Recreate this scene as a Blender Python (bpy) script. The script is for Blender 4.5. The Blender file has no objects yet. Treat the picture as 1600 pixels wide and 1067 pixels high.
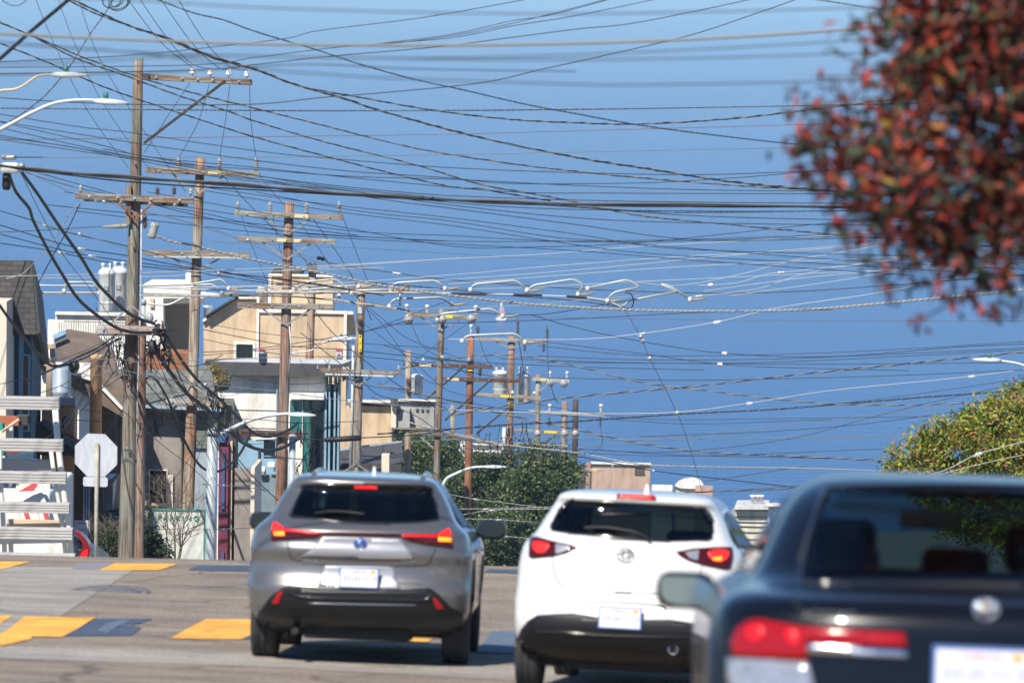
import bpy, bmesh, math, random
from mathutils import Vector, Matrix, geometry, noise
from mathutils.bvhtree import BVHTree
R = math.radians
rnd = random.Random(7)
sc = bpy.context.scene
COL = sc.collection

# ---------------------------------------------------------------- camera
F = 6667.0                      # focal length in photograph pixels (150 mm on a 36 mm sensor)
SEA_Z = -165.0                  # the camera stands at the origin, the sea lies 165 m below it
HAZE_D = 1.4e-4; HAZE_C = (.50, .78, 1, 1)
HZ = -80.0                     # photograph row of the true horizon (above the frame)
PITCH, ROLL = math.degrees(math.atan((533.5 - HZ) / F)), 1.0
cam_d = bpy.data.cameras.new("camera")
cam_d.lens = 150.0; cam_d.sensor_width = 36.0
cam_d.clip_start = 0.5; cam_d.clip_end = 200000.0
cam_d.dof.use_dof = True; cam_d.dof.focus_distance = 115.0; cam_d.dof.aperture_fstop = 3.8
cam = bpy.data.objects.new("camera", cam_d); COL.objects.link(cam)
RC = (Matrix.Rotation(R(90 - PITCH), 3, 'X') @ Matrix.Rotation(R(ROLL), 3, 'Z'))
cam.matrix_world = RC.to_4x4()
sc.camera = cam

# ---------------------------------------------------------------- light
SUN_EL, SUN_AZ = 48.0, 24.0     # azimuth: degrees from straight behind the camera towards the left
to_sun = Vector((-math.sin(R(SUN_AZ)) * math.cos(R(SUN_EL)), -math.cos(R(SUN_AZ)) * math.cos(R(SUN_EL)), math.sin(R(SUN_EL))))
w = bpy.data.worlds.new("World"); sc.world = w; w.use_nodes = True
nt = w.node_tree; bg = nt.nodes["Background"]
sky = nt.nodes.new("ShaderNodeTexSky"); sky.sky_type = 'NISHITA'; sky.sun_disc = False
sky.sun_elevation = R(SUN_EL); sky.sun_rotation = math.atan2(to_sun.x, to_sun.y)
sky.altitude = 90; sky.air_density = 1.0; sky.dust_density = 0.0; sky.ozone_density = 4.0
mxs = nt.nodes.new('ShaderNodeMix'); mxs.data_type = 'RGBA'; mxs.blend_type = 'MULTIPLY'; mxs.inputs[0].default_value = 1; mxs.inputs[7].default_value = (.70, .88, 1.08, 1)
nt.links.new(sky.outputs[0], mxs.inputs[6]); nt.links.new(mxs.outputs[2], bg.inputs[0]); bg.inputs[1].default_value = 0.088
sun_d = bpy.data.lights.new("sun", 'SUN'); sun_d.energy = 4.9; sun_d.angle = R(0.5); sun_d.color = (1.0, 0.93, 0.82)
sun = bpy.data.objects.new("sun", sun_d); COL.objects.link(sun)
sun.rotation_euler = to_sun.to_track_quat('Z', 'Y').to_euler(); sun.location = (-20, -20, 40)
sc.view_settings.view_transform = 'Standard'; sc.view_settings.look = 'None'
sc.view_settings.exposure = 0.63; sc.view_settings.gamma = 1.0
sc.cycles.max_bounces = 6; sc.cycles.transparent_max_bounces = 12; sc.cycles.volume_bounces = 0
sc.cycles.caustics_reflective = False; sc.cycles.caustics_refractive = False

def P(px, py, d):
    """world point seen at photograph pixel (px, py) at distance d along the world Y axis"""
    v = RC @ Vector(((px - 800) / F, -(py - 533.5) / F, -1.0))
    return v * (d / v.y)
def px_of(p):
    v = RC.transposed() @ Vector(p)
    return (800 + F * v.x / -v.z, 533.5 - F * v.y / -v.z)

# ---------------------------------------------------------------- materials
MATS = {}
def nmat(name, col, rough=0.6, metal=0.0, spec=0.5, coat=0.0, coat_rough=0.03, noise_amt=0.0, scale=5.0, bump=0.0, bscale=40.0,
         emis=None, estr=0.0, coord='Object', col2=None, island=0.0, stretch=None):
    m = bpy.data.materials.new(name); m.use_nodes = True
    n = m.node_tree.nodes; l = m.node_tree.links; b = n["Principled BSDF"]
    b.inputs["Base Color"].default_value = (*col, 1); b.inputs["Roughness"].default_value = rough
    b.inputs["Metallic"].default_value = metal; b.inputs["Specular IOR Level"].default_value = spec
    b.inputs["Coat Weight"].default_value = coat; b.inputs["Coat Roughness"].default_value = coat_rough
    if emis: b.inputs["Emission Color"].default_value = (*emis, 1); b.inputs["Emission Strength"].default_value = estr
    tc = n.new("ShaderNodeTexCoord"); src = tc.outputs[coord]
    if stretch:
        mp = n.new("ShaderNodeMapping"); mp.inputs["Scale"].default_value = stretch
        l.new(src, mp.inputs[0]); src = mp.outputs[0]
    if noise_amt > 0 or col2:
        t = n.new("ShaderNodeTexNoise"); t.inputs["Scale"].default_value = scale; t.inputs["Detail"].default_value = 6; t.inputs["Roughness"].default_value = .65
        l.new(src, t.inputs["Vector"])
        r = n.new("ShaderNodeValToRGB"); r.color_ramp.elements[0].position = .32; r.color_ramp.elements[1].position = .68
        c1 = tuple(max(0, c * (1 - noise_amt)) for c in col); c2 = col2 or tuple(min(1, c * (1 + noise_amt)) for c in col)
        r.color_ramp.elements[0].color = (*c1, 1); r.color_ramp.elements[1].color = (*c2, 1)
        l.new(t.outputs["Fac"], r.inputs[0]); out = r.outputs[0]
        l.new(out, b.inputs["Base Color"])
    if bump > 0:
        t2 = n.new("ShaderNodeTexNoise"); t2.inputs["Scale"].default_value = bscale; t2.inputs["Detail"].default_value = 4
        l.new(src, t2.inputs["Vector"])
        bp = n.new("ShaderNodeBump"); bp.inputs["Strength"].default_value = bump; bp.inputs["Distance"].default_value = .02
        l.new(t2.outputs["Fac"], bp.inputs["Height"]); l.new(bp.outputs[0], b.inputs["Normal"])
    MATS[name] = m
    return m
def leafmat(name, cols, rough=.5, trans=0.25):
    """cols: list of (position, rgb) - each leaf takes one colour at random"""
    m = bpy.data.materials.new(name); m.use_nodes = True
    n = m.node_tree.nodes; l = m.node_tree.links; b = n["Principled BSDF"]
    g = n.new("ShaderNodeNewGeometry"); r = n.new("ShaderNodeValToRGB"); r.color_ramp.interpolation = 'LINEAR'
    e = r.color_ramp.elements
    while len(e) < len(cols): e.new(.5)
    for i, (p, c) in enumerate(cols): e[i].position = p; e[i].color = (*c, 1)
    l.new(g.outputs["Random Per Island"], r.inputs[0]); l.new(r.outputs[0], b.inputs["Base Color"])
    b.inputs["Roughness"].default_value = rough
    tr = n.new("ShaderNodeBsdfTranslucent"); l.new(r.outputs[0], tr.inputs[0])
    mx = n.new("ShaderNodeMixShader"); mx.inputs[0].default_value = trans
    l.new(b.outputs[0], mx.inputs[1]); l.new(tr.outputs[0], mx.inputs[2]); l.new(mx.outputs[0], n["Material Output"].inputs[0])
    MATS[name] = m
    return m

# ---------------------------------------------------------------- mesh builder
def wm(o):
    return (wm(o.parent) @ o.matrix_parent_inverse @ o.matrix_basis) if o.parent else o.matrix_basis.copy()
class MB:
    def __init__(s): s.v = []; s.f = []; s.m = []; s.sm = []
    def add(s, vs, fs, mi=0, smooth=False):
        o = len(s.v); s.v += [Vector(v) for v in vs]
        for f in fs: s.f.append([i + o for i in f]); s.m.append(mi); s.sm.append(smooth)
        return s
    def box(s, c, size, ax=None, mi=0, bev=0.0):
        """ax: 3x3 matrix whose columns are the box axes"""
        ax = ax or Matrix.Identity(3); c = Vector(c); h = [x / 2 for x in size]
        if bev <= 0:
            vs = [c + ax @ Vector((sx * h[0], sy * h[1], sz * h[2])) for sz in (-1, 1) for sy in (-1, 1) for sx in (-1, 1)]
            return s.add(vs, [(0, 2, 3, 1), (4, 5, 7, 6), (0, 1, 5, 4), (2, 6, 7, 3), (0, 4, 6, 2), (1, 3, 7, 5)], mi)
        bm = bmesh.new(); bmesh.ops.create_cube(bm, size=1)
        for v in bm.verts: v.co = Vector((v.co.x * size[0], v.co.y * size[1], v.co.z * size[2]))
        bmesh.ops.bevel(bm, geom=list(bm.edges), offset=bev, segments=2, affect='EDGES', profile=.5)
        bm.verts.index_update()
        s.add([c + ax @ v.co for v in bm.verts], [[v.index for v in f.verts] for f in bm.faces], mi, False); bm.free()
        return s
    def tube(s, pts, r, seg=6, mi=0, cap=True, smooth=True):
        pts = [Vector(p) for p in pts]; n = len(pts)
        rr = r if isinstance(r, (list, tuple)) else [r] * n
        vs = []; up = None
        for i, p in enumerate(pts):
            t = (pts[min(i + 1, n - 1)] - pts[max(i - 1, 0)])
            if t.length < 1e-9: t = Vector((0, 0, 1))
            t.normalize()
            if up is None: up = Vector((0, 0, 1)) if abs(t.z) < .9 else Vector((0, 1, 0))
            a = t.cross(up)
            if a.length < 1e-4: a = t.orthogonal()
            a.normalize(); b = a.cross(t).normalized(); up = b
            for k in range(seg):
                q = 2 * math.pi * k / seg
                vs.append(p + (a * math.cos(q) + b * math.sin(q)) * rr[i])
        fs = [(i * seg + k, i * seg + (k + 1) % seg, (i + 1) * seg + (k + 1) % seg, (i + 1) * seg + k) for i in range(n - 1) for k in range(seg)]
        s.add(vs, fs, mi, smooth)
        if cap:
            o = len(s.v) - len(vs)
            s.f.append([o + k for k in range(seg)][::-1]); s.m.append(mi); s.sm.append(False)
            s.f.append([o + (n - 1) * seg + k for k in range(seg)]); s.m.append(mi); s.sm.append(False)
        return s
    def lathe(s, prof, o, axis=(0, 0, 1), seg=16, mi=0, smooth=True):
        """prof: list of (radius, height along axis)"""
        z = Vector(axis).normalized(); x = z.orthogonal().normalized(); y = z.cross(x); o = Vector(o)
        vs = [o + z * h + (x * math.cos(2 * math.pi * k / seg) + y * math.sin(2 * math.pi * k / seg)) * max(r, 1e-4) for r, h in prof for k in range(seg)]
        n = len(prof)
        fs = [(i * seg + k, i * seg + (k + 1) % seg, (i + 1) * seg + (k + 1) % seg, (i + 1) * seg + k) for i in range(n - 1) for k in range(seg)]
        fs += [tuple(range(seg))[::-1], tuple((n - 1) * seg + k for k in range(seg))]
        return s.add(vs, fs, mi, smooth)
    def prism(s, poly, ext, mi=0):
        """poly: coplanar 3-D points, ext: extrusion vector"""
        n = len(poly); e = Vector(ext)
        vs = [Vector(p) for p in poly] + [Vector(p) + e for p in poly]
        fs = [tuple(range(n)), tuple(range(n, 2 * n))[::-1]] + [(i, i + n, (i + 1) % n + n, (i + 1) % n) for i in range(n)]
        return s.add(vs, fs, mi)
    def build(s, name, mats, parent=None, fix=True):
        me = bpy.data.meshes.new(name)
        inv = wm(parent).inverted() if parent else Matrix.Identity(4)
        me.from_pydata([inv @ v for v in s.v], [], s.f)
        for m in (mats if isinstance(mats, (list, tuple)) else [mats]): me.materials.append(MATS[m] if isinstance(m, str) else m)
        me.polygons.foreach_set("material_index", s.m); me.polygons.foreach_set("use_smooth", s.sm)
        if fix:
            bm = bmesh.new(); bm.from_mesh(me); bmesh.ops.recalc_face_normals(bm, faces=bm.faces); bm.to_mesh(me); bm.free()
        me.update()
        o = bpy.data.objects.new(name, me); COL.objects.link(o)
        if parent: o.parent = parent
        return o
def tag(o, label=None, cat=None, group=None, kind=None):
    if label: o["label"] = label
    if cat: o["category"] = cat
    if group: o["group"] = group
    if kind: o["kind"] = kind
    return o
def thing(name, loc, label, cat, group=None, mw=None):
    o = bpy.data.objects.new(name, None); COL.objects.link(o); o.empty_display_size = .2
    o.matrix_world = mw if mw is not None else Matrix.Translation(Vector(loc))
    if mw is None: o.location = loc
    bpy.context.view_layer.update()
    return tag(o, label, cat, group)
def chain(pts, n):
    """Catmull-Rom through tuples, n samples per span"""
    out = []; m = len(pts)
    for i in range(m - 1):
        a, b, c, d = pts[max(i - 1, 0)], pts[i], pts[i + 1], pts[min(i + 2, m - 1)]
        for k in range(n):
            t = k / n
            out.append(tuple(.5 * ((2 * b[j]) + (-a[j] + c[j]) * t + (2 * a[j] - 5 * b[j] + 4 * c[j] - d[j]) * t * t + (-a[j] + 3 * b[j] - 3 * c[j] + d[j]) * t ** 3) for j in range(len(b))))
    out.append(tuple(pts[-1])); return out
SA = math.atan((1040 - 800) / F)          # heading of the street
SD = Vector((math.sin(SA), math.cos(SA), 0)); ST = Vector((math.cos(SA), -math.sin(SA), 0)); UP = Vector((0, 0, 1))
SAX = Matrix((ST, SD, UP)).transposed()
def text_mesh(s, size, depth=.002):
    c = bpy.data.curves.new("t", 'FONT'); c.body = s; c.size = size; c.extrude = depth; c.align_x = 'CENTER'; c.align_y = 'CENTER'; c.resolution_u = 3
    o = bpy.data.objects.new("t", c); COL.objects.link(o)
    dg = bpy.context.evaluated_depsgraph_get(); me = bpy.data.meshes.new_from_object(o.evaluated_get(dg))
    vs = [v.co.copy() for v in me.vertices]; fs = [list(p.vertices) for p in me.polygons]
    bpy.data.objects.remove(o); bpy.data.curves.remove(c); bpy.data.meshes.remove(me)
    return vs, fs
def put_text(mb, s, size, origin, xdir, updir, depth=.002, mi=0):
    vs, fs = text_mesh(s, size, depth); xd = Vector(xdir).normalized(); ud = Vector(updir).normalized(); nd = xd.cross(ud)
    mb.add([Vector(origin) + xd * v.x + ud * v.y + nd * v.z for v in vs], fs, mi)
# ---------------------------------------------------------------- ground, sea
GP = [(-900, 150), (-400, 62), (-60, 6.8), (0, -1.42), (13.7, -3.25), (31.7, -5.74), (34.3, -6.10), (35.1, -6.17), (37.7, -6.52), (40.4, -6.90), (44, -7.29), (57.2, -8.74), (58, -8.9), (60, -9.38), (66, -10.9), (75, -12.9), (120, -22.0), (300, -59.7), (640, -126), (800, -155), (1050, -163), (1120, -166.5), (1300, -180)]
GP = [(a, b + (130 + HZ) / F * a) for a, b in GP]
def gz(d):
    """height of the street surface at distance d along the street (camera at 0)"""
    pts = GP
    if d <= pts[0][0]: return pts[0][1]
    for a, b in zip(pts, pts[1:]):
        if d <= b[0]:
            return a[1] + (b[1] - a[1]) * (d - a[0]) / (b[0] - a[0])
    return pts[-1][1]
def gzx(d, x):
    """street surface with the cross fall it has uphill of the crossing"""
    f = 1.0 if d < 40 else max(0.0, 1 - (d - 40) / 14)
    return gz(d) - .0175 * (max(-9, min(9, x)) + 2.49) * f
nmat("asphalt", (.235, .194, .15), .9, noise_amt=.14, scale=1.3, bump=.35, bscale=90, col2=(.285, .238, .187))
def road_detail(name, crack=.5, speck=.5):
    m = MATS[name]; n = m.node_tree.nodes; l = m.node_tree.links; b = n["Principled BSDF"]; src = b.inputs["Base Color"].links[0].from_socket
    tc = n.new("ShaderNodeTexCoord")
    t = n.new("ShaderNodeTexNoise"); t.inputs["Scale"].default_value = 38; t.inputs["Detail"].default_value = 3; l.new(tc.outputs["Object"], t.inputs["Vector"])
    r = n.new("ShaderNodeValToRGB"); r.color_ramp.elements[0].position = .35; r.color_ramp.elements[0].color = (1 - speck, 1 - speck, 1 - speck, 1); r.color_ramp.elements[1].position = .62; r.color_ramp.elements[1].color = (1.25, 1.22, 1.18, 1); l.new(t.outputs["Fac"], r.inputs[0])
    m1 = n.new("ShaderNodeMix"); m1.data_type = 'RGBA'; m1.blend_type = 'MULTIPLY'; m1.inputs[0].default_value = 1; l.new(src, m1.inputs[6]); l.new(r.outputs[0], m1.inputs[7])
    mp = n.new("ShaderNodeMapping"); mp.inputs["Scale"].default_value = (.5, .9, 1); l.new(tc.outputs["Object"], mp.inputs[0])
    t3 = n.new("ShaderNodeTexNoise"); t3.inputs["Scale"].default_value = 1.1; t3.inputs["Detail"].default_value = 5; t3.inputs["Roughness"].default_value = .7; l.new(mp.outputs[0], t3.inputs["Vector"])
    r3 = n.new("ShaderNodeValToRGB"); r3.color_ramp.elements[0].position = .38; r3.color_ramp.elements[0].color = (.74, .74, .76, 1); r3.color_ramp.elements[1].position = .6; r3.color_ramp.elements[1].color = (1.08, 1.06, 1.04, 1); l.new(t3.outputs["Fac"], r3.inputs[0])
    m2 = n.new("ShaderNodeMix"); m2.data_type = 'RGBA'; m2.blend_type = 'MULTIPLY'; m2.inputs[0].default_value = 1; l.new(m1.outputs[2], m2.inputs[6]); l.new(r3.outputs[0], m2.inputs[7])
    nz = n.new("ShaderNodeTexNoise"); nz.inputs["Scale"].default_value = 1.5; l.new(tc.outputs["Object"], nz.inputs["Vector"]); ad = n.new("ShaderNodeMix"); ad.data_type = 'VECTOR'; ad.inputs[0].default_value = .35; l.new(tc.outputs["Object"], ad.inputs[4]); l.new(nz.outputs["Color"], ad.inputs[5])
    v = n.new("ShaderNodeTexVoronoi"); v.feature = 'DISTANCE_TO_EDGE'; v.inputs["Scale"].default_value = .38; l.new(ad.outputs[1], v.inputs["Vector"])
    r4 = n.new("ShaderNodeValToRGB"); r4.color_ramp.elements[0].position = .004; r4.color_ramp.elements[0].color = (crack, crack, crack, 1); r4.color_ramp.elements[1].position = .012; r4.color_ramp.elements[1].color = (1, 1, 1, 1); l.new(v.outputs["Distance"], r4.inputs[0])
    m3 = n.new("ShaderNodeMix"); m3.data_type = 'RGBA'; m3.blend_type = 'MULTIPLY'; m3.inputs[0].default_value = 1; l.new(m2.outputs[2], m3.inputs[6]); l.new(r4.outputs[0], m3.inputs[7]); l.new(m3.outputs[2], b.inputs["Base Color"])
nmat("shadow_blue", (.045, .065, .105), .85, noise_amt=.25, scale=5); nmat("shadow_pale_blue", (.09, .125, .17), .85, noise_amt=.2, scale=5); nmat("shadow_violet", (.19, .185, .20), .9, noise_amt=.12, scale=4)  # shadow tones put into the colour of flat patches on the road
nmat("concrete_road", (.29, .27, .235), .85, noise_amt=.1, scale=2.0, bump=.3, bscale=80)
nmat("patch_grey", (.30, .28, .25), .85, noise_amt=.12, scale=3)
road_detail("asphalt"); road_detail("concrete_road", .7, .3); road_detail("patch_grey", .8, .35)
nmat("soil", (.13, .12, .09), .95, noise_amt=.3, scale=.3)
nmat("sidewalk", (.33, .32, .30), .9, noise_amt=.12, scale=1.5)
nmat("yellow_paint", (.90, .40, .02), .6, noise_amt=.12, scale=3.0, col2=(1.0, .50, .04))
nmat("iron", (.14, .125, .115), .6, noise_amt=.4, scale=8)
def street_sheet(name, x0, x1, d0, d1, mat, lift, step=2.0, shear=0.0, nx=1, kind='structure', label=None):
    mb = MB(); n = max(1, int((d1 - d0) / step)); vs = []
    for i in range(n + 1):
        d = d0 + (d1 - d0) * i / n
        for k in range(nx + 1):
            x = x0 + (x1 - x0) * k / nx + shear * (d - d0)
            p = SD * d + ST * x; p.z = gzx(d, x) + lift; vs.append(p)
    fs = [(i * (nx + 1) + k, i * (nx + 1) + k + 1, (i + 1) * (nx + 1) + k + 1, (i + 1) * (nx + 1) + k) for i in range(n) for k in range(nx)]
    mb.add(vs, fs, 0, True); o = mb.build(name, mat, fix=False); tag(o, label, kind=kind); return o
# terrain: follows the street's fall, reaches the shore
mb = MB(); ds = [p[0] for p in GP]
xs = [-3000, -800, -200, -60, -16, 16, 60, 200, 800, 3000]
vs = []
for d in ds:
    for x in xs:
        p = SD * d + ST * x; p.z = gzx(d, x) - .16 - (0.004 * max(0, abs(x) - 60) * (1 if d < 700 else 0)); vs.append(p)
mb.add(vs, [(i * 10 + k, i * 10 + k + 1, (i + 1) * 10 + k + 1, (i + 1) * 10 + k) for i in range(len(ds) - 1) for k in range(9)])
tag(mb.build("ground", "soil", fix=False), kind='structure')
# sea
m = bpy.data.materials.new("sea_water"); m.use_nodes = True; n = m.node_tree.nodes; l = m.node_tree.links; b = n["Principled BSDF"]
b.inputs["Base Color"].default_value = (.008, .06, .20, 1); b.inputs["Roughness"].default_value = .32; b.inputs["IOR"].default_value = 1.33; b.inputs["Specular Tint"].default_value = (.0, .68, 1, 1)
tc = n.new("ShaderNodeTexCoord"); mp = n.new("ShaderNodeMapping"); mp.inputs["Scale"].default_value = (.004, .0012, 1); l.new(tc.outputs["Object"], mp.inputs[0])
t = n.new("ShaderNodeTexNoise"); t.inputs["Scale"].default_value = 1.0; t.inputs["Detail"].default_value = 7; l.new(mp.outputs[0], t.inputs["Vector"])
r = n.new("ShaderNodeValToRGB"); r.color_ramp.elements[0].position = .3; r.color_ramp.elements[1].position = .75
r.color_ramp.elements[0].color = (.0003, .043, .165, 1); r.color_ramp.elements[1].color = (.0006, .055, .20, 1)
l.new(t.outputs["Fac"], r.inputs[0]); l.new(r.outputs[0], b.inputs["Base Color"])
mp2 = n.new("ShaderNodeMapping"); mp2.inputs["Scale"].default_value = (.05, .15, 1); l.new(tc.outputs["Object"], mp2.inputs[0])
t2 = n.new("ShaderNodeTexNoise"); t2.inputs["Scale"].default_value = 1.0; t2.inputs["Detail"].default_value = 5; l.new(mp2.outputs[0], t2.inputs["Vector"])
bp = n.new("ShaderNodeBump"); bp.inputs["Strength"].default_value = .6; bp.inputs["Distance"].default_value = 1.0
l.new(t2.outputs["Fac"], bp.inputs["Height"]); l.new(bp.outputs[0], b.inputs["Normal"])
MATS["sea_water"] = m
mb = MB(); mb.add([(-60000, 600, SEA_Z), (60000, 600, SEA_Z), (60000, 90000, SEA_Z), (-60000, 90000, SEA_Z)], [(0, 1, 2, 3)])
tag(mb.build("sea", "sea_water", fix=False), kind='structure')
# haze
m = bpy.data.materials.new("haze_air"); m.use_nodes = True; n = m.node_tree.nodes; n.remove(n["Principled BSDF"])
pv = n.new("ShaderNodeVolumePrincipled"); pv.inputs["Density"].default_value = HAZE_D; pv.inputs["Color"].default_value = HAZE_C
pv.inputs["Anisotropy"].default_value = -0.14
m.node_tree.links.new(pv.outputs[0], n["Material Output"].inputs["Volume"]); MATS["haze_air"] = m
mb = MB(); mb.box((0, 45000, (SEA_Z - 20 + 60) / 2), (140000, 91400, 60 - (SEA_Z - 20)))
tag(mb.build("haze", "haze_air"), kind='stuff')
# road: asphalt carriageway with the cross street, side walks beyond the crossing
road_detail("yellow_paint", .55, .35)
def worn(name, under=(.22, .18, .14, 1)):
    m = MATS[name]; n = m.node_tree.nodes; l = m.node_tree.links; b = n["Principled BSDF"]; src = b.inputs["Base Color"].links[0].from_socket
    tc = n.new("ShaderNodeTexCoord"); t = n.new("ShaderNodeTexNoise"); t.inputs["Scale"].default_value = 3.2; t.inputs["Detail"].default_value = 9; t.inputs["Roughness"].default_value = .75; l.new(tc.outputs["Object"], t.inputs["Vector"])
    r = n.new("ShaderNodeValToRGB"); r.color_ramp.elements[0].position = .58; r.color_ramp.elements[0].color = (0, 0, 0, 1); r.color_ramp.elements[1].position = .68; r.color_ramp.elements[1].color = (.8, .8, .8, 1); l.new(t.outputs["Fac"], r.inputs[0])
    mx = n.new("ShaderNodeMix"); mx.data_type = 'RGBA'; l.new(r.outputs[0], mx.inputs[0]); l.new(src, mx.inputs[6]); mx.inputs[7].default_value = under; l.new(mx.outputs[2], b.inputs["Base Color"])
worn("yellow_paint"); worn("shadow_blue", (.16, .14, .125, 1)); worn("shadow_pale_blue", (.12, .12, .12, 1)); worn("shadow_violet")  # wears the yellow paint, mottles the painted shadows with asphalt tone
street_sheet("road", -40, 40, -20, 60.6, "asphalt", 0.0, .9, nx=80)
street_sheet("road", -7.4, 7.4, 60.6, 640, "asphalt", 0.0, 6.0)
street_sheet("sidewalk", -12, -7.5, 64, 640, "sidewalk", 0.12, 6.0)
street_sheet("sidewalk", 7.5, 12, 64, 640, "sidewalk", 0.12, 6.0)

street_sheet("sidewalk", 2.75, 7.0, -20, 40, "sidewalk", 0.15, 1.0, nx=2)
mb = MB()
for i in range(60):
    a = -20 + i; q = [SD * a + ST * 2.6, SD * (a + .99) + ST * 2.6, SD * (a + .99) + ST * 2.75, SD * a + ST * 2.75]
    for k, p in enumerate(q): p.z = gzx(a if k in (0, 3) else a + .99, 2.6) + .155
    mb.prism(q, UP * -.3)
tag(mb.build("kerb", "sidewalk"), kind='structure')
# ---------------------------------------------------------------- cars
nmat("paint_silver", (.155, .152, .148), .30, metal=.6, coat=1.0, noise_amt=.03, scale=400)
nmat("paint_silver_sunlit", (.30, .30, .31), .32, metal=.45, coat=1.0)  # lighter copy of the body silver, light on upward-facing panels put into the colour
nmat("paint_white", (.58, .58, .565), .35, coat=1.0)
nmat("paint_black", (.003, .004, .007), .25, coat=.35, spec=.2)
nmat("paint_blue", (.01, .013, .025), .35, coat=.3)
nmat("black_plastic", (.008, .008, .009), .42, spec=.3, noise_amt=.2, scale=60)
nmat("gloss_black", (.012, .012, .014), .12, coat=.5)
nmat("dark_inside", (.012, .012, .013), .8)
nmat("rubber", (.022, .022, .023), .85, noise_amt=.3, scale=20, bump=.4, bscale=30)
nmat("rim_metal", (.35, .35, .36), .3, metal=.9)
nmat("chrome", (.75, .76, .78), .12, metal=1.0)
nmat("mirror_glass", (.66, .84, .88), .06, metal=1.0)
nmat("mirror_dark", (.10, .13, .15), .08, metal=1.0)
nmat("lamp_red", (.28, .004, .006), .12)
nmat("lamp_dark_red", (.05, .003, .004), .12)
nmat("lamp_clear", (.38, .38, .40), .15, metal=.5, coat=1.0, noise_amt=.35, scale=40)
nmat("lit_red", (.6, .01, .01), .3, emis=(1, .02, .015), estr=.95)
nmat("lit_red_soft", (.45, .005, .01), .3, emis=(1, .015, .02), estr=.35)
nmat("lit_amber", (.8, .3, .02), .3, emis=(1, .17, .01), estr=1.5)
nmat("plate_white", (.74, .75, .80), .4, noise_amt=.10, scale=14, col2=(.6, .62, .68))
nmat("plate_frame", (.05, .12, .32), .4)
nmat("plate_red", (.55, .08, .08), .5); nmat("plate_orange", (.8, .35, .05), .5); nmat("plate_grey", (.45, .46, .52), .5)
nmat("seat_cloth", (.045, .05, .055), .9, noise_amt=.2, scale=30)
nmat("badge_grey", (.16, .17, .19), .35, metal=.4)
nmat("badge_blue", (.03, .08, .35), .15, coat=1.0)
m = bpy.data.materials.new("car_glass"); m.use_nodes = True; n = m.node_tree.nodes; l = m.node_tree.links
n.remove(n["Principled BSDF"]); tr = n.new("ShaderNodeBsdfTransparent"); tr.inputs[0].default_value = (.03, .042, .045, 1)
gl = n.new("ShaderNodeBsdfGlossy"); gl.inputs["Roughness"].default_value = .03
lf = n.new("ShaderNodeLayerWeight"); lf.inputs[0].default_value = .5; lp_ = n.new("ShaderNodeMath"); lp_.operation = 'POWER'; lp_.inputs[1].default_value = 5; l.new(lf.outputs["Facing"], lp_.inputs[0])
lw = n.new("ShaderNodeMath"); lw.operation = 'MULTIPLY_ADD'; lw.inputs[1].default_value = .7; lw.inputs[2].default_value = .045; l.new(lp_.outputs[0], lw.inputs[0]); mx = n.new("ShaderNodeMixShader")
l.new(lw.outputs[0], mx.inputs[0]); l.new(tr.outputs[0], mx.inputs[1]); l.new(gl.outputs[0], mx.inputs[2]); l.new(mx.outputs[0], n["Material Output"].inputs[0])
MATS["car_glass"] = m
m2 = m.copy(); m2.name = "car_glass_clear"; MATS["car_glass_clear"] = m2
m3 = m.copy(); m3.name = "car_glass_tint"; MATS["car_glass_tint"] = m3
for nd in m3.node_tree.nodes:
    if nd.type == 'BSDF_TRANSPARENT': nd.inputs[0].default_value = (.12, .20, .23, 1)
    if nd.type == 'MATH' and nd.operation == 'MULTIPLY_ADD': nd.inputs[1].default_value = .5; nd.inputs[2].default_value = .055
for nd in m2.node_tree.nodes:
    if nd.type == 'BSDF_TRANSPARENT': nd.inputs[0].default_value = (.62, .74, .72, 1)

def interp(tbl, z, k):
    n = len(tbl)
    if z <= tbl[0][0]: return tbl[0][k]
    if z >= tbl[-1][0]: return tbl[-1][k]
    for i in range(n - 1):
        if z <= tbl[i + 1][0]:
            z0, z1 = tbl[i][0], tbl[i + 1][0]; t = (z - z0) / (z1 - z0)
            a, b = tbl[i][k], tbl[i + 1][k]
            return a + (b - a) * t
def in_poly(x, y, poly):
    c = False; n = len(poly)
    for i in range(n):
        x1, y1 = poly[i]; x2, y2 = poly[(i + 1) % n]
        if (y1 > y) != (y2 > y) and x < (x2 - x1) * (y - y1) / (y2 - y1) + x1: c = not c
    return c
def scale_poly(poly, f):
    cx = sum(p[0] for p in poly) / len(poly); cy = sum(p[1] for p in poly) / len(poly)
    def sh(p):
        dx, dy = p[0] - cx, p[1] - cy; L = math.hypot(dx, dy) or 1
        return (p[0] + dx / L * f, p[1] + dy / L * f)
    return [sh(p) for p in poly]
def smooth_poly(poly, it=1):
    for _ in range(it):
        o = []
        for i in range(len(poly)):
            a, b = poly[i], poly[(i + 1) % len(poly)]
            o.append((a[0] * .75 + b[0] * .25, a[1] * .75 + b[1] * .25)); o.append((a[0] * .25 + b[0] * .75, a[1] * .25 + b[1] * .75))
        poly = o
    return poly

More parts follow.
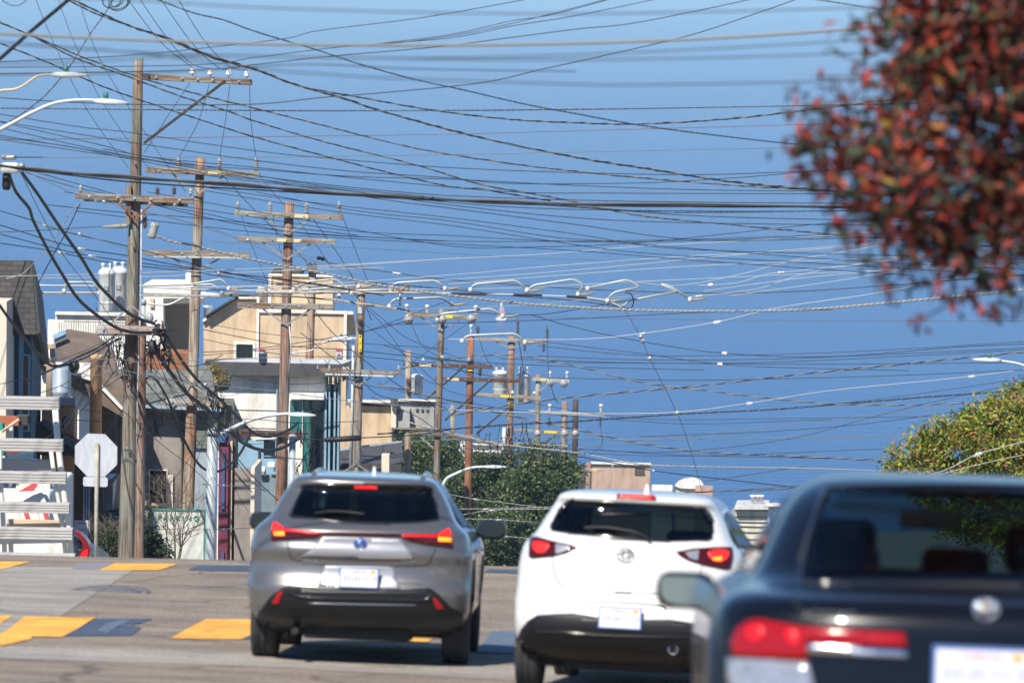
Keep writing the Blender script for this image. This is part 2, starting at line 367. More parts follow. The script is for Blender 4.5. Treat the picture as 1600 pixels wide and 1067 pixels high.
class Car:
    def __init__(s, name, label, px, d, yaw, L, table, paint, wheels, width_r, cross=0.0, cat="car", wheel_r=.33, tyre_w=.21, dz=0.0, track=.78, zs=1.0):
        table = [(r[0] * zs if r[0] > .6 else r[0] + (.6 * zs - .6) * max(0, (r[0] - .25)) / .35,) + tuple(r[1:]) for r in table]
        s.name = name
        base = P(px, 900, d); x = base.x; ax1 = d + wheels[0] * .97; ax2 = d + wheels[1] * .97
        xs_ = base.dot(ST); g1, g2 = gzx(ax1, xs_), gzx(ax2, xs_); slope = math.atan2(g2 - g1, ax2 - ax1)
        zg = g1 - (ax1 - d) * math.tan(slope) + dz
        M = Matrix.Translation((x, d, zg)) @ Matrix.Rotation(-yaw, 4, 'Z') @ Matrix.Rotation(slope, 4, 'X') @ Matrix.Rotation(R(cross), 4, 'Y')
        s.M = M; s.Mi = M.inverted(); s.tbl = table; s.L = L
        s.root = thing(name, None, label, cat, None, mw=M)
        s.paint = paint; s.wheels = wheels; s.wr = wheel_r; s.tw = tyre_w; s.track = track
        s.loft()
    def ring(s, z, n=96):
        w, yr, yf, c = (interp(s.tbl, z, k) for k in (1, 2, 3, 4)); pw = 2 / 3.0
        cf = min(.9, (yf - yr) * .35); cr = min(c, (yf - yr) * .45)
        out = []; q = n // 4
        def se(t, cc):     # superellipse quarter, t 0 (centre line) .. 1 (side)
            a = t * math.pi / 2
            return w * math.sin(a) ** pw, cc * (1 - math.cos(a) ** pw)
        nr = q - 6
        half = []
        for i in range(nr + 1):
            t = (i / nr); x, y = se(t, cr); half.append((x, yr + y))
        ns = 12
        for i in range(1, ns): half.append((w, yr + cr + (yf - cf - yr - cr) * i / ns))
        for i in range(nr, -1, -1):
            t = i / nr; x, y = se(t, cf); half.append((x, yf - y))
        full = half + [(-x, y) for x, y in half[-2:0:-1]]
        return [Vector((x, y, z)) for x, y in full]
    def loft(s):
        zs = []; tb = s.tbl
        for a, b in zip(tb, tb[1:]):
            k = max(1, int(round(max(abs(b[0] - a[0]) / .025, abs(b[2] - a[2]) / .07, abs(b[3] - a[3]) / .25))))
            zs += [a[0] + (b[0] - a[0]) * i / k for i in range(k)]
        zs.append(tb[-1][0])
        # smooth the table a little by averaging neighbouring rings
        rings = [s.ring(z) for z in zs]
        for _ in range(2):
            new = [rings[0]]
            for i in range(1, len(rings) - 1):
                new.append([(rings[i - 1][k] + rings[i][k] * 2 + rings[i + 1][k]) / 4 for k in range(len(rings[i]))])
            rings = new + [rings[-1]]
        n = len(rings[0]); vs = [v for r in rings for v in r]
        fs = [(i * n + k, i * n + (k + 1) % n, (i + 1) * n + (k + 1) % n, (i + 1) * n + k) for i in range(len(rings) - 1) for k in range(n)]
        fs.append(tuple(range(n))[::-1]); fs.append(tuple((len(rings) - 1) * n + k for k in range(n)))
        s.vs, s.fs = vs, fs
        s.bvh = BVHTree.FromPolygons(vs, fs)
    def ray_px(s, px, py):
        o = s.Mi @ Vector((0, 0, 0)); t = s.Mi @ (P(px, py, 10)); d = (t - o).normalized()
        h = s.bvh.ray_cast(o, d)
        if h[0] is None:
            h2 = s.bvh.find_nearest(o + d * ((s.Mi @ (s.M @ Vector((0, .3, 1)))) - o).length)
            return h2[0], h2[1]
        return h[0], (h[1] if h[1].dot(d) < 0 else -h[1])
    def ray_loc(s, o, d):
        h = s.bvh.ray_cast(Vector(o), Vector(d).normalized())
        if h[0] is None: h = s.bvh.find_nearest(Vector(o) + Vector(d).normalized() * 2)
        return h[0], (h[1] if h[1].dot(Vector(d)) < 0 else -h[1])
    def side(s, sx): return lambda y, z: s.ray_loc((sx * 3, y, z), (-sx, 0, 0))
    def front(s): return lambda x, z: s.ray_loc((x, s.L + 3, z), (0, -1, 0))
    def patch(s, name, mat, poly, off=.004, step=6.0, proj=None, parent=None, label=None, thick=.02, sm=0, glow=None):
        """a plate that follows the body: outline given in the projection's own plane"""
        proj = proj or s.ray_px
        if sm: poly = smooth_poly(poly, sm)
        pts = []
        for i in range(len(poly)):
            a, b = poly[i], poly[(i + 1) % len(poly)]; k = max(1, int(math.hypot(b[0] - a[0], b[1] - a[1]) / step))
            pts += [(a[0] + (b[0] - a[0]) * j / k, a[1] + (b[1] - a[1]) * j / k) for j in range(k)]
        nb = len(pts); inner = scale_poly(poly, -step * .35)
        x0, x1 = min(p[0] for p in poly), max(p[0] for p in poly); y0, y1 = min(p[1] for p in poly), max(p[1] for p in poly)
        gy = y0 + step * .5; grid = []
        while gy < y1:
            gx = x0 + step * .5
            while gx < x1:
                if in_poly(gx, gy, inner): grid.append((gx, gy))
                gx += step
            gy += step
        vin = [Vector(p) for p in pts + grid]
        r = geometry.delaunay_2d_cdt(vin, [(i, (i + 1) % nb) for i in range(nb)], [list(range(nb))], 1, 1e-6)
        v2, e2, f2 = r[0], r[1], r[2]
        v3 = []; nn = []
        for p in v2:
            h, nm = proj(p.x, p.y); 
            v3.append(h); nn.append(nm)
        cen = sum(v3, Vector()) / max(1, len(v3))
        # consistent outward normals
        avg = sum(nn, Vector());
        for i, q in enumerate(nn):
            if q.dot(avg) < 0: nn[i] = -q
        top = [a + b * off for a, b in zip(v3, nn)]; bot = [a - b * thick for a, b in zip(v3, nn)]
        mb = MB(); W = lambda L: [s.M @ v for v in L]
        mb.add(W(top), [list(f) for f in f2], 0, True)
        edges = {}
        for f in f2:
            for i in range(len(f)):
                k = tuple(sorted((f[i], f[(i + 1) % len(f)]))); edges[k] = edges.get(k, 0) + 1
        N = len(top); be = [k for k, c in edges.items() if c == 1]
        mb.add(W(top + bot), [(a, b, b + N, a + N) for a, b in be], 0, False)
        o = mb.build(name, mat, parent or s.root, fix=False)
        # orient faces outwards
        me = o.data; bm = bmesh.new(); bm.from_mesh(me); bmesh.ops.remove_doubles(bm, verts=bm.verts, dist=1e-5); bm.faces.ensure_lookup_table()
        bmesh.ops.recalc_face_normals(bm, faces=bm.faces)
        f0 = max(bm.faces, key=lambda f: f.calc_area() * abs(f.normal.dot(avg.normalized())))
        if f0.normal.dot(avg) < 0: bmesh.ops.reverse_faces(bm, faces=bm.faces)
        bm.to_mesh(me); bm.free()
        if label: o["label"] = label
        return o
    def seam(s, mb, pts, r=.003, proj=None, off=.0, n=5, mi=0):
        proj = proj or s.ray_px; out = []
        for p in chain(pts, n):
            h, nm = proj(p[0], p[1]); out.append(s.M @ (h + nm * off))
        mb.tube(out, r, 5, mi)
    def body(s, holes, extra_dark=()):
        """holes: list of (projector polygon test, shrink) - removes the body skin behind the panes"""
        me = bpy.data.meshes.new("body"); me.from_pydata(s.vs, [], s.fs); me.materials.append(MATS[s.paint]); me.materials.append(MATS["dark_inside"])
        bm = bmesh.new(); bm.from_mesh(me); bmesh.ops.recalc_face_normals(bm, faces=bm.faces); bm.to_mesh(me); bm.free()
        o = bpy.data.objects.new("body", me); COL.objects.link(o)
        # wheel arches
        cut = MB()
        for wy in s.wheels:
            for sx in (-1, 1):
                cut.lathe([(s.wr + .055, -.24), (s.wr + .055, .4)], (sx * (s.track + .02), wy, s.wr), (sx, 0, 0), 28, 1, False)
        cme = bpy.data.meshes.new("cut"); cme.from_pydata(cut.v, [], cut.f); cme.materials.append(MATS[s.paint]); cme.materials.append(MATS["dark_inside"])
        for p in cme.polygons: p.material_index = 1
        bm = bmesh.new(); bm.from_mesh(cme); bmesh.ops.recalc_face_normals(bm, faces=bm.faces); bm.to_mesh(cme); bm.free()
        co = bpy.data.objects.new("cut", cme); COL.objects.link(co)
        md = o.modifiers.new("b", 'BOOLEAN'); md.operation = 'DIFFERENCE'; md.object = co; md.solver = 'EXACT'
        dg = bpy.context.evaluated_depsgraph_get(); me2 = bpy.data.meshes.new_from_object(o.evaluated_get(dg))
        bpy.data.objects.remove(o); bpy.data.objects.remove(co)
        bm = bmesh.new(); bm.from_mesh(me2); kill = []
        for f in bm.faces:
            c = f.calc_center_median(); w = s.M @ c; q = px_of(w); nr = f.normal
            f.smooth = len(f.verts) < 6
            for kind, poly, sh in holes:
                if kind == 'px':
                    if nr.y > .2 or c.y > s.L * .45: continue
                    t = q
                elif kind == 'side':
                    if abs(nr.x) < .3: continue
                    t = (c.y, c.z)
                else:
                    if nr.y < .15: continue
                    t = (c.x, c.z)
                if in_poly(t[0], t[1], scale_poly(poly, -sh)): kill.append(f); break
                if in_poly(t[0], t[1], poly): f.material_index = 1
        bmesh.ops.delete(bm, geom=kill, context='FACES'); bm.to_mesh(me2); bm.free()
        o = bpy.data.objects.new("body", me2); COL.objects.link(o); o.parent = s.root
        return o
    def wheel(s, x, y, spokes=5):
        sx = 1 if x > 0 else -1; c = s.M @ Vector((x, y, s.wr)); ax = (s.M.to_3x3() @ Vector((sx, 0, 0))).normalized(); h = s.tw / 2; r = s.wr
        mb = MB(); mb.lathe([(r * .62, -h * .9), (r * .8, -h), (r * .95, -h * .93), (r, -h * .72), (r * 1.0, -h * .3), (r * .985, -h * .28), (r * .985, -h * .2), (r, -h * .18), (r, h * .18), (r * .985, h * .2), (r * .985, h * .28), (r, h * .3), (r, h * .72), (r * .95, h * .93), (r * .8, h), (r * .64, h * .9), (r * .62, h * .5), (r * .62, -h * .5)], c, ax, 40, 0)
        wh = thing("wheel", None, None, None, None, mw=s.M @ Matrix.Translation((x, y, r))); wh.parent = s.root
        wh.matrix_parent_inverse = Matrix.Identity(4); wh.matrix_basis = Matrix.Translation((x, y, r)); bpy.context.view_layer.update()
        mb.build("tyre", "rubber", wh)
        mb = MB(); mb.lathe([(r * .63, -h * .8), (r * .6, -h * .8), (r * .56, h * .6), (r * .6, h * .85), (r * .64, h * .85)], c, ax, 30, 0)
        e1 = ax.orthogonal().normalized(); e2 = ax.cross(e1)
        for k in range(spokes):
            a = 2 * math.pi * k / spokes; dr = e1 * math.cos(a) + e2 * math.sin(a); td = ax.cross(dr)
            mb.prism([c + ax * h * .55 + dr * .05 + td * .03, c + ax * h * .7 + dr * r * .6 + td * .025, c + ax * h * .7 + dr * r * .6 - td * .025, c + ax * h * .55 + dr * .05 - td * .03], ax * .02)
        mb.lathe([(.06, h * .4), (.06, h * .6), (.03, h * .66)], c, ax, 16)
        mb.build("rim", "rim_metal", wh)
        mb = MB(); mb.lathe([(r * .56, -h * .3), (r * .56, -h * .25)], c, ax, 24); mb.build("brake_disc", "dark_inside", wh)
    def loc_box(s, mb, c, size, rx=0, mi=0, bev=0.0, rz=0):
        ax = s.M.to_3x3() @ Matrix.Rotation(rz, 3, 'Z') @ Matrix.Rotation(rx, 3, 'X'); mb.box(s.M @ Vector(c), size, ax, mi, bev)
    def seat(s, x, y, name="seat", w=.5, z=0.45, head=True, top=1.05):
        mb = MB(); s.loc_box(mb, (x, y + .25, z), (w, .52, .18), 0, 0, .04); s.loc_box(mb, (x, y - .08, (z + top) / 2), (w * .94, .16, top - z), R(12), 0, .06)
        if head: s.loc_box(mb, (x, y - .17, top + .10), (.27, .10, .19), R(10), 0, .045); s.loc_box(mb, (x - .06, y - .15, top), (.012, .012, .1)); s.loc_box(mb, (x + .06, y - .15, top), (.012, .012, .1))
        mb.build(name, "seat_cloth", s.root)
    def mirror(s, sx, x, y, z, w=.24, h=.16, mat=None, arm=True, skew=0, gm='mirror_glass'):
        mb = MB(); s.loc_box(mb, (sx * x, y + .09, z), (w, .16, h), 0, 0, .05); 
        if arm: s.loc_box(mb, (sx * (x - w * .5 - .04), y + .1, z - h * .35), (.16, .05, .035), 0, 0, .01)
        o = mb.build("side_mirror", mat or s.paint, s.root)
        mb = MB(); pl = [(-.46, .38), (.40, .42), (.47, .30), (.46, -.15), (.30, -.40), (-.30, -.42), (-.47, -.25)]
        pl = smooth_poly([(a * w * .94 * sx, b * h * .94) for a, b in pl], 2)
        mb.prism([s.M @ Vector((sx * x + a, y + .006, z + b)) for a, b in pl], s.M.to_3x3() @ Vector((0, -.012, 0)))
        mb.build("mirror_glass", gm, o)
    def plate(s, quad, sticker=(.86, .82), frame=True):
        """quad: four px corners of the number plate; flat plate a little proud of the skin"""
        hs = [s.ray_px(*q)[0] for q in quad]; yy = min(h.y for h in hs) - .035
        X = s.M.to_3x3() @ Vector((1, 0, 0)); Z = s.M.to_3x3() @ Vector((0, 0, 1)); Y = s.M.to_3x3() @ Vector((0, 1, 0))
        c = sum(hs, Vector()) / 4; c.y = yy; C = s.M @ c; ax = s.M.to_3x3()
        mb = MB(); mb.box(C + Y * .006, (.325, .012, .17), ax, 0, .004); pf = mb.build("plate_frame", "plate_frame", s.root)
        mb = MB(); mb.box(C - Y * .003, (.30, .006, .145), ax, 0, 0)
        put_text(mb, "California", .034, C - Y * .0066 + Z * .052, X, Z, .001, 1)
        mb.box(C - Y * .0068 + X * .115 + Z * .052, (.035, .002, .024), ax, 2)
        r2 = random.Random(3)
        for k in range(9):      # the number is smeared over beyond reading, as on the photograph
            a = -.12 + k * .03; mb.prism([C - Y * .0065 + X * (a + r2.uniform(-.006, .006)) + Z * (-.035), C - Y * .0065 + X * (a + .016) + Z * (-.02), C - Y * .0065 + X * (a + .012 + r2.uniform(-.01, .01)) + Z * .024, C - Y * .0065 + X * (a - .004) + Z * (.012)], Y * -.001, 3)
        mb.build("number_plate", ["plate_white", "plate_red", "plate_orange", "plate_light"], pf)
nmat("plate_light", (.36, .38, .46), .5)

def ellipse_tube(mb, c, X, Z, a, b, r, n=20, mi=0):
    pts = [c + X * a * math.cos(2 * math.pi * k / n) + Z * b * math.sin(2 * math.pi * k / n) for k in range(n + 1)]
    mb.tube(pts, r, 5, mi, cap=False)

# ================= grey crossover SUV
tb = [(.22, .74, .50, 4.2, .35), (.27, .80, .30, 4.3, .36), (.33, .86, .14, 4.4, .38), (.42, .905, .02, 4.46, .40), (.58, .915, .0, 4.48, .42), (.66, .915, .05, 4.48, .42), (.78, .915, .07, 4.46, .42),
      (.86, .915, .035, 4.42, .42), (.93, .905, .07, 4.35, .42), (1.00, .885, .06, 3.9, .42), (1.045, .86, .075, 3.5, .42), (1.08, .80, .16, 3.35, .40), (1.12, .765, .22, 3.28, .38),
      (1.25, .70, .36, 3.0, .34), (1.34, .645, .46, 2.7, .30), (1.37, .62, .38, 2.6, .26), (1.405, .60, .36, 2.5, .28), (1.43, .57, .42, 2.4, .3), (1.455, .52, .65, 2.2, .35), (1.478, .40, 1.0, 1.95, .3), (1.487, .2, 1.3, 1.7, .15)]
car = Car("grey_crossover", "grey metallic crossover with a full width red light bar, waiting on the crossing", 555, 34.2, SA - R(.75), 4.48, tb, "paint_silver", (.86, 3.5), 1.84, cross=1.0, wheel_r=.335, tyre_w=.225, track=.79, zs=1.055)
X3 = car.M.to_3x3(); X = X3 @ Vector((1, 0, 0)); Y = X3 @ Vector((0, 1, 0)); Z = X3 @ Vector((0, 0, 1))
win = [(455, 805), (461, 789), (472, 766), (480, 757.5), (572, 758), (665, 760), (675, 771), (682, 795), (684, 810), (679, 813), (635, 817), (560, 816.5), (500, 811.5), (458, 807)]
sidew = [(.75, 1.13), (1.5, 1.13), (2.9, 1.10), (2.45, 1.36), (1.6, 1.42), (.95, 1.36)]
wsh = [(-.66, 1.12), (.66, 1.12), (.56, 1.42), (-.56, 1.42)]
car.body([('px', scale_poly(win, 2), 7), ('side', sidew, .04), ('front', wsh, .03)])
car.patch("rear_window", "car_glass", win, .006, 8)
mb = MB(); car.seam(mb, win + [win[0]], .012); mb.build("window_seal", "gloss_black", car.root)
for sx in (-1, 1): car.patch("side_window", "car_glass", sidew, .004, .12, proj=car.side(sx))
car.patch("windscreen", "car_glass_clear", wsh, .004, .12, proj=car.front())
car.patch("brake_light", "lit_red", [(554, 758.5), (589, 759.5), (589.5, 762.5), (554, 761.8)], .010, 3, thick=.008)
lamp = car.patch("light_bar", "lamp_dark_red", [(425, 832.5), (426, 820), (430, 816.5), (444, 825), (470, 828), (503, 831), (560, 832), (629, 834), (681, 834.5), (701, 825.5), (705.5, 840), (707, 856.5), (683, 853.5), (660, 850), (641, 845), (627, 838.5), (560, 836.5), (503, 834.5), (494, 840), (479, 841.5), (447.5, 843.5), (425, 845.5)], .012, 5)
car.patch("lamp_strip", "lit_red_soft", [(445, 826), (503, 832), (503, 834), (445, 830)], .016, 4, parent=lamp)
car.patch("lamp_strip", "lit_red_soft", [(628, 835.5), (683, 836), (683, 840), (628, 838)], .016, 4, parent=lamp)
car.patch("brake_lamp", "lit_red", [(427, 820), (431, 817), (444, 826), (444, 830), (426, 829)], .016, 3, parent=lamp)
car.patch("brake_lamp", "lit_red", [(684, 835), (701, 826.5), (704, 838), (684, 838)], .016, 3, parent=lamp)
car.patch("turn_signal", "lit_amber", [(429, 830), (445, 830), (445, 836.5), (429, 836)], .018, 3, parent=lamp)
car.patch("turn_signal", "lit_amber", [(684, 839), (704, 840), (704, 846.5), (684, 845)], .018, 3, parent=lamp)
tg = car.patch("tailgate_panel", "paint_silver_sunlit", [(503, 838), (626, 841), (641, 862), (646, 874), (560, 873), (470, 869), (487, 858)], .010, 6, thick=.02)
car.patch("plate_recess", "paint_silver_sunlit", [(507, 883), (614, 885), (626, 921), (496, 916)], .006, 6, thick=.01)
lb = [(444.5, 917), (452, 914.5), (500, 919.5), (626, 922), (671, 919.5), (683, 927), (704, 948), (722, 957), (722, 984), (700, 996), (566, 998), (464, 994), (407, 986), (403, 958), (425, 930)]
bp_ = car.patch("lower_bumper", "black_plastic", lb, .018, 8, thick=.03)
mb = MB(); car.seam(mb, [(482, 941), (560, 943), (650, 944)], .006, off=.022); mb.build("bumper_trim", "chrome", bp_)
mb = MB(); car.seam(mb, [(455, 925), (478, 932), (560, 934), (655, 936), (672, 930)], .016, off=.02); mb.build("bumper_ridge", "gloss_black", bp_)
car.patch("reflector", "lamp_red", [(426.5, 942), (435.5, 925.5), (444.5, 922.5), (437, 942)], .03, 4)
car.patch("reflector", "lamp_red", [(675, 933.5), (681, 934.5), (693.5, 951), (681, 951)], .03, 4)
mb = MB()
car.seam(mb, [(449, 846), (452, 862), (460, 874), (506, 882), (560, 884), (617, 884), (665, 882), (675, 868), (681, 856)], .005)
car.seam(mb, [(447, 908), (470, 906), (500, 905)], .003); car.seam(mb, [(622, 910), (660, 913)], .003)
mb.build("panel_gap", "dark_inside", car.root)
mb = MB(); car.seam(mb, [(492, 806), (510, 803), (535, 803), (560, 806), (569, 807)], .010, off=.03); mb.build("wiper", "black_plastic", car.root)
car.plate([(533, 888), (591, 889), (590, 917), (532, 916)])
h = car.ray_px(563, 849)[0]; C = car.M @ h - Y * .016
mb = MB(); mb.lathe([(.001, .006), (.047, .004), (.05, -.01)], C, -Y, 24, 0)
ellipse_tube(mb, C - Y * .008, X, Z, .052, .042, .005, mi=1); mb.tube([C - Y * .01 - X * .012 + Z * .022, C - Y * .01 - X * .018 - Z * .016, C - Y * .01 + X * .03 - Z * .014], .005, 5, 1)
mb.build("emblem", ["badge_blue", "chrome"], car.root)
for s_, px_, sz in (("LEXUS", 484, .045), ("UX 250h", 638, .032)):
    h, nm = car.ray_px(px_, 877); mb = MB(); put_text(mb, s_, sz, car.M @ (h + nm * .006), X, Z, .002); mb.build("lettering", "chrome", car.root)
for px_ in (489, 668):
    h, nm = car.ray_px(px_, 743); mb = MB()
    mb.tube([car.M @ Vector((h.x, y, interp([(0.6, 1.52), (1.2, 1.568), (2.1, 1.56), (2.5, 1.51)], y, 1) + .0)) for y in (.62, .75, .95, 1.4, 1.9, 2.3, 2.45)], .022, 8); mb.build("roof_rail", "paint_silver", car.root)
mb = MB(); h = Vector((.05, .95, 1.53)); mb.prism([car.M @ (h + Vector((-.02, 0, 0))), car.M @ (h + Vector((-.004, .02, .085))), car.M @ (h + Vector((.004, .02, .085))), car.M @ (h + Vector((.02, 0, 0)))], Y * .10); mb.build("antenna_fin", "plate_white", car.root)
mb = MB(); car.loc_box(mb, (0, 2.3, .27), (1.4, 3.6, .1)); car.loc_box(mb, (0, .5, .27), (.9, .5, .16), 0, 0, .04); mb.tube([car.M @ Vector((-.5, .12, .25)), car.M @ Vector((-.5, .6, .25))], .03, 10); mb.build("underbody", "dark_inside", car.root)
for x_ in (-.38, .38): car.seat(x_, 1.9); car.seat(x_, .95, "rear_seat", .6)
mb = MB(); car.loc_box(mb, (0, 2.95, .95), (1.4, .4, .25), 0, 0, .05); car.loc_box(mb, (0, 2.0, .5), (1.5, 2.4, .2)); mb.build("dashboard", "dark_inside", car.root)
for sx in (-1, 1):
    car.mirror(sx, 1.0, 2.75, 1.10, .26, .16, "gloss_black", gm="mirror_dark")
    for wy in car.wheels: car.wheel(sx * .79, wy)
    ap = [(-.42, .36), (-.40, .52), (-.30, .70), (-.12, .80), (.12, .80), (.30, .70), (.41, .52), (.43, .36), (.47, .36), (.47, .56), (.34, .78), (.14, .87), (-.14, .87), (-.34, .78), (-.47, .56), (-.50, .36)]
    for wy in car.wheels: car.patch("arch_trim", "black_plastic", [(wy + a, b) for a, b in ap], .008, .12, proj=car.side(sx))
    for dg in ([(1.35, .4), (1.35, .9), (1.30, 1.08)], [(2.45, .4), (2.45, 1.0)]): mb = MB(); car.seam(mb, dg, .004, proj=car.side(sx)); mb.build("door_gap", "dark_inside", car.root)
    for yy in (1.5, 2.6):
        mb = MB(); h, nm = car.side(sx)(yy, .93); mb.box(car.M @ (h + nm * .02), (.025, .2, .03), X3, 0, .008); mb.build("door_handle", "paint_silver", car.root)

# ================= white hatchback
tb = [(.20, .68, .46, 3.9, .30), (.25, .75, .28, 4.0, .32), (.31, .80, .12, 4.05, .34), (.40, .835, .02, 4.1, .36), (.50, .85, .0, 4.1, .38), (.60, .85, .03, 4.08, .38), (.72, .85, .07, 4.05, .38),
      (.90, .845, .11, 3.95, .38), (1.00, .83, .14, 3.5, .38), (1.05, .81, .16, 3.25, .38), (1.09, .76, .20, 3.15, .36), (1.13, .73, .26, 3.05, .34),
      (1.25, .67, .37, 2.8, .32), (1.33, .62, .46, 2.55, .28), (1.355, .60, .40, 2.5, .24), (1.375, .59, .34, 2.45, .24), (1.40, .57, .36, 2.35, .26), (1.42, .53, .5, 2.2, .3), (1.44, .42, .85, 1.95, .3), (1.45, .22, 1.2, 1.7, .15)]
car = Car("white_hatchback", "white hatchback with almond shaped tail lamps, right of the grey crossover", 971, 31.1, SA + R(5.0), 4.1, tb, "paint_white", (.62, 3.19), 1.7, cross=1.0, wheel_r=.30, tyre_w=.19, track=.74, zs=1.06, dz=-.02)
X3 = car.M.to_3x3(); X = X3 @ Vector((1, 0, 0)); Y = X3 @ Vector((0, 1, 0)); Z = X3 @ Vector((0, 0, 1))
win = [(862, 824), (868, 808), (877, 793), (888, 783), (901, 783), (964, 785), (1086, 794), (1100, 794), (1107, 801), (1113, 812), (1112, 838), (1105, 843), (1043.5, 845), (976, 841), (912, 835), (867, 829)]
sidew = [(.62, 1.14), (1.3, 1.13), (2.65, 1.09), (2.3, 1.34), (1.5, 1.40), (.85, 1.36)]
wsh = [(-.62, 1.12), (.62, 1.12), (.54, 1.38), (-.54, 1.38)]
car.body([('px', scale_poly(win, 2), 7), ('side', sidew, .04), ('front', wsh, .03)])
car.patch("rear_window", "car_glass", win, .006, 8)
mb = MB(); car.seam(mb, win + [win[0]], .010); mb.build("window_seal", "gloss_black", car.root)
for sx in (-1, 1):
    car.patch("side_window", "car_glass", sidew, .004, .12, proj=car.side(sx))
    for dg in ([(1.22, .40), (1.22, 1.0), (1.25, 1.14), (1.25, 1.39)], [(2.3, .4), (2.3, 1.0)]): mb = MB(); car.seam(mb, dg, .008, proj=car.side(sx)); mb.build("door_gap", "gloss_black", car.root)
car.patch("windscreen", "car_glass_clear", wsh, .004, .12, proj=car.front())
for pl in ([(872, 800), (886, 784), (893, 778), (897, 778), (888, 790), (874, 806)], [(1087, 794), (1096, 789), (1106, 799), (1113, 813), (1110, 816), (1100, 802)]):
    car.patch("spoiler_fin", "gloss_black", pl, .02, 4, thick=.03)
bl = car.patch("brake_light", "lamp_red", [(964, 773), (1021, 775), (1026, 779), (1024, 782), (963, 779)], .012, 4, thick=.015)
car.patch("lit_strip", "lit_red", [(973, 775), (1018, 777), (1017, 780), (972, 778.5)], .016, 4, thick=.002, parent=bl)
L1 = car.patch("tail_lamp", "lamp_dark_red", [(829, 841), (838, 839.5), (863, 846), (893, 852), (902, 856), (884, 864), (864, 869), (832, 872), (827.5, 869)], .014, 5, thick=.03)
car.patch("brake_lamp", "lit_red", smooth_poly([(835, 846), (858, 850), (860, 853), (852, 864), (840, 864), (834, 857)], 1), .018, 3, parent=L1, thick=.004)
car.patch("reverse_lamp", "lamp_clear", [(869, 850), (890, 854), (893, 857), (880, 864), (869, 866)], .018, 3, parent=L1, thick=.004)
L2 = car.patch("tail_lamp", "lamp_dark_red", [(1056, 862.5), (1082, 858), (1117, 856), (1143, 856), (1144, 869), (1140, 888.5), (1132, 889.5), (1099, 883), (1074, 875), (1060, 867)], .014, 5, thick=.03)
car.patch("brake_lamp", "lit_red", smooth_poly([(1104, 861), (1138, 860), (1136, 872), (1126, 879), (1110, 875)], 1), .018, 3, parent=L2, thick=.004)
car.patch("turn_signal", "lit_amber", [(1112, 872), (1127, 871), (1126, 877), (1114, 876)], .022, 3, parent=L2, thick=.004)
car.patch("reverse_lamp", "lamp_clear", [(1070, 864), (1092, 860), (1090, 876), (1078, 873)], .018, 3, parent=L2, thick=.004)
lb = [(810, 998), (816, 982), (826, 970), (841, 961), (870, 959), (896, 958), (936, 965), (1007, 968), (1047, 968), (1099, 976), (1128, 976), (1140, 1000), (1140, 1030), (1086, 1050), (903, 1050), (841, 1046), (814, 1034)]
bp_ = car.patch("lower_bumper", "black_plastic", lb, .016, 8, thick=.03)
mb = MB(); car.seam(mb, [(840, 985), (880, 986), (960, 992), (1080, 994)], .012, off=.02); mb.build("bumper_ridge", "gloss_black", bp_)
mb = MB(); car.seam(mb, [(898, 953), (905, 943), (915, 941), (970, 941), (1030, 946), (1040, 953)], .007); 
car.seam(mb, [(863, 870), (866, 893), (875, 911), (888, 919), (950, 924), (1000, 926), (1060, 928)], .004); car.seam(mb, [(1097, 883), (1092, 901), (1080, 920)], .003); mb.build("panel_gap", "dark_inside", car.root)
car.patch("handle_slot", "gloss_black", [(958, 924), (988, 925), (985, 927.5), (961, 926.5)], .006, 3)
mb = MB(); car.seam(mb, [(912, 829), (945, 828), (985, 834), (1008, 843), (1016, 850)], .012, off=.03); mb.build("wiper", "black_plastic", car.root)
car.plate([(938, 946), (1003, 950), (1002, 983.6), (936, 979.6)])
h, nm = car.ray_px(977, 867); C = car.M @ (h + nm * .034); N_ = car.M.to_3x3() @ nm; Zp = N_.cross(X).normalized() * (1 if N_.cross(X).z > 0 else -1)
mb = MB(); ellipse_tube(mb, C, X, Zp, .065, .045, .006); ellipse_tube(mb, C, X, Zp, .025, .043, .005); ellipse_tube(mb, C + Zp * .018, X, Zp, .045, .019, .005); mb.build("emblem", "badge_grey", car.root)
h, nm = car.ray_px(894, 897); mb = MB(); put_text(mb, "YARIS", .042, car.M @ (h + nm * .014), X, Zp, .002); mb.build("lettering", "badge_grey", car.root)
mb = MB(); h = Vector((.07, .62, 1.49)); mb.prism([car.M @ (h + Vector((-.02, 0, 0))), car.M @ (h + Vector((-.004, .03, .09))), car.M @ (h + Vector((.004, .03, .09))), car.M @ (h + Vector((.02, 0, 0)))], Y * .11); mb.build("antenna_fin", "paint_white", car.root)
mb = MB(); car.loc_box(mb, (0, 2.1, .24), (1.3, 3.4, .1)); car.loc_box(mb, (0, .55, .25), (.9, .5, .14), 0, 0, .04); mb.build("underbody", "dark_inside", car.root)
ph = car.ray_px(1052, 1014)[0]; E = car.M @ Vector((ph.x, ph.y - .04, ph.z)); mb = MB(); mb.lathe([(.001, .06), (.030, .06), (.030, 0), (.037, 0), (.037, .25)], E, Y, 18); mb.build("exhaust_pipe", "chrome", car.root)
for x_ in (-.36, .36): car.seat(x_, 1.75); car.seat(x_, .95, "rear_seat", .55)
mb = MB(); car.loc_box(mb, (0, 2.75, .93), (1.3, .4, .25), 0, 0, .05); car.loc_box(mb, (0, 1.9, .5), (1.4, 2.2, .2)); mb.build("dashboard", "dark_inside", car.root)
for sx in (-1, 1):
    car.mirror(sx, .93, 2.45, 1.06, .22, .14)
    for wy in car.wheels: car.wheel(sx * .74, wy)

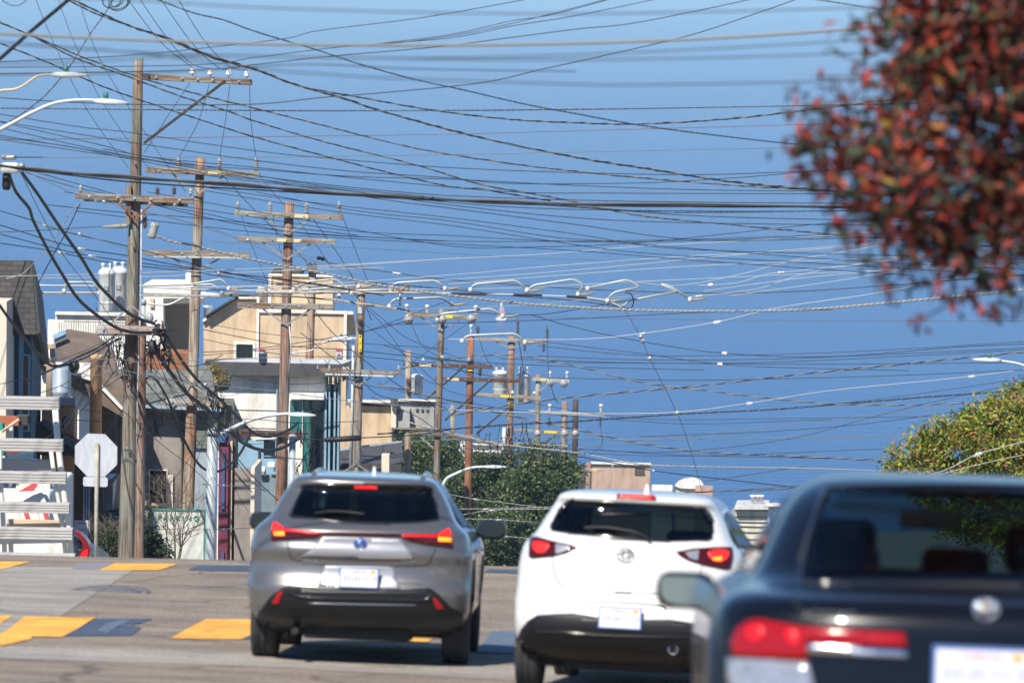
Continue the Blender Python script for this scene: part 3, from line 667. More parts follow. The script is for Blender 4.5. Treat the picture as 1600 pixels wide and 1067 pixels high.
# ================= black sedan, close to the camera
tb = [(.22, .80, .14, 4.7, .35), (.32, .88, .03, 4.88, .42), (.50, .915, .0, 4.93, .45), (.70, .92, .01, 4.93, .48), (.88, .915, .02, 4.85, .5), (.96, .90, .03, 4.4, .5),
      (1.01, .875, .05, 3.9, .5), (1.035, .84, .10, 3.75, .5), (1.055, .80, .32, 3.68, .45), (1.075, .765, .56, 3.62, .40), (1.12, .735, .66, 3.5, .38), (1.22, .69, .84, 3.3, .34), (1.33, .635, 1.05, 3.0, .30),
      (1.40, .58, 1.22, 2.8, .3), (1.44, .52, 1.38, 2.6, .3), (1.465, .42, 1.6, 2.4, .3), (1.475, .22, 1.85, 2.2, .1)]
car = Car("black_sedan", "black sedan in the near right foreground, parked with its left mirror out", 1545, 13.7, SA - R(.3), 4.93, tb, "paint_black", (1.0, 3.8), 1.85, cross=1.0, wheel_r=.33, tyre_w=.22, track=.8, dz=.075)
X3 = car.M.to_3x3(); X = X3 @ Vector((1, 0, 0)); Y = X3 @ Vector((0, 1, 0)); Z = X3 @ Vector((0, 0, 1))
win = [(1250, 905), (1262, 850), (1280, 790), (1292, 768), (1305, 762), (1500, 758), (1690, 764), (1770, 775), (1790, 800), (1812, 870), (1818, 905), (1780, 912), (1540, 910), (1290, 910)]
sidew = [(1.05, 1.11), (2.0, 1.10), (3.2, 1.06), (2.65, 1.33), (1.9, 1.38), (1.4, 1.30)]
wsh = [(-.66, 1.10), (.66, 1.10), (.55, 1.40), (-.55, 1.40)]
car.body([('px', scale_poly(win, 4), 18), ('side', sidew, .04), ('front', wsh, .03)])
car.patch("rear_window", "car_glass_tint", win, .006, 16)
mb = MB(); car.seam(mb, win + [win[0]], .010); mb.build("window_seal", "gloss_black", car.root)
for sx in (-1, 1): car.patch("side_window", "car_glass", sidew, .004, .12, proj=car.side(sx))
car.patch("windscreen", "car_glass_clear", wsh, .004, .12, proj=car.front())
def mir(poly, cx=1545): return [(2 * cx - a, b + (a - cx) * -.0175 * -2) for a, b in poly]
for f in (lambda q: q, mir):
    L1 = car.patch("tail_lamp", "lamp_red", f([(1145, 1000), (1156, 980), (1172, 970), (1190, 968), (1230, 975), (1251, 979), (1413, 989), (1418, 1012), (1262, 1003), (1264, 1032), (1200, 1029), (1147, 1024)]), .012, 14, thick=.03)
    car.patch("chrome_strip", "chrome", f([(1262, 1005), (1418, 1016), (1418, 1027), (1264, 1020)]), .014, 12, thick=.01)
    car.patch("reverse_lamp", "lamp_clear", f([(1140, 1027), (1165, 1028), (1264, 1034), (1275, 1075), (1278, 1100), (1150, 1090), (1138, 1060)]), .012, 14, thick=.03)
    car.patch("lamp_lens", "lit_red_soft", smooth_poly(f([(1170, 982), (1190, 976), (1200, 990), (1185, 1004), (1170, 998)]), 1), .016, 8, thick=.003, parent=L1)
    car.patch("lamp_lens", "lit_red_soft", smooth_poly(f([(1226, 984), (1248, 984), (1252, 1004), (1236, 1010)]), 1), .016, 8, thick=.003, parent=L1)
mb = MB(); car.seam(mb, [(1262, 1000), (1264, 1050), (1275, 1120)], .004); car.seam(mb, [(1235, 930), (1250, 950), (1252, 975)], .004); mb.build("panel_gap", "dark_inside", car.root)
car.plate([(1455, 1010), (1610, 1015), (1610, 1090), (1455, 1085)])
h, nm = car.ray_px(1540, 960); C = car.M @ (h + nm * .022)
mb = MB(); rr = [(-.043, .034), (.043, .034), (.034, -.032), (-.034, -.032)]
mb.tube([C + X * a + Z * b for a, b in smooth_poly(rr, 2) + [smooth_poly(rr, 2)[0]]], .006, 6)
mb.tube([C + X * -.026 + Z * .032, C + X * -.020 - Z * .03], .008, 6); mb.tube([C + X * .026 + Z * .032, C + X * .020 - Z * .03], .008, 6); mb.tube([C - X * .022, C + X * .022], .007, 6)
mb.build("emblem", "chrome", car.root)
h, nm = car.ray_px(1297, 963); mb = MB(); put_text(mb, "ACCORD", .042, car.M @ (h + nm * .006), X, Z, .003); mb.build("lettering", "chrome", car.root)
for x_ in (-.38, .38): car.seat(x_, 2.55, top=1.10); 
mb = MB(); car.loc_box(mb, (0, 1.72, .78), (1.35, .16, .55), R(14), 0, .06); car.loc_box(mb, (0, 1.95, .5), (1.35, .5, .2), 0, 0, .05); car.loc_box(mb, (0, 1.1, 1.0), (1.4, .9, .04)); mb.build("rear_seat", "seat_cloth", car.root)
for x_ in (-.40, 0, .40): mb = MB(); car.loc_box(mb, (x_, 1.60, 1.13), (.25, .09, .15), R(10), 0, .04); mb.build("headrest", "seat_cloth", car.root)
mb = MB(); car.loc_box(mb, (0, 3.4, .93), (1.4, .5, .22), 0, 0, .05); ellipse_tube(mb, car.M @ Vector((-.38, 3.05, .95)), X, Z, .18, .18, .015); mb.build("dashboard", "dark_inside", car.root)
mb = MB(); car.loc_box(mb, (.0, 3.0, 1.30), (.24, .03, .07), 0, 0, .01); mb.build("rear_view_mirror", "dark_inside", car.root)
mb = MB(); car.loc_box(mb, (0, 2.4, .25), (1.5, 4.0, .1)); mb.build("underbody", "dark_inside", car.root)
for sx in (-1, 1):
    car.mirror(sx, .962, 3.05, .982, .235, .15)
    for wy in car.wheels: car.wheel(sx * .8, wy)


# ---------------------------------------------------------------- road markings and painted shadows (all lie on the street)
def on_ground(px, py, lift=.004, lo=8.0, hi=57.15):
    def f(d):
        p = P(px, py, d); return p.z - (gzx(p.dot(SD), p.dot(ST)) + lift)
    a, b = lo, hi
    if f(b) > 0: return P(px, py, b)
    for _ in range(40):
        m_ = (a + b) / 2
        if f(m_) > 0: a = m_
        else: b = m_
    return P(px, py, a)
def mark(name, mat, corners, lift, label=None, thick=0.0):
    pts = []
    for i in range(len(corners)):
        a, b = corners[i], corners[(i + 1) % len(corners)]
        n_ = max(1, int(abs(b[1] - a[1]) / 4) + int(abs(b[0] - a[0]) / 60))
        pts += [on_ground(a[0] + (b[0] - a[0]) * k / n_, a[1] + (b[1] - a[1]) * k / n_, lift) for k in range(n_)]
    r_ = geometry.tessellate_polygon([[Vector((p.x, p.y, 0)) for p in pts]])
    mb = MB(); mb.add(pts, [tuple(t) for t in r_]); o = mb.build(name, mat, fix=False)
    me = o.data
    if me.polygons and me.polygons[0].normal.z < 0: me.flip_normals()
    return tag(o, label, kind='structure')
mark("concrete_patch", "concrete_road", [(-300, 884), (215, 886), (150, 926), (95, 962), (60, 990), (-60, 1000), (-300, 1002)], .004)
mark("trench_patch", "patch_grey", [(-60, 1008), (400, 1018), (800, 1040), (1100, 1056), (1100, 1078), (800, 1062), (400, 1040), (-60, 1026)], .004)
for k, q in enumerate([[(-70, 1000), (-13, 961), (20, 961), (-50, 1004)], [(-30, 1004), (10, 985), (38, 962.5), (150, 963.5), (118, 983), (97, 994), (48, 993.5), (50, 997), (0, 1008)], [(265, 997), (292, 982), (322, 966.5), (438, 967.5), (410, 984), (376, 998)],
                       [(545, 1001), (600, 969), (716, 971), (668, 1002)], [(826, 1005), (878, 972), (990, 974), (950, 1006)],
                       [(-80, 890), (-60, 876.5), (48, 877), (5, 888)], [(155, 890), (180, 879.5), (278, 880.5), (250, 890)], [(398, 892), (420, 881), (520, 882.5), (497, 893)], [(640, 896), (655, 884.5), (752, 887), (738, 898)]]):
    mark("crosswalk_marking", "yellow_paint", q, .008)
for nm_, mt_, q in (("shadow_patch", "shadow_blue", [(98, 993), (118, 983), (150, 966), (238, 966), (222, 972), (205, 976), (222, 980), (205, 992)]), ("shadow_patch", "shadow_pale_blue", [(150, 985), (165, 975), (185, 968), (205, 968), (180, 980), (168, 988)]), ("shadow_patch", "shadow_blue", [(376, 998), (395, 990), (440, 985), (440, 998)]), ("shadow_patch", "shadow_violet", [(112, 889), (125, 879), (182, 879.5), (155, 890)]), ("shadow_patch", "shadow_blue", [(294, 890), (310, 882.5), (402, 883), (398, 892)]), ("shadow_patch", "shadow_pale_blue", [(745, 1018), (768, 985), (808, 985), (800, 1020)]), ("shadow_patch", "shadow_blue", [(757, 893), (764, 888.5), (822, 889.5), (820, 896)])):  # cast shadows painted as flat blue-grey shapes beside the bars and the crossover
    mark(nm_, mt_, q, .010 if mt_ == "shadow_pale_blue" else .006)
mb = MB(); c = on_ground(172, 923, .012); mb.lathe([(.45, 0), (.45, .004), (.38, .006), (.37, .001)], c - UP * .004, (0, 0, 1), 32); mb.lathe([(.35, 0), (.34, .006)], c - UP * .002, (0, 0, 1), 24)
tag(mb.build("manhole_cover", "iron"), "dark iron manhole cover set in the asphalt between the two crosswalks", "manhole cover")

# ---------------------------------------------------------------- wood poles
def woodmat(name, c1, c2, rough=.85):
    m = bpy.data.materials.new(name); m.use_nodes = True; n = m.node_tree.nodes; l = m.node_tree.links; b = n["Principled BSDF"]; b.inputs["Roughness"].default_value = rough
    tc = n.new("ShaderNodeTexCoord"); mp = n.new("ShaderNodeMapping"); mp.inputs["Scale"].default_value = (20, 20, .7); l.new(tc.outputs["Object"], mp.inputs[0])
    t = n.new("ShaderNodeTexNoise"); t.inputs["Scale"].default_value = 1.3; t.inputs["Detail"].default_value = 8; t.inputs["Roughness"].default_value = .7; l.new(mp.outputs[0], t.inputs["Vector"])
    r = n.new("ShaderNodeValToRGB"); e = r.color_ramp.elements; e[0].position = .34; e[0].color = (*[x * .22 for x in c1], 1); e[1].position = .62; e[1].color = (*c2, 1)
    q = e.new(.47); q.color = (*c1, 1); l.new(t.outputs["Fac"], r.inputs[0])
    t2 = n.new("ShaderNodeTexNoise"); t2.inputs["Scale"].default_value = 1.1; t2.inputs["Detail"].default_value = 3; l.new(tc.outputs["Object"], t2.inputs["Vector"])
    mx = n.new("ShaderNodeMix"); mx.data_type = 'RGBA'; mx.blend_type = 'MULTIPLY'; mx.inputs[0].default_value = .8
    r2 = n.new("ShaderNodeValToRGB"); r2.color_ramp.elements[0].position = .38; r2.color_ramp.elements[0].color = (.95, .58, .42, 1); r2.color_ramp.elements[1].position = .56; r2.color_ramp.elements[1].color = (1.05, 1.12, 1.18, 1); q2 = r2.color_ramp.elements.new(.30); q2.color = (.45, .42, .42, 1)
    l.new(t2.outputs["Fac"], r2.inputs[0]); l.new(r.outputs[0], mx.inputs[6]); l.new(r2.outputs[0], mx.inputs[7]); l.new(mx.outputs[2], b.inputs["Base Color"])
    bp = n.new("ShaderNodeBump"); bp.inputs["Strength"].default_value = .8; bp.inputs["Distance"].default_value = .02; l.new(t.outputs["Fac"], bp.inputs["Height"]); l.new(bp.outputs[0], b.inputs["Normal"])
    MATS[name] = m; return m
woodmat("wood_grey", (.20, .175, .14), (.36, .32, .26)); woodmat("wood_olive", (.15, .135, .105), (.27, .245, .19)); woodmat("wood_tan", (.27, .21, .155), (.46, .39, .30))
woodmat("wood_brown", (.19, .125, .095), (.35, .26, .20)); woodmat("wood_red", (.20, .085, .045), (.30, .15, .085)); woodmat("wood_dark", (.045, .035, .03), (.09, .07, .055))
def beammat(name, c1, c2):
    m = woodmat(name, c1, c2)
    for nd in m.node_tree.nodes:
        if nd.type == 'MAPPING': nd.inputs["Scale"].default_value = (.8, 16, 16)
beammat("beam_grey", (.17, .15, .12), (.30, .27, .22)); beammat("beam_tan", (.21, .195, .155), (.33, .31, .25)); beammat("beam_brown", (.085, .04, .028), (.15, .08, .055)); beammat("beam_dark", (.03, .026, .022), (.06, .05, .045)); beammat("beam_pale", (.32, .30, .27), (.42, .40, .37))
nmat("galvanised", (.38, .40, .41), .45, metal=.35, noise_amt=.2, scale=5)
nmat("steel_brace", (.30, .29, .27), .5, metal=.3, noise_amt=.3, scale=6)
nmat("rust", (.22, .07, .03), .8, noise_amt=.4, scale=10)
nmat("porcelain_grey", (.30, .31, .30), .3, coat=.3, noise_amt=.2, scale=12); nmat("porcelain_white", (.58, .57, .53), .2, coat=.6); nmat("insulator_dark", (.06, .05, .045), .5)
nmat("transformer_grey", (.66, .70, .70), .4, noise_amt=.08, scale=2, coat=.3); nmat("galv_white", (.36, .40, .39), .45, metal=.2, noise_amt=.1, scale=6)
nmat("lamp_white", (.47, .51, .53), .4, noise_amt=.05, scale=3); nmat("pole_paint", (.36, .41, .43), .5, noise_amt=.15, scale=4, bump=.2, bscale=12)
nmat("pole_beige", (.50, .42, .27), .5); nmat("green_cell", (.02, .12, .08), .4)
nmat("tag_yellow", (.80, .52, .04), .6); nmat("tag_cream", (.62, .52, .30), .7); nmat("sign_white", (.46, .49, .54), .5, noise_amt=.06, scale=3); nmat("sign_post", (.36, .34, .27), .7, noise_amt=.35, scale=6)
nmat("wire_black", (.012, .012, .013), .5); nmat("wire_grey", (.09, .09, .09), .5); nmat("wire_white", (.42, .43, .42), .5); nmat("wire_tan", (.26, .225, .165), .6); nmat("wire_red", (.16, .07, .06), .6); nmat("wire_light", (.42, .44, .45), .5); nmat("wire_dull", (.22, .22, .20), .6); nmat("wire_olive", (.14, .15, .10), .6); nmat("wire_blue", (.06, .10, .14), .6)
nmat("black_rubber", (.012, .012, .012), .6, bump=.3, bscale=20)
def px2m(px, d): return px * d / F
def pole(name, label, top, base, d, wt, wb, mat, cat="utility pole", group="utility poles marching down the left side", seg=14):
    """top / base: photograph pixels of the two visible ends"""
    a, b = P(top[0], top[1], d), P(base[0], base[1], d)
    g = gz(d) - .3; t = (g - b.z) / (a.z - b.z); foot = b + (a - b) * t; rb = px2m(wb / 2, d); rt = px2m(wt / 2, d)
    root = thing(name, foot, label, cat, group)
    mb = MB(); n_ = 12; pts = []; rr = []
    for i in range(n_ + 1):
        u = i / n_; p = foot + (a - foot) * u; p += Vector((noise.noise(Vector((u * 2.3, d, 0))) * .03, noise.noise(Vector((d, u * 2.1, 4))) * .03, 0)) * math.sin(u * math.pi); pts.append(p); rr.append(rb * 1.06 + (rt - rb * 1.06) * u)
    mb.tube(pts, rr, seg, 0); mb.build("shaft", mat, root)
    root["d_"] = d
    return root
def arm(root, d, x0, y0, x1, y1, th, mat="beam_grey", off=-.22, dep=.11, name="crossarm", tags=()):
    a, b = P(x0, y0, d + off), P(x1, y1, d + off); c = (a + b) / 2; L = (b - a).length; ex = (b - a).normalized(); ez = (UP - ex * ex.z).normalized(); ey = ez.cross(ex)
    ax = Matrix((ex, ey, ez)).transposed(); mb = MB()
    arm_root = bpy.data.objects.new(name, None)
    bpy.data.objects.remove(arm_root)
    h = px2m(th, d); mb.box(c, (L, dep, h), ax, 0, min(.012, h * .12))
    for (tx, tw, m_) in tags:
        u = (tx - x0) / (x1 - x0); mb.box(a + (b - a) * u - ey * (dep / 2 + .006), (px2m(tw, d), .008, h * .7), ax, 1)
    o = mb.build(name, [mat, tags[0][2]] if tags else mat, root)
    for u in (.12, .36, .5, .64, .88):
        mb = MB(); mb.lathe([(.022, 0), (.022, .03)], a + (b - a) * u - ey * (dep / 2), -ey, 6); mb.box(a + (b - a) * u - ey * (dep / 2 + .004), (.06, .006, .06), ax); mb.build("bolt", "galvanised", o)
    return o
def insul(root, d, x, y0, y1, kind='post', off=-.22, w=None):
    """x, y0 top and y1 bottom in photograph pixels"""
    t, b = P(x, y0, d + off), P(x, y1, d + off); H = (t - b).length; mb = MB(); r = px2m((w or (abs(y1 - y0) * .38)) / 2 * 1.0, d)
    if kind == 'post':
        n_ = 5; prof = [(r * .55, 0)]
        for i in range(n_):
            z = H * (.06 + .80 * i / n_); s_ = .16 * H; prof += [(r * .6, z), (r * 1.0, z + s_ * .15), (r * 1.0, z + s_ * .45), (r * .62, z + s_ * .6)]
        prof += [(r * .5, H * .88), (r * .62, H * .93), (r * .45, H)]; mat = "porcelain_grey"
    elif kind == 'bell':
        prof = [(r * .15, 0), (r * .15, H * .35), (r * 1.0, H * .38), (r * .95, H * .55), (r * .55, H * .7), (r * .8, H * .82), (r * .4, H * .95), (r * .2, H)]; mat = "porcelain_white"
    elif kind == 'pin':
        prof = [(r * .3, 0), (r * .3, H * .2), (r * .9, H * .25), (r * .9, H * .45), (r * .5, H * .5), (r * .95, H * .6), (r * .8, H * .8), (r * .3, H)]; mat = "porcelain_grey"
    elif kind == 'dark':
        n_ = 5; prof = [(r * .3, 0)]
        for i in range(n_): z = H * (.1 + .7 * i / n_); prof += [(r * .5, z), (r, z + .03 * H), (r, z + .08 * H), (r * .5, z + .12 * H)]
        prof += [(r * .3, H)]; mat = "insulator_dark"
    elif kind == 'white':
        n_ = 4; prof = [(r * .5, 0)]
        for i in range(n_): z = H * (.1 + .6 * i / n_); prof += [(r * .5, z), (r * .8, z + .03 * H), (r * .5, z + .1 * H)]
        prof += [(r * .9, H * .7), (r, H * .85), (r * .6, H)]; mat = "porcelain_white"
    mb.lathe(prof, b, (t - b), 12); return mb.build("insulator", mat, root)
def disc(root, d, x, y, rpx, off=-.35):
    c = P(x, y, d + off); mb = MB(); r = px2m(rpx, d)
    for k in range(4): mb.lathe([(r * (.98 - .12 * k), 0), (r * (.92 - .12 * k), -.012)], c + Vector((0, -.02 - .045 * k, 0)), (0, 1, 0), 16)
    mb.lathe([(r * .25, -.2), (r * .25, .1)], c, (0, 1, 0), 8); return mb.build("strain_insulator", "porcelain_grey", root)
def brace(root, d, pts, w=3.0, mat="steel_brace", off=-.20, name="brace"):
    mb = MB()
    q = [P(x, y, d + off) for x, y in pts]
    for a, b in zip(q, q[1:]):
        ex = (b - a).normalized(); ey = Vector((0, 1, 0)); ez = ex.cross(ey).normalized(); ey = ez.cross(ex); mb.box((a + b) / 2, ((b - a).length, .012, px2m(w, d)), Matrix((ex, ey, ez)).transposed())
    return mb.build(name, mat, root)
def transformer(name, label, d, x, y0, y1, w, off=0, bush=True, mat="transformer_grey", root=None, tilt=0):
    t, b = P(x, y0, d + off), P(x, y1, d + off); r = px2m(w / 2, d); H = (t - b).length
    ro = thing(name, b, label, "transformer", "transformers hung on the poles"); ax = (t - b).normalized(); mb = MB()
    mb.lathe([(r * .9, 0), (r, H * .03), (r, H * .84), (r * 1.04, H * .85), (r * 1.04, H * .89), (r * .85, H * .95), (r * .3, H * 1.0)], b, ax, 22)
    mb.lathe([(r * 1.02, H * .2), (r * 1.02, H * .23)], b, ax, 22); mb.build("tank", mat, ro)
    if bush:
        for k, xx in enumerate((-.45, .45)):
            c = b + ax * H * .9 + Vector((xx * r, -.2 * r, 0)); h = r * 1.1; mb = MB(); mb.lathe([(r * .14, 0), (r * .2, h * .1), (r * .13, h * .2), (r * .2, h * .3), (r * .13, h * .4), (r * .2, h * .5), (r * .13, h * .6), (r * .24, h * .72), (r * .24, h * .95), (r * .1, h)], c, ax, 10); mb.build("bushing", "porcelain_white", ro)
    mb = MB(); mb.box(b + ax * H * .55 - Vector((0, r, 0)), (r * .5, .05, r * .5)); mb.box(b + ax * H * .3 + Vector((r, 0, 0)), (r * .3, .1, r * .4)); mb.build("bracket", "galvanised", ro)
    return ro

# pole 1 - tall, nearest
d = 85.0; p1 = pole("utility_pole", "tallest wooden utility pole, nearest on the left, with a one sided top crossarm", (216.5, 92), (197, 880), d, 15, 27, "wood_olive")
a1 = arm(p1, d, 224, 120, 394, 129, 9.5, "beam_grey", off=.0); mb = MB()
mb.box(P(228, 120, d - .08), (px2m(9, d), .15, px2m(9, d)), None); mb.build("end_clamp", "insulator_dark", a1)
for x, y in ((301, 107), (329, 108.5), (357.5, 109), (386, 111)): insul(p1, d, x, y, y + 13.5, 'bell', off=.0, w=12)
brace(p1, d, [(225, 224), (352, 127)], 4.5, "beam_dark", off=-.1)
arm(p1, d, 118, 306, 303, 314, 9.5, "beam_grey", off=-.24); arm(p1, d, 131, 312, 293, 321, 5, "beam_dark", off=.1, dep=.1)
brace(p1, d, [(184, 317), (211, 343), (239, 318)], 3.2, "rust", off=-.26)
for x, y0, y1, k in ((126, 289, 302, 'pin'), (246, 292, 305, 'dark'), (272, 291, 305, 'dark'), (298, 294, 306, 'pin')): insul(p1, d, x, y0, y1, k, w=7)
arm(p1, d, 151, 513, 259, 518, 11, "beam_pale", off=-.3, dep=.5, name="platform")
brace(p1, d, [(168, 510), (205, 477), (245, 512)], 3, "steel_brace", off=-.34)
mb = MB(); mb.tube([P(221, 325, d - .15), P(220, 470, d - .16), P(215, 610, d - .17), P(212, 760, d - .18)], px2m(1.1, d), 6); mb.build("conduit", "wire_light", p1)
mb = MB(); mb.box(P(201, 320, d - .1), (px2m(8, d), .2, px2m(60, d))); mb.build("splice_timber", "wood_olive", p1)
for py in (118, 250, 330, 380, 600, 700): mb = MB(); q = P(212 - (py - 92) * .022, py, d - .17 - .0001 * py); mb.lathe([(.02, 0), (.02, .05)], q, (0, -1, 0), 6); mb.build("bolt", "galvanised", p1)
for k in range(5):      # climbing steps
    x = 207 if k % 2 else 215; y = 560 + 50 * k; mb = MB(); mb.tube([P(x, y, d - .18), P(x - 3, y - 8, d - .30), P(x + 6, y + 12, d - .34)], .014, 5); mb.build("climbing_step", "insulator_dark", p1)
b1 = pole("utility_pole", "dark brown pole stub standing right behind the tallest pole", (222, 500), (216, 880), 87.2, 14, 17, "wood_brown")
transformer("transformer", "large grey transformer tank with a bracketed lid, left of the tallest pole", 86.6, 167, 418, 487, 26); transformer("transformer", "rust stained transformer tank tight against the tallest pole", 87.4, 186, 416, 486, 27)
for x, y0, y1 in ((226, 333, 357), ):
    insul(p1, d, x, y0, y1, 'dark', off=-.1, w=9)
mb = MB(); mb.lathe([(.07, 0), (.10, .05), (.07, .1), (.10, .15), (.07, .2), (.10, .25), (.07, .32)], P(236, 372, d - .4), Vector((.25, 0, .9)), 12); mb.build("lightning_arrester", "porcelain_grey", p1)
mb = MB(); mb.lathe([(.035, 0), (.05, .03), (.035, .06), (.05, .1), (.035, .14), (.05, .18), (.035, .24), (.02, .5)], P(199, 353, d - .2), Vector((-1, 0, -.06)), 10); mb.build("guy_insulator", "wire_tan", p1)

# pole 2
d = 104.0; p2 = pole("utility_pole", "brown utility pole with two pale grey crossarms and three ribbed insulators", (313, 247), (291, 880), d, 14, 20, "wood_tan")
arm(p2, d, 228, 266, 406, 273, 8.5, "beam_tan", tags=[(335, 20, "tag_cream")]); arm(p2, d, 225, 395, 391, 399, 9, "beam_grey"); arm(p2, d, 240, 401, 385, 403.5, 2.6, "wire_light", off=-.3, dep=.05, name="cable_tray")
for x in (279, 343, 400.5): insul(p2, d, x, 246, 267, 'post', w=9)
brace(p2, d, [(268, 270), (308, 304), (352, 273)], 2.8); brace(p2, d, [(268, 401), (303, 426), (345, 403)], 2.8)
arm(p2, d, 259, 627, 350, 632, 8, "beam_pale", off=-.26); brace(p2, d, [(262, 625), (297, 598), (338, 628)], 2.6)
# pole 3
d = 120.0; p3 = pole("utility_pole", "reddish brown utility pole with two crossarms and four white ribbed insulators", (452, 316), (438, 800), d, 14.5, 18.5, "wood_brown")
arm(p3, d, 366, 333.5, 536, 340, 8, "beam_tan", tags=[(471, 21, "tag_cream")]); arm(p3, d, 370, 373, 525, 378, 7.5, "beam_tan", tags=[(440, 14, "tag_cream"), (465, 12, "tag_cream")]); arm(p3, d, 371, 477, 522, 480, 9, "beam_grey")
for x in (371.5, 422, 479, 530): insul(p3, d, x, 315, 333, 'post', w=8)
brace(p3, d, [(412, 338), (449, 366), (487, 341)], 2.4); brace(p3, d, [(410, 378), (448, 405), (489, 378)], 2.4); brace(p3, d, [(411, 483), (447, 508), (484, 484)], 2.4)
arm(p3, d, 362, 676, 472, 679, 10, "beam_brown", off=-.25); mb = MB(); mb.tube([P(452, 510, d - .2), P(455, 545, d - .2), P(450, 590, d - .2)], .02, 6); mb.build("conduit", "wire_light", p3)
# pole 3b
d = 148.0; p4 = pole("utility_pole", "slim grey utility pole just right of the reddish brown pole", (488.5, 416), (479, 700), d, 12, 14, "wood_tan")
arm(p4, d, 432, 444, 560, 448, 6, "beam_grey"); insul(p4, d, 484, 410, 424, 'dark', w=12); insul(p4, d, 492, 411, 424, 'dark', w=9); arm(p4, d, 459, 583, 500, 583, 5, "beam_tan")
# pole 4
d = 136.0; p5 = pole("utility_pole", "grey utility pole carrying a yellow number strip and a white conduit", (565, 442), (555, 745), d, 12.5, 17, "wood_grey")
arm(p5, d, 498, 578, 628, 583.5, 6.5, "beam_grey"); arm(p5, d, 508, 584.5, 615, 588, 2.6, "lamp_white", off=-.3, dep=.06, name="cable_tray"); brace(p5, d, [(540, 588), (559, 603), (580, 589)], 2.2, "steel_brace")
arm(p5, d, 485, 451, 640, 454, 5, "beam_grey"); brace(p5, d, [(535, 738), (556, 724), (577, 738)], 2.2, "beam_tan"); 
for x, y0, y1 in ((497, 570, 578), (515, 570, 578), (623, 571, 580)): insul(p5, d, x, y0, y1, 'pin', w=5)
mb = MB(); mb.tube([P(552, 540, d - .1), P(550, 640, d - .1), P(547, 745, d - .1)], px2m(2.2, d), 8); mb.build("conduit", "lamp_white", p5)
mb = MB(); ax = Matrix.Identity(3); mb.box(P(562.8, 536.5, d - .17), (px2m(4.6, d), .01, px2m(27, d)))
for s_, y in (("4", 526), ("5", 536), ("2", 546.5)): put_text(mb, s_, .135, P(562.8, y, d - .18), (1, 0, 0), (0, 0, 1), .003, 1)
mb.build("number_strip", ["tag_yellow", "wire_black"], p5)
for y in (501, 514): mb = MB(); mb.box(P(562, y, d - .2), (px2m(6.5, d), .12, px2m(6, d)), None, 0, .02); mb.build("bracket_box", "insulator_dark", p5)
mb = MB(); mb.box(P(562.5, 485, d - .15), (px2m(7, d), .02, px2m(10, d)), None, 0); mb.build("pole_tag", "sign_white", p5)
# pole 5..11
d = 186.0; p6 = pole("utility_pole", "short slim wooden pole with a small tank hung behind it", (638, 547), (637, 745), d, 9.5, 11.5, "wood_tan"); transformer("transformer", "small grey transformer behind the short slim pole", 187.2, 651, 584, 615, 20, bush=False)
arm(p6, d, 579, 666, 690, 670, 5.5, "beam_grey"); insul(p6, d, 584, 657, 664, 'pin', w=4); insul(p6, d, 600, 658, 665, 'pin', w=4)
for y in (594.5, 609.5): mb = MB(); mb.box(P(638, y, d - .25), (px2m(7, d), .12, px2m(6.5, d)), None, 0, .02); mb.build("bracket_box", "insulator_dark", p6)
d = 172.0; p7 = pole("utility_pole", "grey pole whose upper crossarm holds two round strain insulators", (690.5, 483), (682, 745), d, 9.5, 12, "wood_olive")
arm(p7, d, 636, 491, 748, 497, 7, "beam_tan", tags=[(702, 11, "tag_yellow")]); brace(p7, d, [(655, 494), (689, 516), (717, 500)], 2, "beam_tan")
for x, y0, y1 in ((635.5, 475, 489), (667.5, 476, 491), (743.5, 477, 493)): insul(p7, d, x, y0, y1, 'white', w=7.5)
disc(p7, d, 638, 499, 8); disc(p7, d, 736.5, 498, 7.5); disc(p7, d, 691, 499, 7)
arm(p7, d, 640, 676, 740, 682, 5, "beam_grey"); brace(p7, d, [(655, 680), (677, 700)], 2, "beam_pale"); insul(p7, d, 661.5, 558, 566, 'bell', w=6); insul(p7, d, 691, 555, 564, 'pin', w=9)
d = 192.0; p8 = pole("utility_pole", "rust red utility pole with two brown crossarms", (735.5, 526), (732, 725), d, 11, 12.5, "wood_red")
arm(p8, d, 630, 569, 769, 573.5, 6, "beam_brown", tags=[(664.5, 19, "tag_cream")]); arm(p8, d, 680, 591.5, 811, 595, 6.2, "beam_brown", tags=[(708, 18, "tag_cream")])
brace(p8, d, [(646, 642), (726, 572)], 3, "beam_dark", off=-.3); brace(p8, d, [(695, 657), (768, 593)], 3, "beam_dark", off=-.3); insul(p8, d, 736, 507, 522, 'white', w=6); insul(p8, d, 733, 556, 566, 'pin', w=9); insul(p8, d, 750, 567, 588, 'dark', w=7); insul(p8, d, 747, 507, 525, 'dark', w=5)
mb = MB(); mb.box(P(734.5, 577, d - .2), (px2m(8, d), .02, px2m(5, d))); mb.build("pole_tag", "tag_yellow", p8)
d = 212.0; p9 = pole("utility_pole", "tall pole flanked by two white transformers", (799.5, 525), (795, 730), d, 10.5, 11, "wood_brown")
arm(p9, d, 745, 529.5, 853, 534, 5.5, "beam_tan"); insul(p9, d, 809, 495, 527, 'dark', w=5); insul(p9, d, 855, 509, 531, 'dark', w=5); insul(p9, d, 820, 533, 549, 'dark', w=4.5, off=-.3); insul(p9, d, 849.5, 534, 550, 'dark', w=4.5, off=-.3)
brace(p9, d, [(770, 531), (798, 545), (826, 533)], 1.8); transformer("transformer", "white transformer with two bushings, left of the pole with the pair", 213, 781, 578, 616, 23); transformer("transformer", "tilted pale transformer with two bushings, right of the pole with the pair", 213.5, 818, 580, 630, 23)
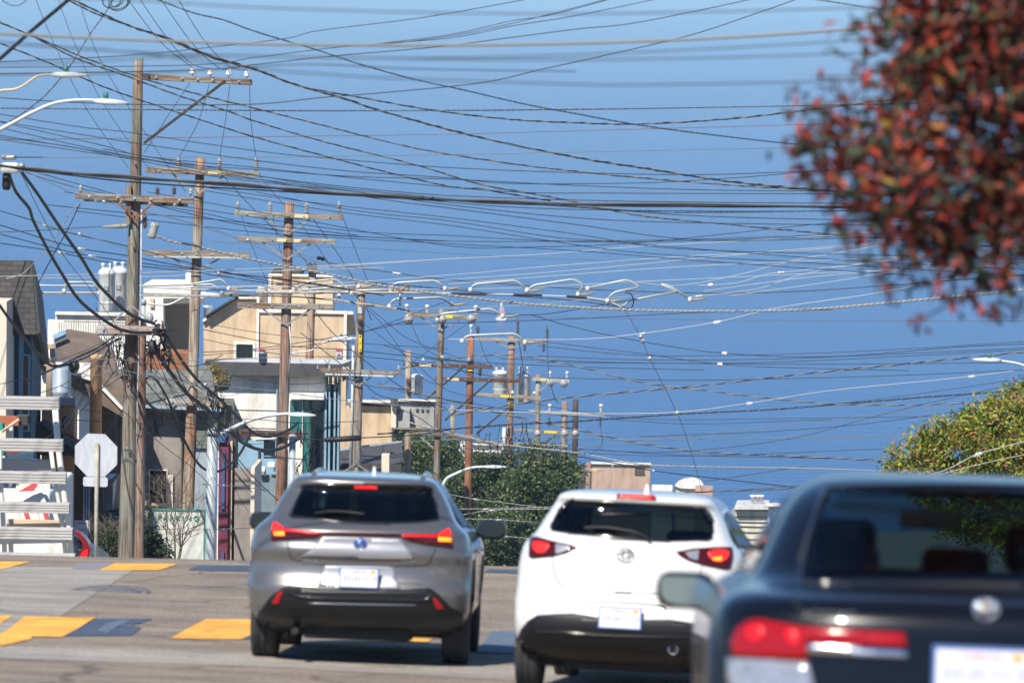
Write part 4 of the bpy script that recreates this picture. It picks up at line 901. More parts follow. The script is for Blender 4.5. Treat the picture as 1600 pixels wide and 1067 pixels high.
arm(p9, d, 745, 616.5, 845, 621.5, 5.5, "beam_tan", tags=[(790, 16, "tag_yellow")]); insul(p9, d, 801, 610, 617, 'bell', w=6); insul(p9, d, 835, 611, 617, 'bell', w=6)
arm(p9, d, 803, 672, 905, 677, 5.2, "beam_grey", tags=[(860, 20, "tag_yellow")]); disc(p9, d, 840, 677, 5.5); disc(p9, d, 882, 677, 6); disc(p9, d, 899, 677, 5.5); brace(p9, d, [(744, 678), (802, 631)], 2.8, "beam_dark", off=-.3)
mb = MB(); mb.tube([P(788, 668, d - .1), P(786, 715, d - .1)], px2m(3, d), 8); mb.build("conduit", "lamp_white", p9)
mb = MB(); mb.box(P(799, 634, d - .2), (px2m(9, d), .02, px2m(6, d))); mb.build("pole_tag", "tag_yellow", p9)
d = 245.0; q_ = pole("utility_pole", "slim grey pole right of the paired transformers", (841, 585), (839, 720), d, 8, 8.5, "wood_grey")
arm(q_, d, 832, 592, 890, 596, 5, "beam_pale", tags=[(849, 8, "tag_yellow")]); insul(q_, d, 859.5, 580, 592, 'white', w=6); insul(q_, d, 886, 580, 592, 'white', w=6); disc(q_, d, 860, 598, 6); disc(q_, d, 881, 599, 6.5); brace(q_, d, [(842, 611), (858, 600)], 1.8)
arm(q_, d, 742, 690, 888, 698, 4.5, "beam_grey", off=-.3)
d = 275.0; q_ = pole("utility_pole", "grey pole of the far pair standing under a galvanised crossarm", (882.5, 627), (881, 730), d, 9, 9.5, "wood_grey"); 
arm(q_, d, 826, 643, 946, 648.5, 5, "galvanised")
for x in (859, 939): insul(q_, d, x, 631, 645, 'white', w=7); insul(q_, d, x - 1, 649, 666, 'dark', w=4)
arm(q_, d, 818, 694, 887, 698, 5, "beam_pale", tags=[(830, 8, "tag_yellow"), (846, 6, "tag_yellow")]); brace(q_, d, [(815, 719), (868, 680)], 2.4, "beam_dark", off=-.3)
d = 278.0; q_ = pole("utility_pole", "blackened pole at the right end of the far pole row", (899.5, 624), (897, 770), d, 9, 9, "wood_dark"); 
pole("utility_pole", "short pale grey pole seen above the dark green trees", (707.5, 633), (707, 720), 300, 8, 8.5, "wood_grey")
d = 330.0; q_ = pole("utility_pole", "short brown pole in front of the beige flat building", (920, 722), (918, 790), d, 8, 9, "wood_brown"); arm(q_, d, 900, 733, 962, 735, 4.5, "beam_pale", tags=[(908, 5, "tag_yellow"), (930, 6, "tag_yellow")]); insul(q_, d, 957, 725, 731, 'pin', w=3)

# ---------------------------------------------------------------- street lamps, metal poles
def lamp_arm(label, d, pts, wpx, head, mat="lamp_white", hmat="lamp_white", poleat=None, group="cobra head street lamps", cell=None, name="street_lamp"):
    """pts: arm centre line in px; head: (x0,y0,x1,y1,h) ; poleat: (px_top, py_top, px_base, py_base, w)"""
    q = [P(x, y, d) for x, y in chain(pts, 6)]
    if poleat:
        a, b = P(poleat[0], poleat[1], d), P(poleat[2], poleat[3], d); g = gz(d) - .3; foot = b + (a - b) * ((g - b.z) / (a.z - b.z))
    else: foot = Vector((q[0].x, q[0].y, gz(d) - .2))
    root = thing(name, foot, label, "street lamp", group)
    if not poleat: a = Vector((q[0].x, q[0].y, q[0].z + .1))
    mb = MB(); r = px2m((poleat[4] if poleat else wpx * 1.6) / 2, d); mb.tube([foot, foot + (a - foot) * .5, a], [r * 1.12, r * 1.05, r], 14); 
    mb.lathe([(r * 1.25, 0), (r * 1.25, .1), (r * .9, .14)], a - UP * .1, UP, 14); mb.build("pole", "pole_paint", root)
    mb = MB(); n_ = len(q); mb.tube(q, [px2m(wpx / 2, d) * (1.15 - .4 * i / n_) for i in range(n_)], 8); mb.build("arm", mat, root)
    x0, y0, x1, y1, h = head; A, B = P(x0, y0, d), P(x1, y1, d); ex = (B - A); L = ex.length; hh = px2m(h, d) / 2 * 1.3; w_ = .17
    mb = MB(); prof = [(0, .45), (.12, .8), (.35, 1.0), (.65, .85), (.9, .5), (1, .2)]; rings = []
    ey = Vector((0, 1, 0)); vs = []; 
    for u, s_ in prof:
        c = A + ex * u
        vs += [c + UP * hh * s_ * .9 + ey * w_ * s_ * .5, c + UP * hh * s_ * .9 - ey * w_ * s_ * .5, c - ey * w_ * s_ - UP * hh * .3 * s_, c - UP * hh * s_ * .8 - ey * w_ * s_ * .5, c - UP * hh * s_ * .8 + ey * w_ * s_ * .5, c + ey * w_ * s_ - UP * hh * .3 * s_]
    fs = [(i * 6 + k, i * 6 + (k + 1) % 6, (i + 1) * 6 + (k + 1) % 6, (i + 1) * 6 + k) for i in range(len(prof) - 1) for k in range(6)] + [tuple(range(6))[::-1], tuple(30 + k for k in range(6))]
    mb.add(vs, fs, 0, True); hd = mb.build("lamp_head", hmat, root)
    if cell: mb = MB(); mb.lathe([(.035, 0), (.04, .02), (.035, .08), (.02, .085)], A + ex * cell + UP * hh * .9, UP, 10); mb.build("photocell", "green_cell", hd)
    return root
lamp_arm("beige armed street lamp at the upper left, the higher of two lamp heads", 60, [(-60, 160), (-20, 147), (5, 141.5), (22, 140), (38, 133), (55, 121), (70, 117), (84, 116.5)], 4, (80, 117, 139, 118, 8.5), "pole_beige", cell=.38, poleat=(-62, 120, -66, 900, 14))
lamp_arm("white armed street lamp at the upper left, the lower of two lamp heads", 62, [(-60, 235), (-10, 208), (20, 192), (50, 176), (80, 163), (105, 158), (130, 156.5), (150, 157)], 6, (146, 158, 201, 161.5, 9), cell=.35, poleat=(-62, 200, -66, 900, 16))
lamp_arm("street lamp on a grey metal pole beside the round capped pole, left of the crossover", 92, [(341, 681), (360, 670), (395, 655), (430, 648), (455, 646)], 6, (450, 647, 494, 649, 6), cell=None, poleat=(332, 672, 328, 880, 16))
lamp_arm("white cobra head lamp in front of the cream house, beside the number strip pole", 138, [(446, 553), (470, 550), (487, 547), (500, 537), (522, 530)], 2.4, (518, 530, 561, 529, 7), poleat=(444, 548, 441, 800, 6), cell=.35)
lamp_arm("far right street lamp reaching in above the green tree", 78, [(1660, 590), (1620, 578), (1590, 568), (1558, 563)], 5, (1564, 562.5, 1519, 561.5, 5.5), poleat=(1662, 570, 1660, 900, 12), cell=.4)
lamp_arm("white street lamp arm rising behind the roof of the grey crossover", 150, [(686, 775), (696, 750), (712, 740), (735, 731), (760, 729)], 5, (755, 729, 793, 729.5, 4.5), poleat=(687, 765, 684, 850, 8))
lamp_arm("white lamp head hanging in front of the white house near the second pole", 112, [(226, 474), (262, 476), (285, 466), (310, 458), (322, 457)], 3, (312, 460, 356, 463, 7), poleat=(224, 470, 222, 880, 8), cell=None)
mt = thing("metal_pole", P(456, 900, 108), "grey painted metal trolley pole right beside the reddish brown utility pole", "metal pole"); a, b = P(457, 684, 108), P(453, 900, 108)
mb = MB(); mb.tube([b, a], [px2m(6, 108), px2m(5.2, 108)], 14); mb.build("shaft", "pole_paint", mt); mb = MB(); mb.lathe([(px2m(6, 108), 0), (px2m(6, 108), .08), (.02, .12)], a, UP, 14); mb.build("cap", "pole_paint", mt)

# stop sign seen from the back
d = 70.0; ss = thing("stop_sign", P(151, 900, d), "blank pale back of an octagonal stop sign on a thin rusty post", "road sign"); c = P(150, 711, d); r = px2m(36.5, d)
nrm = Vector((math.sin(R(6)), math.cos(R(6)), 0)); ex = Vector((nrm.y, -nrm.x, 0)); mb = MB()
oc = [c + (ex * math.cos(R(22.5 + 45 * k)) + UP * math.sin(R(22.5 + 45 * k))) * r for k in range(8)]; mb.prism(oc, nrm * .012); mb.build("sign_plate", "sign_white", ss)
mb = MB(); cc = P(149, 752.5, d); pl = [(-.185, .08), (.185, .08), (.21, .055), (.21, -.055), (.185, -.08), (-.185, -.08), (-.21, -.055), (-.21, .055)]; mb.prism([cc + ex * a * .98 + UP * b for a, b in pl], nrm * .012); mb.build("small_plate", "sign_white", ss)
mb = MB(); mb.tube([P(151.5, 692, d - .05), P(149.5, 900, d - .05)], px2m(3.1, d), 10); mb.build("post", "sign_post", ss)
# hidden little parking notice in the shade
d = 79.0; pn = thing("parking_notice", P(132, 900, d), "small shaded grey parking notice left of the stop sign post", "road sign"); mb = MB()
mb.box(P(127, 826, d), (px2m(22, d), .012, px2m(27, d))); put_text(mb, "PARKING", px2m(4.6, d), P(127, 817, d - .01), (1, 0, 0), (0, 0, 1), .002, 1); put_text(mb, "9 A.M.", px2m(5, d), P(129, 828, d - .01), (1, 0, 0), (0, 0, 1), .002, 1); mb.build("sign_plate", ["sign_white", "plate_red"], pn)
mb = MB(); mb.tube([P(140, 812, d + .03), P(139, 900, d + .03)], .025, 8); mb.build("post", "insulator_dark", pn)
# ---------------------------------------------------------------- houses
P_world = P
def P(px, py, d):
    """like P, but d is measured along the street so that fronts and what hangs on them share one plane"""
    v = P_world(px, py, 1.0); return v * (d / v.dot(SD))
def sidmat(name, col, period=.18, rough=.7, strength=1.0, noise_amt=.05):
    m = nmat(name, col, rough, noise_amt=noise_amt, scale=1.2); n = m.node_tree.nodes; l = m.node_tree.links; b = n["Principled BSDF"]
    tc = n.new("ShaderNodeTexCoord"); w_ = n.new("ShaderNodeTexWave"); w_.wave_type = 'BANDS'; w_.bands_direction = 'Z'; w_.wave_profile = 'SAW'; w_.inputs["Scale"].default_value = .314 / period; w_.inputs["Distortion"].default_value = 0
    l.new(tc.outputs["Object"], w_.inputs["Vector"]); bp = n.new("ShaderNodeBump"); bp.inputs["Strength"].default_value = strength; bp.inputs["Distance"].default_value = .03; l.new(w_.outputs["Fac"], bp.inputs["Height"]); l.new(bp.outputs[0], b.inputs["Normal"]); return m
def shingmat(name, c1, c2, mortar, sx=1.0, rough=.9):
    m = nmat(name, c1, rough); n = m.node_tree.nodes; l = m.node_tree.links; b = n["Principled BSDF"]; tc = n.new("ShaderNodeTexCoord"); mp = n.new("ShaderNodeMapping")
    sp = n.new("ShaderNodeSeparateXYZ"); cb = n.new("ShaderNodeCombineXYZ"); l.new(tc.outputs["Object"], sp.inputs[0]); l.new(sp.outputs[0], cb.inputs[0]); l.new(sp.outputs[2], cb.inputs[1])
    br = n.new("ShaderNodeTexBrick"); br.inputs["Scale"].default_value = sx; br.inputs["Color1"].default_value = (*c1, 1); br.inputs["Color2"].default_value = (*c2, 1); br.inputs["Mortar"].default_value = (*mortar, 1); br.inputs["Mortar Size"].default_value = .010; br.inputs["Brick Width"].default_value = .26; br.inputs["Row Height"].default_value = .115
    l.new(cb.outputs[0], br.inputs["Vector"]); l.new(br.outputs["Color"], b.inputs["Base Color"]); bp = n.new("ShaderNodeBump"); bp.inputs["Strength"].default_value = .5; bp.inputs["Distance"].default_value = .02; l.new(br.outputs["Fac"], bp.inputs["Height"]); bp.invert = True; l.new(bp.outputs[0], b.inputs["Normal"]); return m
sidmat("cream_siding", (.66, .50, .33), .24); sidmat("white_siding", (.66, .66, .62), .2, strength=.25)
nmat("white_stucco", (.72, .71, .66), .85, noise_amt=.07, scale=1.1, bump=.2); nmat("white_trim", (.72, .70, .64), .7, noise_amt=.06, scale=2); nmat("grey_stucco", (.26, .23, .21), .9, noise_amt=.12, scale=.9, bump=.2)
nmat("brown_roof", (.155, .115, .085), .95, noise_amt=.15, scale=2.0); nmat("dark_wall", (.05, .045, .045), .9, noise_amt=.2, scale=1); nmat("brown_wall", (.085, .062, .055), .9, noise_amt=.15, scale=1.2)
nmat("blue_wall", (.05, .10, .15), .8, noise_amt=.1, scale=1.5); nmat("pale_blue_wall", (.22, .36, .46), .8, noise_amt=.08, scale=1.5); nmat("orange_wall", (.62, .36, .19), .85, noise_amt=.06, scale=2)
nmat("red_roof", (.34, .10, .05), .85, noise_amt=.2, scale=6); nmat("flue_metal", (.38, .45, .50), .4, metal=.3, noise_amt=.15, scale=3); nmat("dark_fascia", (.06, .06, .065), .7); nmat("roof_membrane", (.50, .50, .49), .9, noise_amt=.12, scale=1)
nmat("window_glass", (.012, .018, .022), .08, coat=.5); nmat("teal_glass", (.03, .14, .13), .15, coat=.5); nmat("grey_parapet", (.33, .33, .33), .9, noise_amt=.1, scale=2); nmat("deck_wood", (.27, .11, .045), .8, noise_amt=.2, scale=5)
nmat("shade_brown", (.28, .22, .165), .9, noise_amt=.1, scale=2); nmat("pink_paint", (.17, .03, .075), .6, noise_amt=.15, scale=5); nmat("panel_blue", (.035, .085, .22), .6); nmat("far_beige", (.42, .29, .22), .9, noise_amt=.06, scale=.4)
nmat("far_cream", (.60, .57, .46), .9, noise_amt=.1, scale=.5); nmat("teal_letter", (.02, .26, .20), .7); nmat("board_white", (.56, .58, .55), .7, noise_amt=.1, scale=4); nmat("rail_black", (.02, .02, .022), .5); nmat("curtain", (.60, .55, .45), .9)
nmat("dusty_teal", (.15, .21, .23), .7, noise_amt=.2, scale=2)
nmat("tan_panel", (.55, .42, .30), .9, noise_amt=.1, scale=3)
shingmat("grey_shingles", (.20, .21, .18), (.135, .145, .125), (.10, .105, .095), 1.0); shingmat("dark_shingles", (.085, .08, .078), (.055, .052, .052), (.045, .043, .043), 1.0); shingmat("red_brick", (.20, .09, .07), (.15, .07, .055), (.12, .10, .09), 1.8)
def grime(name, lo=.72, sc=(.9, .9, .22)):
    m = MATS[name]; n = m.node_tree.nodes; l = m.node_tree.links; b = n["Principled BSDF"]; k = b.inputs["Base Color"].links
    tc = n.new("ShaderNodeTexCoord"); mp = n.new("ShaderNodeMapping"); mp.inputs["Scale"].default_value = sc; l.new(tc.outputs["Object"], mp.inputs[0]); t = n.new("ShaderNodeTexNoise"); t.inputs["Scale"].default_value = 2.2; t.inputs["Detail"].default_value = 8; t.inputs["Roughness"].default_value = .72; l.new(mp.outputs[0], t.inputs["Vector"])
    r = n.new("ShaderNodeValToRGB"); r.color_ramp.elements[0].position = .36; r.color_ramp.elements[0].color = (lo, lo * .98, lo * .95, 1); r.color_ramp.elements[1].position = .55; r.color_ramp.elements[1].color = (1, 1, 1, 1); l.new(t.outputs["Fac"], r.inputs[0])
    mx = n.new("ShaderNodeMix"); mx.data_type = 'RGBA'; mx.blend_type = 'MULTIPLY'; mx.inputs[0].default_value = 1; l.new(r.outputs[0], mx.inputs[7])
    if k: l.new(k[0].from_socket, mx.inputs[6])
    else: mx.inputs[6].default_value = b.inputs["Base Color"].default_value
    l.new(mx.outputs[2], b.inputs["Base Color"])
for nm_ in ("cream_siding", "white_siding", "white_stucco", "grey_stucco", "brown_roof", "orange_wall", "pale_blue_wall", "grey_parapet", "roof_membrane", "dark_fascia", "far_beige", "far_cream", "board_white", "grey_shingles", "pink_paint", "deck_wood", "white_trim"): grime(nm_)
for nm_ in ("sign_white", "galvanised", "transformer_grey", "pole_paint"): grime(nm_, .8 if nm_ in ("sign_white", "pole_paint") else .62, (5, 5, 1.2))
def face(x0, x1, ya, yb, d):
    """street-aligned front: returns left point, width, top z, bottom z"""
    xm = (x0 + x1) / 2; a, b = P(x0, (ya + yb) / 2, d), P(x1, (ya + yb) / 2, d); return a, (b - a).dot(ST), P(xm, ya, d).z, P(xm, yb, d).z
def depth_dir(x):
    va = math.atan((x - 800) / F); a = va + .16 * (SA - va) if x < 900 else SA * .5
    return Vector((math.sin(a), math.cos(a), 0))
def wallbox(mb, x0, x1, ya, yb, d, depth, mi=0, base=False, bev=0):
    a, w_, zt, zb = face(x0, x1, ya, yb, d)
    if base: zb = gz(d + depth) - .5
    c = Vector((a.x, a.y, 0)) + ST * (w_ / 2) + SD * (depth / 2); c.z = (zt + zb) / 2
    if depth > 1.8 and bev == 0:      # mono-pitch roof draining to the back
        h_ = (zt - zb) / 2; hw = abs(w_) / 2; hd = depth / 2; dr = .17 * depth; db = dr if zt - zb < dr * 1.5 else 0; sk = (depth_dir(max(x0, x1)) - SD).dot(ST) * depth
        vs = [c + SAX @ Vector(q) for q in ((-hw, -hd, -h_), (hw, -hd, -h_), (-hw + sk, hd, -h_ - db), (hw + sk, hd, -h_ - db), (-hw, -hd, h_), (hw, -hd, h_), (-hw + sk, hd, h_ - dr), (hw + sk, hd, h_ - dr))]
        mb.add(vs, [(0, 2, 3, 1), (4, 5, 7, 6), (0, 1, 5, 4), (2, 6, 7, 3), (0, 4, 6, 2), (1, 3, 7, 5)], mi); return
    mb.box(c, (abs(w_), depth, zt - zb), SAX, mi, bev)
def part(root, name, mat, x0, x1, ya, yb, d, depth, base=False, bev=0, label=None):
    mb = MB(); wallbox(mb, x0, x1, ya, yb, d, depth, 0, base, bev); o = mb.build(name, mat, root)
    if label: o["label"] = label
    return o
def slab(root, name, mat, poly, d, depth):
    mb = MB(); mb.prism([P(x, y, d) for x, y in poly], (depth_dir(max(q[0] for q in poly)) * depth - UP * (.17 * depth)) if depth > 1.8 else SD * depth); return mb.build(name, mat, root)
def plane3(root, name, mat, pts, thick=.12):
    """pts: (px, py, d) - a sloping roof plane of real thickness"""
    q = [P(*p) for p in pts]; nv = (q[1] - q[0]).cross(q[2] - q[0]).normalized(); nv = nv if nv.z < 0 else -nv
    mb = MB(); mb.prism(q, nv * thick); return mb.build(name, mat, root)
def window(root, x0, x1, ya, yb, d, glass="window_glass", frame="white_trim", fw=2.5, wall=None):
    mb = MB(); 
    for q in ((x0 - fw, x1 + fw, ya - fw, ya), (x0 - fw, x1 + fw, yb, yb + fw), (x0 - fw, x0, ya, yb), (x1, x1 + fw, ya, yb)): wallbox(mb, *q, d - .06, .1)
    o = mb.build("window", frame, root); mb = MB(); wallbox(mb, x0, x1, ya, yb, d - .02, .04); mb.build("pane", glass, o); return o
def house(name, label, x, d, cat="house"): return thing(name, Vector((P(x, 700, d).x, d, gz(d))), label, cat)
HX = {}
# dark shingled house, far left
d = 92; h = house("shingled_house", "dark shingled house with a blue lower wall at the far left edge", 20, d)
part(h, "wall", "blue_wall", -90, 49, 520, 700, d, 9, base=True, label="blue lower wall"); slab(h, "mansard_roof", "dark_shingles", [(-90, 406), (50, 407), (57, 522), (-90, 526)], d - .3, 9.4)
slab(h, "roof_side", "dark_fascia", [(50.3, 407), (52, 408), (63, 519), (57.5, 523)], d - .28, 9.3); part(h, "corner_board", "pale_blue_wall", 29, 36, 523, 700, d - .05, .1); part(h, "bay", "curtain", -90, 9, 470, 900, d - 1.2, 1.1, label="beige bay at the frame edge")
window(h, 36, 44, 556, 672, d, fw=2.5, frame="pale_blue_wall"); window(h, 12, 20, 560, 660, d, fw=1.5, frame="blue_wall")
# brown roofed house
d = 110; h = house("brown_roofed_house", "white walled house under a broad brown roof with pipes, left background", 110, d)
plane3(h, "roof", "brown_roof", [(56, 560, d - .3), (62, 534, d + 5), (106, 514, d + 7), (150, 521, d + 7), (176, 545, d + 5), (196, 610, d - .3), (196, 642, d - .4), (150, 592, d - .4)], .25)
part(h, "wall", "white_stucco", 57, 146, 566, 640, d, 8, base=True); part(h, "side_wall", "brown_roof", 146, 180, 600, 700, d + 1, 1.0, base=True)
slab(h, "roof_edge", "white_trim", [(52, 560), (150, 592), (196, 641), (194, 645), (148, 597), (52, 565)], d - .5, .12)
plane3(h, "skylight", "pale_blue_wall", [(60, 536, d + 3.7), (100, 515, d + 5.6), (104, 521, d + 5.2), (64, 540, d + 3.3)], .1)
mb = MB(); c = P(79, 640, d - 2); r = px2m(7.5, d); mb.lathe([(r, 0), (r, 1.7)], c, UP, 14); mb.build("vent_pipe", "shade_brown", h); mb = MB(); t_ = P(80, 556, d - 2); mb.lathe([(px2m(9, d), -.12), (px2m(9, d), 0), (px2m(7, d), .25), (.03, .62)], t_, UP, 12); mb.build("vent_cap", "white_trim", h)
mb = MB(); mb.box(P(82, 551, d - 2.18), (.13, .05, .22)); mb.build("vent_opening", "rail_black", h)
part(h, "chimney_box", "white_stucco", 86, 106, 572, 632, d - 1.6, .6); mb = MB(); mb.prism([P(82, 577, d - 1.9), P(96, 569, d - 1.9), P(110, 578, d - 1.9)], SD * 1.2); mb.build("chimney_hood", "pale_blue_wall", h)
fl = thing("metal_flue", P(94, 640, 106), "fat pale blue metal flue on the roof behind the slatted rack", "flue"); mb = MB(); r = px2m(12.5, 106); mb.lathe([(r, 0), (r, .45), (r * 1.03, .46), (r * 1.03, .50), (r, .51), (r, 1.05), (r * .9, 1.08)], P(94, 642, 106), UP, 20); mb.build("flue_pipe", "flue_metal", fl)
# white house with terrace
d = 142; h = house("terrace_house", "white house with a roof terrace and dark railing behind the tallest pole", 200, d)
part(h, "wall", "white_stucco", 86, 226, 492, 640, d, 8, base=True); part(h, "low_block", "white_stucco", 74, 88, 499, 640, d + .2, 6, base=True); part(h, "parapet", "white_trim", 86, 226, 489, 493, d - .15, .3)
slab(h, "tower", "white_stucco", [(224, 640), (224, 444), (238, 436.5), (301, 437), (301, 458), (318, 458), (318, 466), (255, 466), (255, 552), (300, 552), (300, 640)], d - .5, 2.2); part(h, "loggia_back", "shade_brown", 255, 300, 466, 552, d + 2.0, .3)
part(h, "column", "white_stucco", 296, 302, 458, 560, d - .48, .5); part(h, "roof_pipe", "white_trim", 290, 298, 427, 438, d + .4, .35); part(h, "deck_wall", "deck_wood", 226, 302, 552, 578, d - 2.2, 1.5, label="rust brown planked deck wall")
mb = MB(); wallbox(mb, 256, 300, 520, 521.5, d - .4, .05); 
for k in range(15): wallbox(mb, 256.5 + k * 3, 257.1 + k * 3, 521, 551, d - .4, .03)
for k in range(2): wallbox(mb, 100, 226, 503 + 0 * k, 504, d - .4, .04)
for k in range(36): wallbox(mb, 92 + k * 3.8, 92.6 + k * 3.8, 504, 524, d - .4, .03)
mb.build("railing", "rail_black", h); part(h, "wall_lamp", "tan_panel", 234, 240, 466, 480, d - .6, .1)
# grey shingle roof house
d = 112; h = house("shingle_roof_house", "taupe stucco house with a low grey shingle roof between the first two poles", 240, d)
plane3(h, "roof", "grey_shingles", [(104, 628, d - .6), (166, 582, d + 5), (178, 576, d + 6), (330, 578, d + 6), (345, 640, d - .6)], .2); slab(h, "gutter", "flue_metal", [(104, 627), (345, 639), (345, 643), (104, 631)], d - .7, .15)
part(h, "wall", "grey_stucco", 176, 300, 640, 900, d, 8, base=True); part(h, "side_bay", "grey_shingles", 300, 326, 604, 700, d - .2, 7); part(h, "side_wall", "flue_metal", 302, 326, 700, 900, d - .1, 7, base=True); part(h, "upper_band", "dark_fascia", 118, 176, 633, 652, d - .1, 6)
part(h, "rear_wall", "white_siding", 118, 176, 652, 745, d + .5, 6); window(h, 234, 260, 735, 790, d, "window_glass", "white_trim", 1.5); part(h, "curtain_strip", "curtain", 262, 270, 742, 800, d - .1, .05); part(h, "pipe", "dark_fascia", 283, 285, 640, 820, d - .1, .1); part(h, "trim_line", "tan_panel", 212, 268, 786, 790, d - .1, .08)
# orange brick column and orange wall with red roof
d = 96; h = thing("chimney_stack", P(148, 720, d), "round peach coloured chimney stack rising behind the stop sign", "chimney"); mb = MB(); mb.lathe([(px2m(10, d), 0), (px2m(9.2, d), 2.55), (px2m(10, d), 2.56), (px2m(10, d), 2.64), (px2m(8.5, d), 2.65)], P(149, 735, d), UP, 24); mb.build("shaft", "orange_wall", h)
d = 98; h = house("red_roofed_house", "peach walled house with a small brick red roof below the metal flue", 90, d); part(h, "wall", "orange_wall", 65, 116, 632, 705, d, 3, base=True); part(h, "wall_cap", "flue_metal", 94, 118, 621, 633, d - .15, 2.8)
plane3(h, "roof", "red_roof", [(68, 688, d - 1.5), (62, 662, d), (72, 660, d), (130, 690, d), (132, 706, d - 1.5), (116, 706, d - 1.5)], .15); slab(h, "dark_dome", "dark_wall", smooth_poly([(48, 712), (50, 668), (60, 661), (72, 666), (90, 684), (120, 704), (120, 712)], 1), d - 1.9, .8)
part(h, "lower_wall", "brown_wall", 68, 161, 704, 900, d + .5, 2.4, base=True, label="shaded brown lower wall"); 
for x in (131, 135, 139): mb = MB(); mb.tube([P(x, 756, d + .35), P(x - .6, 900, d + .35)], .022, 6); mb.build("drain_pipe", "flue_metal", h)
mb = MB(); c = P(102, 654, d - 2.1); mb.lathe([(px2m(4.6, d), 0), (px2m(5, d), .1), (px2m(3, d), .12)], c, Vector((.3, -1, 0)), 16); mb.tube([P(99, 656, d - 2.1), P(98, 700, d - 2.1)], .03, 6); mb.build("satellite_dish", "dark_fascia", h)
# little brick shed
d = 99; h = house("brick_shed", "small brick shed with a sloping green grey roof between stop sign and tall pole", 176, d, "shed"); part(h, "wall", "red_brick", 163, 190, 816, 900, d, 2.5, base=True); plane3(h, "roof", "grey_shingles", [(160, 822, d - .4), (161, 800, d + 1.4), (190, 790, d + 1.4), (191, 812, d - .4)], .1)
part(h, "upper_wall", "white_siding", 163, 176, 748, 800, d + 1.6, 1); slab(h, "tan_post", "tan_panel", [(176, 797), (184, 742), (190, 741), (189, 800)], d + 1.2, .3); mb = MB(); mb.tube([P(163, 766, d + 1), P(185, 741, d + 1)], .05, 6); mb.build("rail", "shade_brown", h)
# parking board
d = 97; h = thing("parking_board", P(280, 900, d), "white board with teal border and teal parking lettering behind bare twigs", "sign board"); mb = MB(); wallbox(mb, 238, 322, 797, 900, d, .08)
wallbox(mb, 238, 322, 795.5, 797.5, d - .03, .1, 1); wallbox(mb, 236.5, 239, 797, 900, d - .03, .1, 1); wallbox(mb, 318, 320, 799, 885, d - .03, .1, 1)
put_text(mb, "P A R K I N G", px2m(11, d), P(278, 809, d - .02), ST, UP, .01, 1); mb.build("panel", ["board_white", "teal_letter"], h)
# strip with pink pillar, blue shop front
d = 103; h = house("pink_pillar_shop", "narrow shop front with a pink pillar and blue panel beside the grey metal pole", 348, d, "shop"); part(h, "pillar", "pink_paint", 341, 356, 690, 900, d, .8, base=True); part(h, "panel", "panel_blue", 346, 351, 705, 795, d - .06, .08); part(h, "lower_panel", "panel_blue", 346, 350, 862, 882, d - .06, .08); part(h, "cap", "panel_blue", 340, 352, 684, 691, d - .1, .9)
part(h, "wall", "dark_wall", 356, 368, 660, 900, d + .3, 3, base=True); part(h, "wall_edge", "tan_panel", 358, 362, 690, 900, d + .15, .2); part(h, "grey_pier", "grey_stucco", 366, 393, 731, 900, d - .6, 2, base=True); part(h, "pier_edge", "curtain", 391, 397, 731, 900, d - .7, 1.8, base=True)
d = 128; h = house("pale_blue_building", "pale blue shop building with floodlights left of the reddish brown pole", 400, d, "building"); part(h, "wall", "pale_blue_wall", 362, 445, 688, 900, d, 6, base=True); part(h, "downpipe", "dark_fascia", 403, 405.5, 700, 745, d - .1, .1); window(h, 412, 430, 688, 712, d, fw=1, frame="flue_metal"); window(h, 402, 440, 790, 812, d, fw=2, frame="tan_panel")
part(h, "awning_shade", "dusty_teal", 396, 440, 742, 800, d - .3, .2)
for x, y in ((409, 733), (424, 726)): mb = MB(); mb.box(P(x, y, d - .5), (px2m(12, d), .2, px2m(9, d)), None, 0, .04); mb.box(P(x + 5, y + 5, d - .4), (.06, .1, .2)); mb.build("floodlight", "white_trim", h)
# cream gabled house
d = 158; h = house("cream_house", "cream clapboard house with a sloping gable and one dark window in the centre left", 430, d)
slab(h, "wall", "cream_siding", [(318, 640), (318, 501), (372, 466), (404, 466), (404, 640)], d, 9); part(h, "front_block", "cream_siding", 402, 541, 489, 640, d - .3, 9); part(h, "upper_block", "cream_siding", 420, 520, 431, 490, d + 1, 6); part(h, "parapet_step", "white_trim", 515, 552, 486, 491, d - .2, 9.2)
for q in ((400.5, 404.5, 466, 563), (402, 541, 485, 489.5), (537, 541.5, 489, 563)): part(h, "trim", "white_trim", *q, d - .4, .15)
slab(h, "gable_trim", "white_trim", [(317, 499), (372, 463.5), (404, 463.5), (404, 467), (372.5, 467), (317, 503.5)], d - .2, 9.3); part(h, "top_trim", "white_trim", 419, 521, 428.5, 432, d + .9, 6.2); part(h, "block_trim", "white_trim", 419, 424, 432, 487, d + .92, .1)
window(h, 369, 395, 538, 560, d, fw=4); 
for x0, x1 in ((404, 413), (525, 534)):
    mb = MB(); wallbox(mb, x0, x1, 546, 559, d - .36, .03); wallbox(mb, x0, x1, 545, 548, d - .39, .05, 1); a_, w_, zt, zb = face(x0, x1, 549, 557, d - .40); c_ = a_ + ST * w_ / 2; mb.prism([c_ - ST * .06 - UP * .05, c_ + ST * .06 - UP * .05, c_ + UP * .07], SD * -.01, 1); mb.build("warning_sign", ["sign_white", "plate_red"], h)
